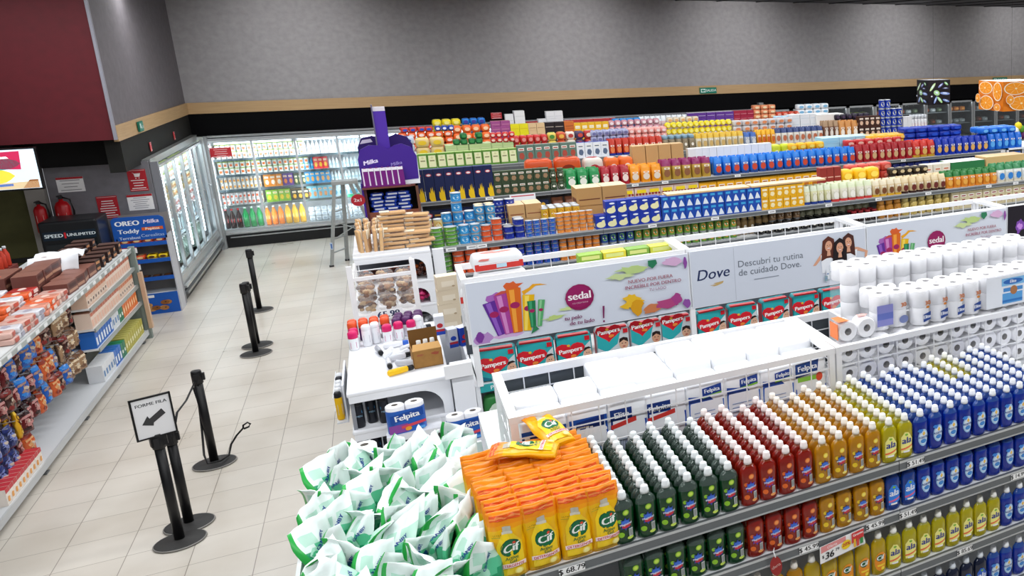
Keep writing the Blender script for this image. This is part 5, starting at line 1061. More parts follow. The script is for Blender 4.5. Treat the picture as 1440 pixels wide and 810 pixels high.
obj('sticker', MB().box(-.365, -.325, -.212, -.207, .32, .45, '#c9d6e8').box(-.355, -.335, -.215, -.211, .34, .43, '#3a6ab0'), t)

# ------------------------------------------------------------------ queue posts
PB = M('#0e0e11', .4)
def stanchion(x, y, label, h=.97, rz=0):
    t = thing('queue_post', label, 'queue post', (x, y, 0), rz, 'black queue posts in the aisle')
    obj('base', MB().lathe([(.165, 0), (.17, .008), (.168, .016), (.155, .02), (.05, .028), (.04, .035), (0, .036)], M('#2f2e2d', .6, noise=40), 32), t)
    obj('base_rim', MB().lathe([(.17, .004), (.1725, .008), (.172, .014), (.168, .017)], M('#8a8884', .5, .4), 32), t)
    obj('pole', MB().lathe([(.034, .03), (.034, h - .12)], PB, 16), t)
    c = obj('belt_head', MB().lathe([(.034, h - .13), (.042, h - .125), (.042, h - .03), (.04, h - .01), (.036, h), (0, h)], M('#17171a', .45), 16), t)
    obj('belt_clip', MB().box(-.018, .018, -.056, -.038, h - .11, h - .03, M('#1c1c1f', .5)).box(.038, .058, -.015, .015, h - .1, h - .03, M('#1c1c1f', .5)), c)
    return t
stanchion(-1.82, 8.73, 'black queue post carrying the sign, nearest the camera'); stanchion(-1.80, 9.02, 'black queue post directly behind the sign post', .88)
s2 = stanchion(-1.78, 10.31, 'black queue post with a loose belt loop hanging to the floor')
stanchion(-1.77, 13.93, 'black queue post with square head, middle of the aisle'); stanchion(-1.79, 14.32, 'black queue post just behind the middle one', .9); stanchion(-1.93, 16.3, 'black queue post farthest down the aisle')
zz = .02
q = [at(272, 545, Y=10.35), at(280, 570, Y=10.36), at(284, 605, Y=10.3), at(287, 640, Y=10.2), at(292, 652, Y=10.12), at(310, 648, Y=10.2), at(322, 640, Y=10.35), at(325, 625, Y=10.4), at(333, 612, Y=10.4), at(342, 602, Y=10.4), at(342, 598, Y=10.4), at(348, 594, Y=10.4), at(352, 596, Y=10.4), at(350, 600, Y=10.4), at(343, 603, Y=10.4)]
q = [Vector((p.x, p.y, max(.03, p.z))) for p in q]
obj('queue_belt', MB().tube(q, .009, BLACK, 6), None, label='thin black belt hanging from a post and looping over its base', cat='belt')
obj('queue_belt', MB().tube([Vector((-1.79, 10.26, .88)), at(262, 563, Y=9.7), at(249, 580, Y=9.08), Vector((-1.78, 9.02, .82))], .008, BLACK, 6), None, label='thin black belt stretched between sign post and next post', cat='belt')
a_, b_ = Vector((-1.99, 8.72, .945)), Vector((-1.755, 8.80, .945)); ang = math.atan2(b_.y - a_.y, b_.x - a_.x)
t = thing('queue_sign', 'white framed sign reading FORME FILA with arrow on queue post', 'sign', (-1.808, 8.70, .95), ang + .02)
W, H = .25, .345
obj('frame', MB().box(-W / 2, W / 2, -.006, .014, 0, .012, PB).box(-W / 2, W / 2, -.006, .014, H - .012, H, PB).box(-W / 2, -W / 2 + .012, -.006, .014, 0, H, PB).box(W / 2 - .012, W / 2, -.006, .014, 0, H, PB).box(-W / 2, W / 2, .006, .014, 0, H, PB), t)
m = MB().box(-W / 2 + .01, W / 2 - .01, 0, .006, .01, H - .01, '#e4e4e6')
decal(m, [('t', 'FORME FILA', 0, H * .82, .036, '#3c3c40', 0, 0, .02), ('p', [(-.075, .125), (-.035, .19), (-.025, .165), (.055, .225), (.075, .18), (-.005, .125), (-.01, .1)], '#3a3a3c')], lambda x, z, o: (x, -o, z), .001); obj('sheet', m, t)
obj('bracket', MB().box(-.05, .05, -.004, .05, -.08, 0, PB), t)

# ================================================================== LEFT SHELVING
XL = -3.1
t = thing('aisle_gondola', 'low shelving on the left with sweets, snack bags and cartons', 'shelving unit', (XL, 0, 0))
Y0, Y1 = 6.2, 15.58; GM = M('#c9ccca', .4); GE = M('#7f8a84', .5)
obj('top_deck', MB().box(-.95, 0, Y0, Y1, 1.25, 1.29, '#d5d8d8'), t)
r_ = MB().box(0, .014, Y0, Y1, 1.235, 1.3, M('#aeb4b2', .35, .3)).box(.014, .018, Y0, Y1, 1.285, 1.3, '#d8dcdc')
pr = obj('price_rail', r_, t)
tg_ = MB().box(.014, .019, 0, .1, 1.247, 1.282, '#eef0f0').mesh('price_tag'); hw_ = MB().bar((-.46, 0, 0), (-.1, 0, .02), .003, '#b9bbbd').mesh('hook_wire')
for i in range(19): obj('price_tag', tg_, pr, (0, 10.4 + .265 * i, 0))
obj('base_deck', MB().box(-.7, 0, Y0, Y1, .09, .125, '#d9dcdf').box(0, .014, Y0, Y1, .06, .13, '#bfc2c4'), t)
for i in range(7): y = 6.6 + 1.45 * i; obj('foot', MB().box(-.12, -.03, y, y + .05, 0, .09, '#4a4d4e').box(-.14, .0, y - .02, y + .07, 0, .015, '#6a6d6e'), t)
obj('back_panel', MB().box(-.5, -.46, Y0, Y1, .12, 1.25, M('#3a2c28', .7)), t)
obj('end_panel', MB().box(-.95, 0, Y1 - .02, Y1 + .02, .0, 1.26, GE).box(-.02, .04, Y1 - .03, Y1 + .05, 0, 1.31, GE), t)
obj('bumper', MB().box(.03, .07, Y1 - .05, Y1 + .03, .15, .95, M('#c9a88c', .5)), t)
lvz = [1.03, .78, .54]
for z in lvz:
    s_ = obj('shelf', MB().box(-.46, 0, 13.3, Y1 - .03, z - .02, z, '#e0e2e3'), t); obj('price_rail', MB().box(0, .012, 13.3, Y1 - .03, z - .04, z + .005, M('#9fa5a3', .35, .3)), s_)
for i in range(17):
    for z in (1.14, .86, .58): obj('hook_wire', hw_, t, (0, 9.9 + .195 * i, z))
def carton(w_, d_, h_, col, top=None, shapes=(), side=None, name='carton', cat='carton'):
    m = MB().box(-w_ / 2, w_ / 2, -d_ / 2, d_ / 2, 0, h_, col, top or col); decal(m, list(shapes), front(d_), .0015, .0008)
    if side: decal(m, list(side), leftside(w_), .0015, .0008)
    return Kind(name, cat, m)
def flatbag(w_, d_, h_, col, shapes=(), name='snack_bag', cat='bag', top=()):
    m = MB().cbox(-w_ / 2, w_ / 2, -d_ / 2, d_ / 2, 0, h_, min(h_, d_, w_) * .25, M(col, .3, coat=.3), True, puff=h_ * .04); decal(m, list(shapes), front(d_ + h_ * .1), .002, .0008); decal(m, list(top), topside(h_), .0015); return Kind(name, cat, m)
FX = pi / 2
rl = random.Random(12)
# three shelves of boxed goods at the far end, items face +X
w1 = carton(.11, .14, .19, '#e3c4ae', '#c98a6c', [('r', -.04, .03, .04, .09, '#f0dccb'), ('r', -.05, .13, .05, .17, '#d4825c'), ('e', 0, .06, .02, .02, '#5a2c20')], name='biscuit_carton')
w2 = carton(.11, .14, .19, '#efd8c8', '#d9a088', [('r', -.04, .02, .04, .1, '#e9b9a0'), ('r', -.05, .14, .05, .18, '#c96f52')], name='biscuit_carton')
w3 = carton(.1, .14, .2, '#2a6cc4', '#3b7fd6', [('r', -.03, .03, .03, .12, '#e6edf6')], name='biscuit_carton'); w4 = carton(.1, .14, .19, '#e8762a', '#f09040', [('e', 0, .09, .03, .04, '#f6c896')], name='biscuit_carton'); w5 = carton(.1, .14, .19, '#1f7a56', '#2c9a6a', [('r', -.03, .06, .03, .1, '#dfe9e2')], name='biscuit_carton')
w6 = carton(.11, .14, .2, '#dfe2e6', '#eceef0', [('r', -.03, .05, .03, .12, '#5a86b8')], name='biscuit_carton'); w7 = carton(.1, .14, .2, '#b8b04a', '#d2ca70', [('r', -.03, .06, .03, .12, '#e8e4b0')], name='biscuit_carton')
for lv, (z, seq) in enumerate(((1.031, [(w1, 8, 'pinkish'), (w2, 11, 'cream')]), (.781, [(w2, 12, 'cream'), (w1, 7, 'pinkish')]), (.541, [(w3, 7, 'blue'), (w6, 3, 'white'), (w5, 2, 'green'), (w4, 7, 'orange')]), (.126, [(w6, 5, 'white'), (w3, 3, 'blue'), (w5, 2, 'green'), (w7, 9, 'olive')]))):
    y = 13.38; n = 0
    for k, cnt, cn in seq:
        for i in range(cnt):
            n += 1
            if y > 15.5: break
            k.place((XL - .085, y, z), FX, f'{cn} biscuit carton on left row {("first", "second", "third", "bottom")[lv]} shelf, {ordn(n)} from near end', 'cartons on the left shelving'); y += .113
for i in range(4):     # near faces of the stacks
    for lv, z in enumerate((1.031, .781, .541)):
        (w2, w2, w3)[lv].place((XL - .2 - .08 * i + 0, 13.32, z), 0, f'{("cream", "cream", "blue")[lv]} biscuit carton at near face of {("first", "second", "third")[lv]} shelf, {ordn(4 - i)} from left', 'cartons on the left shelving') if i > 0 else None
# hanging bags
def hang_bag(c1, c2, c3, seed, H=.21, W=.15):
    m, d, _ = pouch(W, H, .05, lambda u, v, s_: M(c1, .25, coat=.4) if v < .82 else M(c3, .25, coat=.4), [('p', blob(W * .08, H * .42, W * .4, H * .26, 18, .65, seed), c2), ('p', blob(-W * .1, H * .2, W * .34, H * .14, 16, .6, seed + 2), c3), ('p', [(-W * .4, H * .62), (W * .3, H * .7), (W * .36, H * .8), (-W * .36, H * .72)], c2), ('p', blob(W * .1, H * .5, W * .2, H * .1, 12, .6, seed + 5), '#c8b8a8')], seed, .1, .1, 0, 6, 9, .008)
    for k in (m, d): pass
    return Kind('sweets_bag', 'sweets', m, [('print', d)])
HB = {'navy': hang_bag('#1a2350', '#6a78b4', '#24306c', 1), 'blue': hang_bag('#1d55ac', '#9a7a6c', '#2f7fd0', 2), 'brown': hang_bag('#3a1c18', '#8a6a5c', '#7a2420', 3), 'maroon': hang_bag('#5c1418', '#b8807c', '#2a1212', 4), 'orange': hang_bag('#c85a2c', '#d9a06a', '#8a2c18', 5), 'tan': hang_bag('#9a7a5c', '#d9c4a4', '#6a4a34', 6), 'yellow': hang_bag('#d9a41c', '#5a2414', '#e8c040', 7, .3, .07)}
seqs = [['brown', 'yellow', 'maroon', 'maroon', 'brown', 'brown', 'maroon', 'blue', 'brown', 'blue', 'blue', 'orange', 'brown', 'brown', 'tan', 'tan', 'tan', 'brown'],
        ['navy', 'navy', 'navy', 'navy', 'yellow', 'maroon', 'brown', 'maroon', 'blue', 'maroon', 'blue', 'orange', 'orange', 'blue', 'tan', 'brown', 'tan', 'tan'],
        ['navy', 'navy', 'navy', 'navy', 'navy', 'navy', 'yellow', 'maroon', 'maroon', 'maroon', 'orange', 'blue', 'orange', 'brown', 'blue', 'tan', 'tan', 'tan'],
        ['navy', 'navy', 'navy', 'navy', 'navy', 'navy', 'maroon', 'orange']]
for lv, sq in enumerate(seqs):
    for i, nm in enumerate(sq):
        for d_ in range(2):
            y = 9.75 + .195 * i + rl.uniform(-.02, .02)
            if d_ == 1: y += .11
            if d_ == 2: y -= .1
            if pxcol(XL - .12, y, .7) < -25: continue
            HB[nm].place((XL - .12 - .09 * d_ + rl.uniform(-.015, .015), y, (.95, .68, .41, .18)[lv] + rl.uniform(-.02, .02)), FX + rl.uniform(-.5, .2), f'{nm} sweets bag on {("top", "second", "third", "lowest")[lv]} hooks, {ordn(i + 1)} peg from near end, {("front", "back")[d_]}', 'bags hanging on the left shelving')
# small red and white cartons on base deck near the camera
sm = carton(.09, .12, .15, '#f0e6dc', '#c8303a', [('r', -.045, .11, .045, .15, '#c22a34'), ('p', blob(0, .05, .035, .035, 10, .4, 2), '#e8a04a')], name='tea_carton'); n = 0
for r_ in range(3):
    for i in range(12):
        y = 9.85 + .097 * i
        if pxcol(XL - .07 - .125 * r_, y, .28) < -10: continue
        sm.place((XL - .07 - .125 * r_, y, .126), FX, f'red and white tea carton on low deck, {ordn(i + 1)} from near end, {("front", "middle", "back")[r_]} row', 'tea cartons on the low deck')
# goods on the top deck
bag = lambda c, s_: flatbag(.175, .2, .055, c, s_, 'snack_bag', 'bag', [('p', blob(0, 0, .07, .04, 12, .4, 4), s_[0][-1])] if s_ else ())
TB = {'lime': bag('#b5cf4a', [('r', -.05, .01, .05, .05, '#e0e89a')]), 'cream': bag('#e2d2a4', [('r', -.05, .01, .05, .05, '#f0e8d0')]), 'clear white': bag('#d8d8de', [('r', -.05, .01, .05, .05, '#a8a4b4')]), 'pinkish': bag('#d4aca0', [('r', -.05, .01, .05, .05, '#c25848')]), 'orange': bag('#e2602a', [('r', -.05, .01, .05, .05, '#f2dcd0')]), 'red': bag('#b8302a', [('r', -.05, .01, .05, .05, '#f0d8d0')]), 'white': bag('#ececf0', [('r', -.05, .01, .05, .05, '#c8ccd6')]), 'salmon': bag('#dc9078', [('r', -.05, .01, .05, .05, '#f0d0c0')])}
tops = [['lime', 'lime'], ['lime', 'lime', 'cream'], ['cream', 'lime', 'lime'], ['cream', 'clear white', 'lime'], ['pinkish', 'clear white', 'clear white'], ['clear white', 'clear white', 'white', 'pinkish'], ['pinkish', 'clear white', 'red', 'clear white'], ['pinkish', 'salmon', 'clear white', 'salmon'], ['clear white', 'orange', 'salmon', 'red'], ['salmon', 'pinkish', 'red', 'orange'], ['orange', 'white', 'red', 'salmon'], ['salmon', 'orange', 'white', 'white'], ['pinkish', 'red', 'white', 'orange'], ['salmon', 'white', 'orange', 'orange']]
for i, row in enumerate(tops):
    for j, nm in enumerate(row):
        for k in range(2 if j < 1 else 3):
            for e in range(2):
                x = XL - .12 - .225 * j + rl.uniform(-.008, .008); y = 10.25 + .205 * i + rl.uniform(-.008, .008)
                if e or i > 12: continue
                if pxcol(x, y, 1.45) < -12: continue
                TB[nm].place((x, y, 1.294 + .058 * k), FX + rl.uniform(-.12, .12), f'{nm} snack bag on left row, {ordn(i + 1)} from near end, {ordn(j + 1)} from aisle, {ordn(k + 1)} layer', 'snack bags on top of the left shelving', rx=0) if k > 0 or j < 1 else (TB[nm].place((x, y, 1.294), FX, f'{nm} snack bag on left row, {ordn(i + 1)} from near end, {ordn(j + 1)} from aisle, first layer', 'snack bags on top of the left shelving') if e == 0 else None)
bc = carton(.3, .2, .13, '#6e4038', '#8a5a4c', [('r', -.13, .02, .13, .05, '#b98a70'), ('r', -.1, .07, .1, .11, '#4a2622')], name='chocolate_carton', cat='carton'); bd = carton(.16, .2, .07, '#2c1a18', '#5a4038', [('r', -.06, .02, .06, .05, '#c98a5a')], name='chocolate_carton', cat='carton')
for i in range(9):
    y = 13.1 + .275 * i
    for j in range(3):
        for k in range((1, 2, 2)[j] + (1 if i > 3 else 0) if j < 2 or i < 2 else 1):
            (bd if i > 3 else bc).place((XL - .14 - .24 * j, y, 1.292 + (.072 if i > 3 else .132) * k), FX + rl.uniform(-.1, .1), f'brown chocolate carton on left row, {ordn(i + 1)} from near end, {ordn(j + 1)} from aisle, {ordn(k + 1)} layer', 'chocolate cartons on top of the left shelving')
m = MB(); n_ = 10
vs = [( -.12 - .42 * i / n_ , 13.78 + .5 * j / n_ + .05 * sin(i * .5), 1.565 + .012 * sin(i * 1.3 + j) + .015 * sin(j * .9) - (.07 * (2 - j) if j < 2 else 0)) for j in range(n_ + 1) for i in range(n_ + 1)]
fs = [(j * (n_ + 1) + i, j * (n_ + 1) + i + 1, (j + 1) * (n_ + 1) + i + 1, (j + 1) * (n_ + 1) + i) for j in range(n_) for i in range(n_)]
m.add(vs, fs, M('#eef0f4', .6), True); m.add([(x, y, z - .012) for x, y, z in vs], [f[::-1] for f in fs], M('#eef0f4', .6), True)
obj('paper_sheet', m, None, (XL, 0, 0), label='white crumpled paper sheet lying over the brown cartons on the left row', cat='paper')
m = MB().cbox(-.2, .2, -.12, .12, 0, .1, .03, M('#e25a22', .3, coat=.3), True, puff=.01); decal(m, [('p', blob(0, 0, .15, .08, 14, .4, 3), '#f4e4dc'), ('p', blob(.1, .0, .05, .04, 12, .4, 5), '#c8302c')], topside(.101), .002)
obj('snack_bag', m, None, (XL - .78, 13.05, 1.46), .7, 'large orange and white snack bag tilted on the pile at the far back', 'bag', None)
obj('snack_bag', MB().cbox(-.2, .2, -.12, .12, 0, .165, .03, M('#e9e2da', .3, coat=.3), True), None, (XL - .78, 13.05, 1.292), .5, 'white snack bag under the large orange one', 'bag')
for i in range(3): obj('drink_bottle', MB().lathe([(.03, 0), (.034, .01), (.034, .14), (.014, .2), (.014, .21)], '#c8402c', 12).lathe([(.016, .21), (.016, .24), (0, .24)], '#cfd4da', 10), None, (XL - .85, 14.1 + .13 * i, 1.292 + .15), 0, f'small red bottle with pale cap behind the brown cartons, {ordn(i + 1)} from near end', 'bottle', 'small red bottles on the left row')
obj('chocolate_carton', carton(.1, .5, .148, '#7a3a34').me, None, (XL - .85, 14.23, 1.292), 0, 'reddish carton carrying the small red bottles', 'carton')

# ================================================================== FAR GOODS
def tin(w_, h_, body, mark, lid='#c3c7cb', name='food_tin'):
    r = w_ / 2 * .96; R_ = '#b9bdc1'
    m = MB().lathe([(r * .94, 0), (r, h_ * .04), (r * .97, h_ * .08), (r * .97, h_ * .9), (r, h_ * .93), (r, h_ * .98), (r * .93, h_ * .985), (r * .9, h_ * .95), (0, h_ * .95)], [M(R_, .3, .7), M(R_, .3, .7), M(body, .35), M(R_, .3, .7), M(R_, .3, .7), M(R_, .3, .7), M(lid, .4, .5), M(lid, .4, .5)], 12)
    decal(m, [('e', 0, h_ * .5, r * .6, h_ * .26, mark), ('r', -r * .5, h_ * .44, r * .4, h_ * .52, '#f0eee8')] if h_ > .07 else [('r', -r * .6, h_ * .35, r * .6, h_ * .65, mark)], lambda x, z, o: (x, -r * .97 * sqrt(max(.01, 1 - (x / r / .97) ** 2)) - o, z), .002, .001)
    return Kind(name, 'tin', m)
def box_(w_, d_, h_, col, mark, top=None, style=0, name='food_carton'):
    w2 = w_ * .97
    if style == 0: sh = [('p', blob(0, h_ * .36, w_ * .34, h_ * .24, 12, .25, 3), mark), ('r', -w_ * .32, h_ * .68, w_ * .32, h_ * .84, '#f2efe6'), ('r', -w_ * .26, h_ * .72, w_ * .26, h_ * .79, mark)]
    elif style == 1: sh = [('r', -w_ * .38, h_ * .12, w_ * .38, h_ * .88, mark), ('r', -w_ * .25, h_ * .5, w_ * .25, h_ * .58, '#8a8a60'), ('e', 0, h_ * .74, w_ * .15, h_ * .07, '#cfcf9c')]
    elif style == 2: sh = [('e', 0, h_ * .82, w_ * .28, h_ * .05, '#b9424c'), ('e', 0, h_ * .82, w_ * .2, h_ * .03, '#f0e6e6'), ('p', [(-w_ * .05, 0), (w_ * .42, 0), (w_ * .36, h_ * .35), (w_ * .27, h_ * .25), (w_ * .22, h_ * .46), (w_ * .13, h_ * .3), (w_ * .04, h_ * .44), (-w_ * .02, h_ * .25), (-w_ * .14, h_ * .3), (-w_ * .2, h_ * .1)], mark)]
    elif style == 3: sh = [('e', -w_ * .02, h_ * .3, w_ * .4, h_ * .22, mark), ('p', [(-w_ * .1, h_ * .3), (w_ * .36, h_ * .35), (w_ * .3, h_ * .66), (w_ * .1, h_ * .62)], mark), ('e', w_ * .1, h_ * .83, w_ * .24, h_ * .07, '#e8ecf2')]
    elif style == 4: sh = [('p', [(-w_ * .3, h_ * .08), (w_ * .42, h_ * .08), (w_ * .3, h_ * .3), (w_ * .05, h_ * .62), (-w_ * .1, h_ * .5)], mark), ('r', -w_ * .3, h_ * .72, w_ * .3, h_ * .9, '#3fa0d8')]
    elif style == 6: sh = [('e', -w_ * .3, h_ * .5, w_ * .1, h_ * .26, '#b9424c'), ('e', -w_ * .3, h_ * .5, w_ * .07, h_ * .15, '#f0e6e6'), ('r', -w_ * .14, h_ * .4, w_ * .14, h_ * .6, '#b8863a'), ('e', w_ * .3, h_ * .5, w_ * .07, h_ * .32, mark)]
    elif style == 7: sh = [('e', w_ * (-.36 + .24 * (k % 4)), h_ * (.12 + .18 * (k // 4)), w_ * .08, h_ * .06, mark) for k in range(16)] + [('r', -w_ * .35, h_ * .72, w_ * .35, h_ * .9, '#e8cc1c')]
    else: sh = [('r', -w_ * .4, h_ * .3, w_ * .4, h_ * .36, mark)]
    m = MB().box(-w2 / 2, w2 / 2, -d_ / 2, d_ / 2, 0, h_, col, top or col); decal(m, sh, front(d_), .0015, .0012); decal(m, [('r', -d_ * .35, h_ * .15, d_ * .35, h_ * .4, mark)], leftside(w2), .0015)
    return Kind(name, 'carton', m)
def sack_(w_, d_, h_, col, window, topc=None, botc=None, name='food_bag'):
    nu, nv = 6, 7; m = MB(); W = lambda v: w_ / 2 * (.94 - .08 * abs(v - .4)); T = lambda v: d_ / 2 * (1 - max(0, v - .55) ** 1.3 * 2.2) * .95 + .002
    ring = []
    for j in range(nv + 1):
        v = j / nv
        for i in range(12):
            a = 2 * pi * i / 12; c_, s_ = cos(a), sin(a)
            ring.append((W(v) * (abs(c_) ** .5) * (1 if c_ > 0 else -1), T(v) * (abs(s_) ** .7) * (1 if s_ > 0 else -1) + .006 * sin(9 * v + i), h_ * v + (.006 * sin(i * 2.1) if j == nv else 0)))
    for j in range(nv):
        v = (j + .5) / nv; c = topc if (topc and v > .72) else botc if (botc and v < .2) else col
        m.add([ring[j * 12 + i] for i in range(12)] + [ring[(j + 1) * 12 + i] for i in range(12)], [(i, (i + 1) % 12, 12 + (i + 1) % 12, 12 + i) for i in range(12)], M(c, .3, coat=.3), True)
    m.add([ring[nv * 12 + i] for i in range(12)], [tuple(range(12))], M(topc or col, .35)); m.add([ring[i] for i in range(12)], [tuple(reversed(range(12)))], M(col, .35))
    decal(m, [('e', 0, h_ * .36, w_ * .3, h_ * .2, window), ('r', -w_ * .25, h_ * .56, w_ * .25, h_ * .66, '#f0ece2'), ('e', 0, h_ * .61, w_ * .16, h_ * .03, col)], lambda x, z, o: (x, -d_ / 2 * .97 - o - .007, z), .002, .001)
    return Kind(name, 'bag', m)
def jar_(w_, h_, body, mark, lid, name='food_jar'):
    r = w_ / 2 * .94
    m = MB().lathe([(r * .8, 0), (r, h_ * .06), (r, h_ * .68), (r * .78, h_ * .78)], M(body, .15, coat=.4), 12); m.lathe([(r * .82, h_ * .78), (r * .84, h_ * .97), (r * .78, h_), (0, h_)], M(lid, .3), 12)
    decal(m, [('r', -r * .75, h_ * .18, r * .75, h_ * .58, mark), ('e', 0, h_ * .4, r * .4, h_ * .1, '#efe9dc')], lambda x, z, o: (x, -r * sqrt(max(.01, 1 - (x / r) ** 2)) - o, z), .002, .001)
    return Kind(name, 'jar', m)
def lump(w_, d_, h_, col, mark, name='food_bag'):
    w_ *= .93; m = MB().cbox(-w_ / 2, w_ / 2, -d_ / 2 * .94, d_ / 2 * .94, 0, h_, min(h_, d_, w_) * .27, M(col, .3, coat=.25), True, puff=min(h_, w_) * .02)
    decal(m, [('e', 0, h_ * .5, w_ * .3, h_ * .25, mark)], front(d_ + .02), .002); decal(m, [('p', blob(0, 0, w_ * .32, d_ * .3, 12, .35, 4), mark)], topside(h_), .002)
    return Kind(name, 'bag', m)
def rollp(w_, d_, h_, col, mark, name='biscuit_roll'):
    r = h_ / 2; r *= .9; m = MB().lathe([(r * .7, -w_ / 2), (r, -w_ / 2 + .02), (r, w_ / 2 - .02), (r * .7, w_ / 2)], M(col, .3, coat=.3), 10, T=Matrix.Translation((0, 0, r)) @ Matrix.Rotation(pi / 2, 4, 'X'))
    decal(m, [('e', 0, r, r * .6, r * .6, mark)], front(w_), .002); return Kind(name, 'biscuits', m)
rf = random.Random(77)
SEEN = {}
NOTN = set('red blue green yellow orange white black brown pink violet purple navy azure cream tan silver long flat golden lime coral grey pale dark wide top lying glossy square'.split())
def plural(d):
    a, *b = d.split(' with '); a = a + ('es' if a.endswith(('ch', 'x', 'sh')) else '' if a.endswith('lying') else 's'); return ' with '.join([a] + b)
def kname(desc, default):
    ws = desc.split(' with ')[0].split(' in ')[0].replace(' lying', '').replace(' right', '').replace(' further', '').replace(' on upper shelf', '').split()
    return ws[-1] and ('_'.join(ws[-2:]) if len(ws) > 1 and ws[-2] not in NOTN and ws[-2].isalpha() and ws[-2] not in default else default)
def run(fac, desc, row, Y, z, px0, px1, n, h, rows=1, tiers=1, lift=0, rowd=None, dy=0, group=None, tiersf=None, jit=.003, rzj=.03, off=0, depth=None):
    """n columns of a product between two pixel columns of the shelf edge"""
    xa, xb = gx(px0, Y, z), gx(px1, Y, z); w_ = (xb - xa) / n; th = h
    d_ = depth or min(.2, max(.08, w_)); k = fac(w_, d_, th); k.name = kname(desc, k.name); SEEN[desc + row] = 1
    if lift:          # the pile stands on a display case instead of hidden layers
        hh = lift * (h + .001); dd = rows * (d_ + .008) - .004
        obj('cardboard_case', MB().box(-(xb - xa) / 2 + .004, (xb - xa) / 2 - .004, 0, dd, 0, hh, '#b3895a', '#bf9768'), None, ((xa + xb) / 2, Y + .028 + dy, z + .001), 0, f'cardboard case under {plural(desc)} {row}'.replace(' on fourth row top heaped', ' heaped').replace(' in high pile', ''), 'box')
        z = z + hh + .001; tiers = tiers - lift; tiersf = [q - lift for q in tiersf] if tiersf else None
    for i in range(n):
        tt = tiersf[i % len(tiersf)] if tiersf else tiers
        for r_ in range(rows):
            for q in range(tt if r_ == 0 or tiersf is None else tt):
                x = xa + w_ * (i + .5) + rf.uniform(-jit, jit); y = Y + .03 + d_ / 2 + dy + r_ * (d_ + .008) + rf.uniform(0, .012)
                lb = f'{desc} {row}, {ordn(i + 1 + off)} from left'
                if max(tiersf or [tiers]) > 1: lb += f', {ordn(q + 1)} up'
                if rows > 1: lb += ', ' + ('front' if r_ == 0 else 'back' if r_ == 1 else 'rear')
                if len(lb.replace(',', '').split()) > 16: lb = lb.replace(' from left', '')
                if len(lb.replace(',', '').split()) > 16: lb = ' '.join(lb.split()[:0] + [q_ for q_ in lb.split() if q_ not in ('the', 'in', 'at')])
                if len(lb.replace(',', '').split()) > 16: print('LONG', lb)
                k.place((x, y, z + .001 + q * (th + .001)), rf.uniform(-rzj, rzj), lb, group or f'{plural(desc)} {row}')
P = lambda f, *a, **k: (lambda w_, d_, h_: f(w_, d_, h_, *a, **k))
TIN = lambda body, mark, lid='#c3c7cb', **k: (lambda w_, d_, h_: tin(w_, h_, body, mark, lid, **k))
JAR = lambda body, mark, lid, **k: (lambda w_, d_, h_: jar_(w_, h_, body, mark, lid, **k))
g3 = gondola('shelving_gondola', 'third shelving row with tins, white maize cartons and pasta sauces', .34, 9.5, 10.2, [1.9, 1.58, 1.24, .85], .45, 1.05, [(gx(p_, 10.2, 1.9), None, 0) for p_ in (634, 663, 677, 917, 1005, 1085, 1165, 1235, 1305, 1390, 1428)] + [(gx(632, 10.2, 1.58), None, 1)], [gx(p_, 10.2, 1.9) for p_ in (848, 1000, 1196, 1372)])
Y3, Z3, r3 = 10.2, 1.9, 'on third row top'
run(TIN('#5d9a3c', '#c9d86a'), 'green fish tin', r3, Y3, Z3, 607, 647, 2, .04, 1, 5, jit=.003)
run(TIN('#2f8fcc', '#8cc8e8'), 'sky blue fish tin', r3, Y3, Z3, 648, 664, 1, .105, 1, 2)
run(TIN('#3a98cc', '#e0a078'), 'blue and salmon fish tin', r3, Y3, Z3, 664, 679, 1, .105, 1, 2)
run(TIN('#d9562a', '#e88a5c'), 'orange fish tin', r3, Y3, Z3, 679, 710, 2, .06, 1, 4, tiersf=(3, 4), jit=.003)
run(TIN('#1c2f94', '#4a62c0'), 'navy fish tin', r3, Y3, Z3, 710, 741, 2, .07, 2, 3, tiersf=(2, 3), jit=.004)
run(TIN('#2a62b8', '#d27a8c'), 'mid blue fish tin', r3, Y3, Z3, 741, 785, 4, .045, 1, 4, jit=.003)
run(TIN('#e08a3a', '#f0b878'), 'amber fish tin', r3, Y3, Z3, 785, 838, 5, .045, 1, 5, jit=.003)
# second layer behind
run(TIN('#e8d49a', '#e0a82a'), 'yellow and white fruit tin', r3 + ' behind the green tins', Y3, Z3, 600, 630, 2, .13, 1, 2, dy=.24)
run(TIN('#2c8aca', '#7fc0e4'), 'blue fish tin', r3 + ' behind in pyramid', Y3, Z3, 628, 676, 3, .105, 1, 3, dy=.24, tiersf=(3, 5, 3))
run(TIN('#3a94c8', '#e6dcc4', '#e0cfa8'), 'light blue fish tin', r3 + ' behind the orange tins', Y3, Z3, 676, 706, 2, .09, 2, 4, dy=.24)
run(TIN('#1c2f94', '#4a62c0'), 'navy fish tin', r3 + ' in tall stacks behind', Y3, Z3, 706, 738, 2, .075, 1, 5, dy=.42)
run(P(box_, '#c39a66', '#8a4a30', '#dcc094', 5, name='cardboard_case'), 'cardboard case', r3 + ' behind the blue tins', Y3, Z3, 724, 772, 2, .16, 1, 2, dy=.3, depth=.3)
run(TIN('#e0b83a', '#d08a2a'), 'yellow fruit tin', r3 + ' behind the amber tins', Y3, Z3, 770, 826, 5, .13, 3, 2, dy=.25)
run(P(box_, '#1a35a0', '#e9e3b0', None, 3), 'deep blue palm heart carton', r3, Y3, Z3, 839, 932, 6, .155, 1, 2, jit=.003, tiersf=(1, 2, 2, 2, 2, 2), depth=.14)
run(P(box_, '#1d4aa8', '#dfe6ee', '#2f62b8', 4), 'blue maize carton', r3, Y3, Z3, 933, 1073, 13, .15, 1, 2, jit=.003, depth=.12)
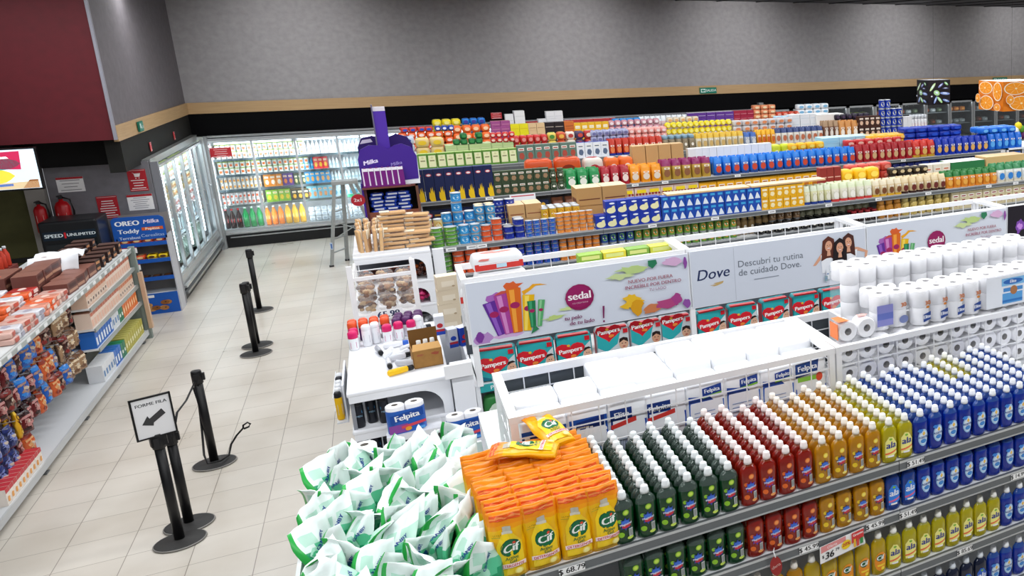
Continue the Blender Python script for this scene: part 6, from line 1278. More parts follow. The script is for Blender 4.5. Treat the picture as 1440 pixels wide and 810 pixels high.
run(P(box_, '#e3a818', '#f4e4b4', '#e8c040', 0), 'golden soup carton', r3, Y3, Z3, 1073, 1133, 6, .145, 1, 2, jit=.003, depth=.12)
run(P(sack_, '#d9d6a8', '#e8e4d0', '#dfe6cc', '#27408c'), 'mayonnaise pouch with navy base', r3, Y3, Z3, 1133, 1172, 4, .24, 2)
run(P(sack_, '#e0ddc8', '#f2efe4', '#dfe6c4', '#cf3f3c'), 'mayonnaise pouch with red base', r3, Y3, Z3, 1172, 1230, 5, .24, 2)
run(P(sack_, '#d9c39a', '#7a4a2c', '#e8dcc0', '#d9a82a'), 'beige rusk bag', r3, Y3, Z3, 1230, 1271, 4, .22, 2)
run(P(sack_, '#d4bc90', '#6a2c28', '#e2cfa8', '#3a201c'), 'beige and maroon rusk bag', r3, Y3, Z3, 1271, 1333, 6, .22, 2)
run(P(sack_, '#dd8a2a', '#e8a848', '#2f7a3c'), 'orange snack bag with green top', r3, Y3, Z3, 1333, 1405, 7, .23, 2)
run(P(sack_, '#dfe3e0', '#2f7fcc', '#3f8a5a', '#d8d0bc'), 'white and blue rice bag', r3, Y3, Z3, 1405, 1475, 6, .26, 2)
run(P(box_, '#b98f58', '#6a3a24', '#e2cda4', 5, name='cardboard_case'), 'large cardboard case', r3 + ' behind the palm heart cartons', Y3, Z3, 826, 900, 2, .21, 1, 2, dy=.45, depth=.3)
run(P(box_, '#dcb888', '#d8a878', '#ead2ac', 5, name='cardboard_tray'), 'long flat cardboard tray', r3 + ' on the maize cartons', Y3 , Z3 + .303, 937, 1165, 2, .02, 1, 1, depth=.2, dy=.0)
run(P(box_, '#c9a06a', '#8a5a3c', '#dcc094', 5, name='cardboard_case'), 'hidden-edge cardboard case', r3 + ' behind the maize cartons', Y3, Z3, 945, 1140, 4, .27, 1, 1, dy=.2, depth=.2)
run(P(lump, '#f0bc18', '#f8dc60'), 'bright yellow snack pouch', r3 + ' piled behind', Y3, Z3, 1205, 1262, 3, .17, 1, 2, dy=.42, depth=.2)
run(P(box_, '#8f2c26', '#e0b0a0', '#b04a40', 5), 'dark red tea carton', r3 + ' behind the mayonnaise', Y3, Z3, 1175, 1205, 3, .2, 1, 2, dy=.42)
run(P(lump, '#c8483a', '#e88a78'), 'coral snack pouch', r3 + ' in back pile', Y3, Z3, 1225, 1290, 4, .12, 1, 3, dy=.66)
run(P(lump, '#332a20', '#c9b890'), 'dark olive snack pouch', r3 + ' in back pile', Y3, Z3, 1275, 1330, 5, .1, 1, 3, dy=.42, lift=1)
run(P(box_, '#e6e2d4', '#c97a5c', '#eceade', 0), 'white vegetable carton', r3 + ' at back right', Y3, Z3, 1325, 1362, 3, .3, 1, 1, dy=.45)
run(P(box_, '#2f7a4a', '#1f5a34', '#e6e4dc', 5, name='cardboard_tray'), 'green and white tray', r3 + ' at back right', Y3, Z3, 1362, 1412, 1, .3, 1, 1, dy=.45, depth=.3)
run(P(box_, '#d6b27c', '#a88050', '#e0c494', 5, name='cardboard_tray'), 'tan tray', r3 + ' at back right', Y3, Z3, 1412, 1470, 1, .33, 1, 1, dy=.45, depth=.3)
# second shelf of the third row
Z3b = 1.581; rb_ = 'on third row second shelf'
run(TIN('#4f8a3a', '#a8c860'), 'green fish tin', rb_, Y3, Z3b, 618, 640, 1, .053, 1, 5, jit=.003)
run(TIN('#d9562a', '#e88a5c'), 'orange fish tin', rb_, Y3, Z3b, 640, 709, 4, .067, 1, 4, jit=.003)
run(TIN('#1c2f94', '#4a62c0'), 'navy fish tin', rb_, Y3, Z3b, 709, 742, 3, .067, 1, 4, jit=.003)
run(TIN('#2450a4', '#c25a74'), 'mid blue fish tin', rb_, Y3, Z3b, 742, 790, 4, .053, 1, 5, jit=.003)
run(TIN('#d07a30', '#e8a860'), 'amber fish tin', rb_, Y3, Z3b, 790, 848, 5, .053, 1, 5, jit=.003)
run(TIN('#1f3f84', '#6aa848'), 'blue and green pea tin', rb_, Y3, Z3b, 848, 896, 4, .135, 1, 2, jit=.003)
run(TIN('#5f8a3a', '#d9852c'), 'green and orange vegetable tin', rb_, Y3, Z3b, 896, 1040, 13, .135, 1, 2, jit=.003)
run(JAR('#8a7048', '#5a4a30', '#b8a070'), 'brown olive jar', rb_, Y3, Z3b, 1040, 1090, 5, .26, 1, 1, dy=.12)
run(TIN('#8a6a4a', '#c9a880'), 'brown bean tin', rb_, Y3, Z3b, 1090, 1135, 4, .13, 1, 2, dy=.12)
run(JAR('#a8a888', '#cfd2c0', '#a8ac98'), 'pale pickle jar', rb_, Y3, Z3b, 1135, 1238, 9, .26, 1, 1, dy=.22)
run(JAR('#b0762c', '#d9a83a', '#c98a3a'), 'amber honey jar', rb_, Y3, Z3b, 1238, 1272, 3, .25, 1, 1)
run(JAR('#c0a860', '#2a1c16', '#c0b070'), 'tan mustard jar', rb_, Y3, Z3b, 1272, 1340, 6, .25, 1, 1)
run(P(box_, '#c9bc98', '#8a2c28', '#2f6a3c', 0), 'beige grain packet with green top', rb_, Y3, Z3b, 1340, 1475, 13, .25, 1, 1)
run(JAR('#1c1a1c', '#b0a890', '#0e0e10'), 'short black capped sauce bottle', rb_, Y3, Z3b, 1066, 1200, 11, .13, 3, 1, depth=.1, rzj=0)
run(JAR('#241416', '#e0cdb8', '#8a2028'), 'dark sauce bottle with maroon cap', rb_, Y3, Z3b, 1200, 1238, 4, .15, 2, 1, depth=.1)
Z3c = 1.241; rc_ = 'on third row low shelf'

g4 = gondola('shelving_gondola', 'fourth shelving row with tall navy spaghetti boxes at its left end', .30, 10.35, 13.5, [1.88, 1.5, 1.14, .75], .48, 1.05, [(gx(p_, 13.5, 1.88), None, 0) for p_ in (688, 893, 935, 1037, 1235, 1270, 1410)], [gx(p_, 13.5, 1.88) for p_ in (775, 1030, 1330)], '#c9ccd4')
Y4, Z4, r4 = 13.5, 1.88, 'on fourth row top'
run(P(box_, '#14204c', '#e8c01c', '#26346c', 2, name='spaghetti_box'), 'tall navy spaghetti box', r4, Y4, Z4, 586, 697, 8, .44, 1, jit=.002, rzj=.01, depth=.12)
obj('price_card', MB().box(-.17, .17, -.004, 0, -.07, .05, '#eceef2').box(-.15, .15, -.006, -.004, .015, .03, '#c8505a'), None, (gx(735, 13.49, 1.83), 13.486, 1.83), 0, 'white promotion card on the edge beneath the dark green packets', 'price card')
run(P(box_, '#34442e', '#9a7a5c', '#4a5a40', 0, name='coffee_packet'), 'dark green coffee packet', r4, Y4, Z4, 697, 775, 7, .17, 1, 2, jit=.003)
run(JAR('#3a4a34', '#b0b8a0', '#5a6a50'), 'dark green jar', r4, Y4, Z4 , 775, 797, 2, .16, 1, 2)
run(P(sack_, '#1f8a4a', '#e6e8dc'), 'green crisps bag', r4, Y4, Z4, 797, 847, 3, .27, 2)
run(P(sack_, '#a81c2c', '#ecd8d0'), 'red crisps bag', r4, Y4, Z4, 847, 888, 3, .27, 2)
run(P(sack_, '#e8951c', '#e0d0c0'), 'orange crisps bag', r4, Y4, Z4, 888, 933, 3, .26, 2)
run(P(sack_, '#b8953c', '#8a5a3c', '#8a1f5c'), 'tan noodle bag with purple top', r4, Y4, Z4, 933, 1003, 5, .3, 2)
run(P(sack_, '#1a68c8', '#c84a34', '#1c7ad8', '#2a4a8c'), 'bright blue pasta bag', r4, Y4, Z4, 1006, 1206, 17, .28, 2)
run(P(sack_, '#a8202a', '#cfa87c'), 'dark red pasta bag', r4, Y4, Z4, 1206, 1286, 8, .3, 2)
run(P(sack_, '#c9302c', '#d9b060', '#d83a30', '#c9a030'), 'red and yellow pasta bag', r4, Y4, Z4, 1286, 1318, 3, .3, 2)
run(P(sack_, '#1838b0', '#d9aa60'), 'royal blue pasta bag with tan window', r4, Y4, Z4, 1318, 1392, 8, .3, 2)
run(P(lump, '#d24f1f', '#8a2a18'), 'large glossy orange bag', r4 + ' at back', Y4, Z4, 748, 830, 2, .42, 1, 1, dy=.4, depth=.25, rzj=.02)
run(P(lump, '#d8cfc6', '#b02a34'), 'white and red bag', r4 + ' at back', Y4, Z4, 832, 862, 1, .38, 1, 1, dy=.4, depth=.3)
run(P(lump, '#e06a24', '#e8e0d8'), 'orange and white bag', r4 + ' at back', Y4, Z4, 864, 904, 2, .36, 1, 1, dy=.4, depth=.3)
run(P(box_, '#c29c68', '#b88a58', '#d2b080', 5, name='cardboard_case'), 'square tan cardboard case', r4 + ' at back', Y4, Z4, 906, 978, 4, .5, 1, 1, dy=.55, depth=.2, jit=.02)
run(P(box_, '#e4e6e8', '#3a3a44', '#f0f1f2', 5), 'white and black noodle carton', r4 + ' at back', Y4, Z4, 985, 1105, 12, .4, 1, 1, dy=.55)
run(P(lump, '#c8d02c', '#e8e8a0'), 'lime crisps bag', r4 + ' at back', Y4, Z4, 1105, 1135, 2, .36, 1, 1, dy=.55)
run(P(lump, '#f0b41c', '#f8d860'), 'golden snack bag', r4 + ' lying at back', Y4, Z4, 1128, 1180, 4, .12, 1, 3, dy=.5)
run(P(box_, '#9fd0e4', '#6ab4d4', '#bfe2f0', 5), 'pale blue flat carton', r4 + ' at back', Y4, Z4, 1180, 1250, 3, .1, 1, 4, dy=.6, depth=.35, lift=2)
run(P(lump, '#c02a2c', '#e8c0b0'), 'red pasta bag', r4 + ' heaped at back', Y4, Z4, 1205, 1285, 6, .12, 1, 3, dy=.36, lift=2)
run(P(lump, '#e8ac24', '#f0d070'), 'yellow snack bag', r4 + ' heaped at back right', Y4, Z4, 1240, 1296, 4, .1, 2, 4, dy=.45, lift=2)
run(P(lump, '#1534a4', '#2a58cc'), 'royal blue pasta bag', r4 + ' in high pile at back right', Y4, Z4, 1290, 1372, 5, .1, 1, 5, dy=.42, depth=.3, rzj=.08, lift=2)
Z4b = 1.501; r4b = 'on fourth row second shelf'
run(P(box_, '#141c3c', '#d8a83a', '#26346c', 6, name='spaghetti_box'), 'navy spaghetti box lying flat', r4b, Y4, Z4b, 597, 775, 4, .12, 1, 2, jit=.004, depth=.1)
run(P(sack_, '#7a4a34', '#d9b088'), 'brown nut bag', r4b, Y4, Z4b, 778, 815, 2, .26)
run(P(box_, '#e6cfc4', '#8a1c28', '#e88a7c', 7, name='chocolate_carton'), 'cherry patterned carton', r4b, Y4, Z4b, 817, 985, 9, .3)
run(P(box_, '#e8a818', '#b86a1c', '#f0c040', 0), 'yellow soup carton', r4b, Y4, Z4b, 985, 1152, 14, .28)
run(P(sack_, '#1a5cc0', '#d9a880'), 'blue pasta bag', r4b, Y4, Z4b, 1152, 1205, 5, .28)
run(P(sack_, '#8a1c2c', '#cfa080', '#24307c'), 'dark red pasta bag with blue top', r4b, Y4, Z4b, 1205, 1300, 9, .28)
run(P(sack_, '#24409c', '#d0a050'), 'blue and tan pasta bag', r4b, Y4, Z4b, 1300, 1392, 8, .28)
# white end unit with blue bags right of the fourth row
t = thing('bag_display_unit', 'white end unit heaped with blue bags at the right of the fourth row', 'display unit', (10.72, 13.5, 0))
obj('side_panel', MB().box(-.34, -.3, 0, .9, 0, 1.9, '#e4e7ee'), t); obj('shelf', MB().box(-.34, .8, 0, .9, 1.87, 1.9, '#e9ecf2'), t); obj('shelf', MB().box(-.3, .8, 0, .9, 1.5, 1.53, '#e9ecf2'), t); obj('side_panel', MB().box(.76, .8, 0, .9, 0, 1.87, '#e4e7ee'), t)
run(P(sack_, '#1668d0', '#5aa8ec'), 'azure pasta bag', 'on white end unit top', 13.5, 1.901, 1393, 1440, 5, .3, 3, 1, rzj=.1)
run(P(lump, '#1c70d8', '#6ab4f0'), 'azure pasta bag', 'heaped on white end unit', 13.5, 2.202, 1385, 1436, 4, .12, 2, 1, rzj=.12, dy=.1)
run(P(sack_, '#1a5fc4', '#3f8ad8'), 'azure pasta bag', 'on white end unit lower shelf', 13.5, 1.531, 1402, 1440, 4, .28, 1)

g5 = gondola('shelving_gondola', 'fifth shelving row with cream tea cartons at its left end', .32, 11.1, 16.8, [1.92, 1.52, 1.1], .48, 1.0, [(gx(p_, 16.8, 1.92), None, 0) for p_ in (606, 640, 838, 898, 1060)], [gx(p_, 16.8, 1.92) for p_ in (730, 860, 1120)])
Y5, Z5, r5 = 16.8, 1.92, 'on fifth row top'
run(P(box_, '#5a8a34', '#dfe0b4', '#a8c878', 1, name='tea_carton'), 'small green and cream tea carton', r5, Y5, Z5, 577, 590, 1, .125, 1, 2)
run(P(box_, '#5a8a34', '#dfe0b4', '#b8d088', 1, name='tea_carton'), 'green and cream tea carton', r5, Y5, Z5, 590, 729, 11, .26, 1, jit=.003)
run(P(box_, '#5f786c', '#a84a3c', '#8a9a90', 0), 'grey green yerba packet', r5, Y5, Z5, 729, 813, 7, .3, 1, jit=.004)
run(P(box_, '#dfe3ea', '#5a6a84', '#2440a0', 0), 'white sugar packet with navy top', r5, Y5, Z5, 813, 858, 4, .28, 1)
run(P(sack_, '#bf3420', '#e07a48', None, '#22348c'), 'red yerba bag with blue base', r5, Y5, Z5, 858, 934, 8, .3, 2)
run(JAR('#8a7c64', '#a89c84', '#88a8bc'), 'grey brown coffee jar', r5, Y5, Z5, 934, 980, 5, .3, 2)
run(P(sack_, '#cfc4a8', '#c9a86a', '#e0b840'), 'clear and yellow nut bag', r5, Y5, Z5, 980, 1048, 8, .3, 2)
run(P(sack_, '#8a98b4', '#c9ccd0', '#3a64b0'), 'blue grey sweet bag', r5, Y5, Z5, 1048, 1066, 2, .26, 2)
run(P(sack_, '#e09a2c', '#c9602a', '#f0b830'), 'orange and yellow cocoa bag', r5, Y5, Z5, 1066, 1092, 4, .3, 2)
run(P(sack_, '#d8d2c8', '#b86a4a', '#3a4a7c'), 'white and orange biscuit bag', r5, Y5, Z5, 1092, 1160, 8, .3, 2)
run(P(sack_, '#7a5240', '#dfd6cc', '#a88a6c'), 'brown and white cereal bag', r5, Y5, Z5, 1160, 1182, 3, .4, 2)
run(P(sack_, '#c98a4a', '#f0e4d4'), 'tan cereal bag', r5, Y5, Z5, 1182, 1209, 3, .38, 2)
run(P(box_, '#3f2218', '#d9b498', None, 0), 'dark brown cereal carton', r5, Y5, Z5, 1209, 1240, 4, .23, 1, 2)
run(TIN('#1a38a4', '#d9d8a8', '#dfe2e8', name='powder_milk_tin'), 'tall blue powder tin', r5, Y5, Z5, 1240, 1272, 4, .2, 1, 3, tiersf=(4, 4, 3, 3))
run(P(box_, '#d8d8da', '#2a2a2e', '#e8e8ea', 5), 'white and black carton', r5, Y5, Z5, 1272, 1284, 2, .4, 1)
run(JAR('#e0dfe2', '#c83a42', '#d8dce2'), 'white bottle with red label', r5, Y5, Z5, 1284, 1306, 5, .42, 2)
# back half of the fifth row
run(P(lump, '#c0c8dc', '#3a5aa0'), 'white and blue roll bag', r5 + ' back left', Y5, Z5, 567, 590, 1, .13, 1, 4, dy=.45, depth=.25)
run(P(lump, '#ddc285', '#e8c030'), 'beige wrapped noodle pack', r5 + ' back left', Y5, Z5, 590, 632, 2, .16, 1, 3, dy=.45, depth=.25, lift=1)
run(P(box_, '#b8cc90', '#dfe0b4', '#c8d8a8', 5, name='tea_carton'), 'green tea carton lying', r5 + ' back left', Y5, Z5, 632, 730, 6, .11, 1, 3, dy=.42, depth=.3, lift=2)
run(P(lump, '#1f6a38', '#3a8a4c'), 'dark green herb bag', r5 + ' heaped', Y5, Z5 + .335, 640, 684, 4, .1, 1, 1, dy=.4, tiersf=(1, 2, 1, 2), rzj=.15)
run(P(lump, '#cf3430', '#e8c8bc'), 'red sweet bag', r5 + ' heaped', Y5, Z5 + .335, 694, 730, 4, .09, 1, 2, dy=.4, rzj=.15)
run(P(lump, '#c8302e', '#e09088'), 'red dessert bag', r5 + ' back', Y5, Z5, 730, 780, 5, .14, 1, 3, dy=.45, depth=.25, lift=1)
for i_, (c_, m_) in enumerate((('#e0c860', '#4a8a3a'), ('#c8502c', '#e8b04a'), ('#e8dccc', '#b83a34'), ('#4a3a5c', '#c84a3a'), ('#b8342e', '#e8d8c8'))): run(P(lump, c_, m_), ('yellow green', 'orange', 'cream', 'plum', 'bright red')[i_] + ' dried fruit bag', r5 + ' back', Y5, Z5, 780 + 13 * i_, 793 + 13 * i_, 1, .15, 1, 3, dy=.45, depth=.2, rzj=.1)
run(P(lump, '#a4a8c8', '#6a6e9c'), 'lilac grey roll bag', r5 + ' back', Y5, Z5, 840, 895, 6, .11, 2, 4, dy=.4, depth=.14, rzj=.1, lift=2)
run(P(lump, '#e2a098', '#f0dcd8'), 'pale pink sweet bag', r5 + ' back', Y5, Z5, 895, 950, 6, .11, 2, 4, dy=.42, depth=.14, rzj=.1, lift=2)
run(P(rollp, '#e8d41c', '#f4ec80'), 'bright yellow biscuit roll', r5 + ' back', Y5, Z5, 950, 1045, 12, .13, 1, 4, dy=.45, jit=.004, depth=.3, lift=1)
run(P(lump, '#c9c6c8', '#d8885a'), 'silver and orange pouch', r5 + ' back', Y5, Z5, 1045, 1130, 7, .12, 1, 4, dy=.45, rzj=.1, lift=2)
run(P(lump, '#a8cce8', '#e4e8ee'), 'pale blue and white pouch', r5 + ' back', Y5, Z5, 1110, 1160, 5, .1, 1, 5, dy=.68, rzj=.1, lift=4)
run(P(box_, '#dfe2e6', '#b8ccd8', '#f2f3f5', 5), 'white stacked carton', r5 + ' back', Y5, Z5, 1130, 1185, 4, .13, 1, 4, dy=.62, lift=1)
run(P(box_, '#e8e6e2', '#a84a3a', '#eeeeea', 5, name='cardboard_tray'), 'long white flat tray', r5 + ' back', Y5, Z5, 1165, 1205, 1, .5, 1, 1, dy=.55, depth=.3)
run(P(lump, '#221c2c', '#4a3c54'), 'dark plum pouch', r5 + ' back', Y5, Z5, 1190, 1240, 6, .12, 1, 4, dy=.5, depth=.2, tiersf=(4, 4, 4), rzj=.1, lift=2)
# second shelf of fifth row
Z5b = 1.521; r5b = 'on fifth row second shelf'
run(P(lump, '#c85a30', '#e8e0d8'), 'rust coloured bag', r5b, Y5, Z5b, 860, 910, 3, .26)

# sixth row, only its heaped top shows
g6 = gondola('shelving_gondola', 'sixth shelving row just before the back wall cooler', .3, 10.0, 19.9, [1.92, 1.5, 1.1], .45, .9, [], [gx(p_, 19.9, 1.92) for p_ in (730, 900, 1060)])
Y6, Z6, r6 = 19.9, 1.92, 'on sixth row'
run(P(lump, '#e2602a', '#f0d4c8'), 'orange snack bag', r6, Y6, Z6, 563, 640, 6, .12, 1, 3, rzj=.1, depth=.25)
run(P(lump, '#c83c34', '#2a50b0'), 'red snack bag', r6 + ' upper heap', Y6, Z6 + .365, 563, 610, 4, .1, 1, 1, rzj=.12, depth=.25)
run(P(lump, '#2346a8', '#e8e4ea'), 'blue snack bag', r6 + ' heap', Y6, Z6 + .365, 612, 640, 3, .1, 1, 1, rzj=.12, depth=.25)
run(P(lump, '#e8d41c', '#f4ec80'), 'yellow snack bag', r6 + ' back heap', Y6, Z6, 614, 655, 3, .14, 1, 4, dy=.35, depth=.25, lift=1)
run(P(lump, '#e86a2a', '#f4c8a0'), 'orange striped bag', r6, Y6, Z6, 640, 693, 4, .15, 1, 3, rzj=.08, depth=.25)
run(P(lump, '#1c74c8', '#3a3f9c'), 'blue and violet bag', r6 + ' back heap', Y6, Z6, 656, 690, 3, .14, 1, 4, dy=.35, depth=.2, lift=1)
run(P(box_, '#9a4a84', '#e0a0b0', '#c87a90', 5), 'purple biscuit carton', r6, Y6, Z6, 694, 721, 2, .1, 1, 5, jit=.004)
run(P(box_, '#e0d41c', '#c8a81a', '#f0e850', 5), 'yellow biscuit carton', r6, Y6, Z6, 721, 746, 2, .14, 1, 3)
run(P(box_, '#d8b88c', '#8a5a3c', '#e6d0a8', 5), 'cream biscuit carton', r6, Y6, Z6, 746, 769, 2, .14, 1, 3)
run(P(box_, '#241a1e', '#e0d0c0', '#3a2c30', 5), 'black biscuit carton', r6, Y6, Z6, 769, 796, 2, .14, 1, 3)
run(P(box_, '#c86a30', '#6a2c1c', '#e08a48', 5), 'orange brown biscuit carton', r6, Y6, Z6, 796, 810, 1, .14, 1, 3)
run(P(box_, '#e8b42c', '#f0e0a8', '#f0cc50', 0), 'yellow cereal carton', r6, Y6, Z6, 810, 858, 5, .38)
run(P(box_, '#dfe0e4', '#c8ccd2', '#ececee', 5), 'white napkin carton', r6 + ' back', Y6, Z6, 719, 731, 1, .2, 1, 3, dy=.45); run(P(box_, '#dfe0e4', '#c8ccd2', '#ececee', 5), 'white napkin carton', r6 + ' in tallest stack', Y6, Z6, 732, 747, 1, .165, 1, 4, dy=.45)
run(P(box_, '#e2e3e6', '#c8ccd2', '#eeeef0', 5), 'white stacked carton', r6 + ' back middle', Y6, Z6, 765, 801, 3, .155, 1, 4, dy=.45, tiersf=(3, 4, 4))
run(P(box_, '#a82c34', '#d8c0b8', '#c84a50', 5), 'red box', r6 + ' back', Y6, Z6, 748, 764, 2, .14, 1, 3, dy=.45, lift=2)
run(P(box_, '#b83a3c', '#f0e0d8', '#ececec', 5), 'white and red packet', r6 + ' back', Y6, Z6, 803, 875, 9, .42, 1, 1, dy=.45)
run(P(lump, '#2a90dc', '#6ab8ec'), 'sky blue bag', r6, Y6, Z6, 868, 908, 4, .1, 1, 4, dy=.3, lift=2)
run(P(lump, '#c8909c', '#f0e0e2'), 'pink and white packet', r6, Y6, Z6, 858, 930, 8, .13, 1, 3, lift=1)
run(P(sack_, '#e2c4c8', '#d88a8c', '#e8eef2'), 'white and pink bottle bag', r6 + ' back', Y6, Z6, 906, 975, 9, .42, 1, 1, dy=.3)
run(P(lump, '#dcd0b8', '#e0a86a'), 'cream packet', r6, Y6, Z6, 940, 985, 5, .13, 1, 3)
run(P(box_, '#5a3088', '#ddd4e4', '#e8e4ee', 5), 'violet and white biscuit packet', r6, Y6, Z6, 975, 1040, 5, .11, 1, 4, dy=.3, lift=1)
run(P(box_, '#9c1f3c', '#d8a0a8', '#c84a60', 5), 'maroon biscuit packet', r6, Y6, Z6, 1040, 1068, 3, .11, 1, 4, dy=.3, lift=1)
run(P(lump, '#d9875c', '#e8d0a8'), 'salmon and cream bag', r6, Y6, Z6, 1068, 1100, 3, .11, 1, 5, dy=.3, lift=1)
run(P(lump, '#c8442c', '#e0a090'), 'rust red bag', r6, Y6, Z6, 1100, 1135, 4, .12, 1, 3, dy=.3, lift=1)
run(P(lump, '#e4e8ec', '#7ab0d4'), 'white and blue napkin bag', r6, Y6, Z6, 1130, 1175, 4, .13, 1, 4, dy=.3, lift=2)

# ------------------------------------------------------------------ goods in the back cooler
CY_ = 22.14
def pot(w_, d_, h_, body, mark, lid): 
    m = MB().lathe([(w_ * .36, 0), (w_ * .42, h_ * .1), (w_ * .46, h_ * .9)], M(body, .35), 10).lathe([(w_ * .48, h_ * .9), (w_ * .48, h_ * .98), (0, h_ * .98)], M(lid, .35), 10)
    decal(m, [('r', -w_ * .25, h_ * .25, w_ * .25, h_ * .6, mark)], lambda x, z, o: (x, -w_ * .45 - o, z), .002); return Kind('yogurt_pot', 'yogurt', m)
def sbot(w_, d_, h_, body, mark, cap, name='drink_bottle'):
    r = w_ * .46; m = MB().lathe([(r * .85, 0), (r, h_ * .05), (r * .93, h_ * .35), (r, h_ * .6), (r * .4, h_ * .86), (r * .32, h_ * .92)], M(body, .15, coat=.4), 12).lathe([(r * .4, h_ * .92), (r * .4, h_), (0, h_)], M(cap, .3), 10)
    decal(m, [('r', -r * .6, h_ * .3, r * .6, h_ * .5, mark)], lambda x, z, o: (x, -sqrt(max(.01, 1 - (x / r) ** 2)) * r - o, z), .002); return Kind(name, 'bottle', m)
def crun(f, desc, bay, sh, px0, px1, n, h, tiers=1, rows=1):
    run(f, desc, f'in back cooler', CY_, zs[sh] + .001, px0, px1, n, h, rows, tiers, depth=.1, group=f'{plural(desc)} in the back cooler', off=SEEN.setdefault(('off', desc), 0)); SEEN[('off', desc)] += n
POT = lambda b_, m_, l_: (lambda w_, d_, h_: pot(w_, d_, h_, b_, m_, l_)); SB = lambda b_, m_, c_, **k: (lambda w_, d_, h_: sbot(w_, d_, h_, b_, m_, c_, **k))
crun(POT('#eef0e8', '#e07a5a', '#b8d048'), 'top shelf yogurt pot with green lid', 0, 4, 303, 428, 17, .14, 2)
crun(POT('#eef0ea', '#e0702c', '#a8c83c'), 'upper shelf yogurt pot with lime lid', 0, 3, 307, 436, 17, .13, 2)
crun(POT('#f0e8e0', '#f0a030', '#f0eee8'), 'orange yogurt pot', 0, 2, 310, 369, 10, .12, 2)
crun(P(box_, '#f09020', '#f6e8d8', None, 0, name='juice_carton'), 'orange juice carton', 1, 2, 372, 398, 3, .25)
crun(P(box_, '#5a2a8c', '#e0802a', '#c83048', 0, name='juice_carton'), 'purple juice carton', 1, 2, 399, 414, 2, .25)
crun(P(box_, '#2c4a30', '#e0c890', '#c8c8a0', 0, name='juice_carton'), 'dark green juice carton', 1, 2, 415, 437, 4, .22)
crun(POT('#f2ece8', '#e0582c', '#e8d8d8'), 'red and white yogurt pot', 0, 1, 313, 372, 10, .12, 2)
crun(P(box_, '#8cc02c', '#f4d020', '#3f8a34', 0, name='juice_carton'), 'green and yellow juice carton', 1, 1, 376, 410, 4, .25)
crun(P(box_, '#3a3a2c', '#f0b030', '#f0c060', 0, name='juice_carton'), 'black and gold juice carton', 1, 1, 411, 436, 3, .22)
crun(SB('#2a1210', '#b02a2c', '#d82c30'), 'cola bottle with red label', 0, 0, 316, 343, 3, .4)
crun(SB('#1c8a4a', '#2a6a3c', '#e0e8e0'), 'green soda bottle', 0, 0, 343, 372, 3, .42)
crun(SB('#f08020', '#f0b080', '#f4f0e8'), 'orange soda bottle', 1, 0, 374, 402, 3, .4)
crun(SB('#e8b030', '#f0d890', '#f4f2ee'), 'pale yellow soda bottle', 1, 0, 402, 432, 3, .42)
crun(SB('#f0eef2', '#e08890', '#f4f4f6', name='milk_bottle'), 'white and pink milk bottle', 2, 4, 426, 474, 8, .28)
crun(SB('#e8f0f4', '#58b4d4', '#f4f4f6', name='milk_bottle'), 'white and teal milk bottle', 3, 4, 478, 506, 5, .24)
crun(SB('#3aa0d0', '#e8eef4', '#3a8ac8', name='milk_bottle'), 'blue milk bottle', 2, 3, 427, 442, 3, .24)
crun(P(box_, '#e03c40', '#f0c040', '#c8e0ea', 0, name='milk_carton'), 'red milk carton', 2, 3, 442, 462, 3, .25)
crun(SB('#e4eff4', '#6ac4dc', '#eef6fa', name='milk_bottle'), 'pale milk bottle on upper shelf', 3, 3, 462, 508, 9, .2)
crun(P(box_, '#3aa0d8', '#f0b068', '#2a5a9c', 0, name='milk_carton'), 'blue and orange milk carton', 2, 2, 430, 466, 5, .26)
crun(SB('#e6f0f2', '#4abcd4', '#f0f6f8', name='milk_bottle'), 'white bottle with teal band', 3, 2, 466, 510, 9, .22)
crun(P(box_, '#8ccce0', '#f0a060', '#8ad0a8', 0, name='milk_carton'), 'teal and orange milk carton', 2, 1, 433, 470, 5, .26)
crun(P(box_, '#c8dce6', '#58a8c8', '#e0ecf0', 0, name='milk_carton'), 'pale teal milk carton', 3, 1, 470, 512, 6, .24)
crun(P(lump, '#cfd4d8', '#9aa4ac', name='milk_bag'), 'silver white milk bag', 3, 0, 436, 514, 9, .1, 3)
SEEN2 = random.Random(6)
# pale goods further right behind the purple sign

# goods in the left cooler, seen through its doors
kk = [pot(.19, .1, .13, '#eef0e8', '#e0a080', '#c8d880'), pot(.19, .1, .13, '#f0e4e0', '#d86a5a', '#f0eeee'), sbot(.17, .1, .28, '#d8e4e8', '#88b8c8', '#eef0f2'), pot(.19, .1, .12, '#f0d8a8', '#e89a40', '#eeeeea'), sbot(.18, .1, .34, '#9aaca0', '#c8d4c8', '#e8ecea')]
nm5 = ['green lidded yogurt pot', 'pink yogurt pot', 'pale dairy bottle', 'amber yogurt pot', 'greyish drink bottle']
for sh, z in enumerate(zs):
    for i in range(20):
        k_ = (4, 2, 1, 3, 0)[sh]
        if i % 7 == 6: continue
        for q in range(2 if k_ in (0, 1, 3) else 1): kk[k_].place((-3.24, 17.72 + .2 * i, z + .001 + .132 * q), FX, f'{nm5[k_]} in left cooler, {ordn(sh + 1)} shelf, {ordn(i + 1)} from near end' + (f', {ordn(q + 1)} up' if k_ in (0, 1, 3) else ''), 'dairy goods in the left cooler')

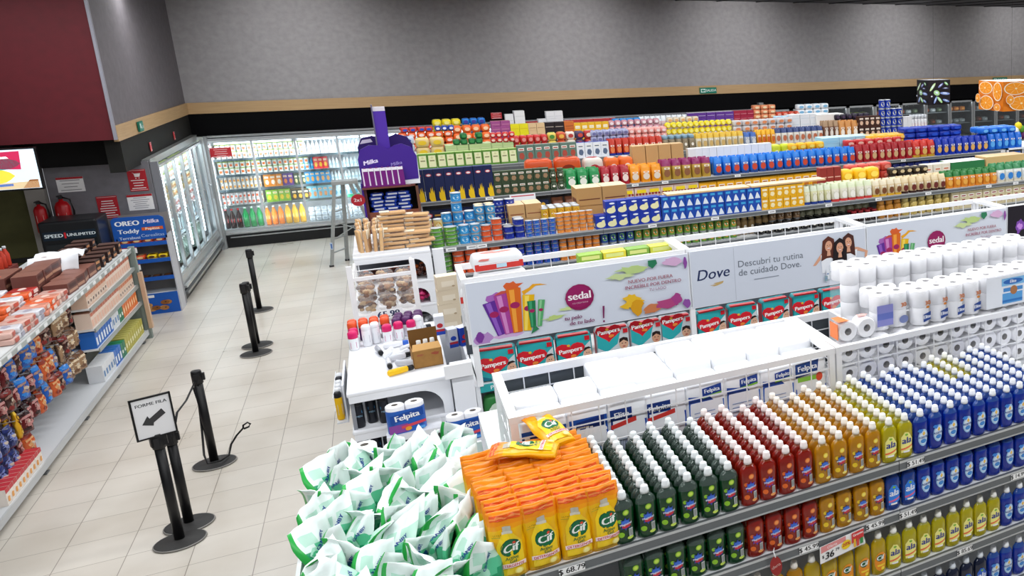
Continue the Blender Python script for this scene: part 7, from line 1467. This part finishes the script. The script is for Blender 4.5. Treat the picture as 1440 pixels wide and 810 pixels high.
# frozen goods behind the freezer doors
fk = [lump(.2, .2, .14, '#4a5a44', '#8a9a7c', name='frozen_bag'), lump(.2, .2, .14, '#6a3a28', '#a8583c', name='frozen_bag'), lump(.2, .2, .12, '#a8b0b0', '#d8dcdc', name='frozen_bag'), lump(.2, .2, .14, '#c8742c', '#e89c48', name='frozen_bag'), lump(.2, .2, .13, '#7a8a3c', '#a8b868', name='frozen_bag')]
fn_ = ['dark green', 'reddish brown', 'pale grey', 'orange', 'olive']
for i in range(11):
    for c in range(3):
        for lv, z in enumerate((1.5, 1.86)):
            if i < 6 and lv == 0: continue
            q = ((i * 3 + c + lv) % 3) if i != 7 else (3 if lv else 2)
            if i in (1, 3) and lv: q = (1, 4)[i == 3]
            fk[q].place((frz[i] + .2 + .23 * c, 22.32, z + .001), 0, f'{fn_[q]} frozen bag in {ordn(i + 1)} freezer from post, {"upper" if lv else "lower"} shelf, {ordn(c + 1)} from left', 'bags in the freezers')

# ------------------------------------------------------------------ hanging picture cubes
def cube_sign(Y, pxl, pxr, pyt, pyb, label, art, side, name):
    a_ = at(pxl, pyt, Y=Y); b_ = at(pxr, pyt, Y=Y); c_ = at(pxl, pyb, Y=Y); S = b_.x - a_.x; H = a_.z - c_.z
    t = thing('hanging_sign_cube', label, 'hanging sign', ((a_.x + b_.x) / 2, Y, c_.z))
    m = MB().box(-S / 2, S / 2, 0, S * .8, 0, H, side, '#8e9096' if side != '#e8861c' else '#eceae4'); obj('box', m, t)
    obj('print', decal(MB(), art(S, H), lambda x, z, o: (x, -o, z), .002, .0015), t)
    obj('print', decal(MB(), art(S * .8, H), lambda x, z, o: (-S / 2 - o, -x + S * .4, z), .002, .0015), t)
    obj('cable', MB().bar((0, S * .4, H), (0, S * .4, 5.0 - c_.z), .0012, '#202024'), t)
def aub(S, H):
    r = random.Random(3); sh = [('r', -S / 2, 0, S / 2, H, '#0c0e18')]
    for x, z, a, w_, l_, c in ((-.3, .72, -.7, .05, .26, '#b9d4a0'), (-.12, .48, -.3, .14, .13, '#9cc48c'), (.25, .45, -.1, .22, .07, '#7f94cc'), (.05, .78, .6, .14, .06, '#6a70a8'), (.3, .85, -.6, .1, .06, '#86b87a'), (0, .2, -.8, .16, .07, '#a2cf8c'), (-.2, .2, 1.1, .15, .06, '#7a90c8'), (.28, .16, -.3, .16, .06, '#6f88c4'), (.25, .66, 0, .14, .04, '#4a5078'), (-.38, .35, 0, .04, .04, '#c8ccd8')):
        sh.append(('e', x * S, z * H, w_ * S, l_ * H * .8, c, a))
        sh.append(('e', x * S, z * H + .005, w_ * S * .5, l_ * H * .3, '#cfdcec', a))
    return sh
def oran(S, H):
    sh = [('r', -S / 2, 0, S / 2, H, '#dd7a14')]
    for x, z, r in ((-.24, .76, .3), (.36, .66, .32), (-.12, .26, .3), (.42, .14, .24), (-.46, .4, .16)):
        x = x * .86
        R2 = min(r, .5 - abs(x) if .5 - abs(x) > .05 else .05)
        sh += [('e', x * S, z * H, R2 * S * .96, min(r, .98 - z, z - .01) * H, '#f2ead8'), ('e', x * S, z * H, R2 * S * .87, min(r, .98 - z, z - .01) * .9 * H, '#f0961e')]
        for k in range(8):
            a = k * pi / 4 + .2; R3 = min(r, .98 - z, z - .01) * .82 * H
            sh.append(('p', [(x * S, z * H), (x * S + R2 * S * .78 * cos(a), z * H + R3 * sin(a)), (x * S + R2 * S * .78 * cos(a + .08), z * H + R3 * sin(a + .08))], '#f8c878'))
        sh.append(('e', x * S, z * H, .03 * S, .03 * H, '#f8e0a8'))
    return sh
cube_sign(12.5, 1305, 1336, 113, 148, 'hanging cube printed with dark aubergines before the black band', aub, '#14141e', 'a')
cube_sign(11.0, 1411, 1468, 115, 157, 'hanging cube printed with orange slices at the right edge', oran, '#e8861c', 'b')
# produce glimpsed at the right edge
for i, (px, py, c, lab) in enumerate(((1432, 177, '#e8d020', 'yellow'), (1436, 181, '#5a9a2c', 'green'), (1428, 184, '#e8ece0', 'white'), (1438, 190, '#5c2458', 'purple'), (1420, 189, '#e6e8e8', 'white'))):
    p = at(px, py, Y=15.0); r = .09
    obj('vegetable', MB().lathe([(.002, -r), (r * .7, -r * .7), (r, 0), (r * .7, r * .7), (.002, r)], c, 12), None, (p.x, 15.0, p.z), 0, f'round {lab} vegetable at the far right edge, {ordn(i + 1)} in the heap', 'vegetable', 'vegetables at the right edge')
p = at(1430, 195, Y=15.0)
obj('produce_stand', MB().box(-.5, 1.2, -.2, .6, 0, p.z - .1, '#3a3a3c'), None, (p.x, 15.1, 0), 0, 'dark produce stand at the far right edge', 'stand')
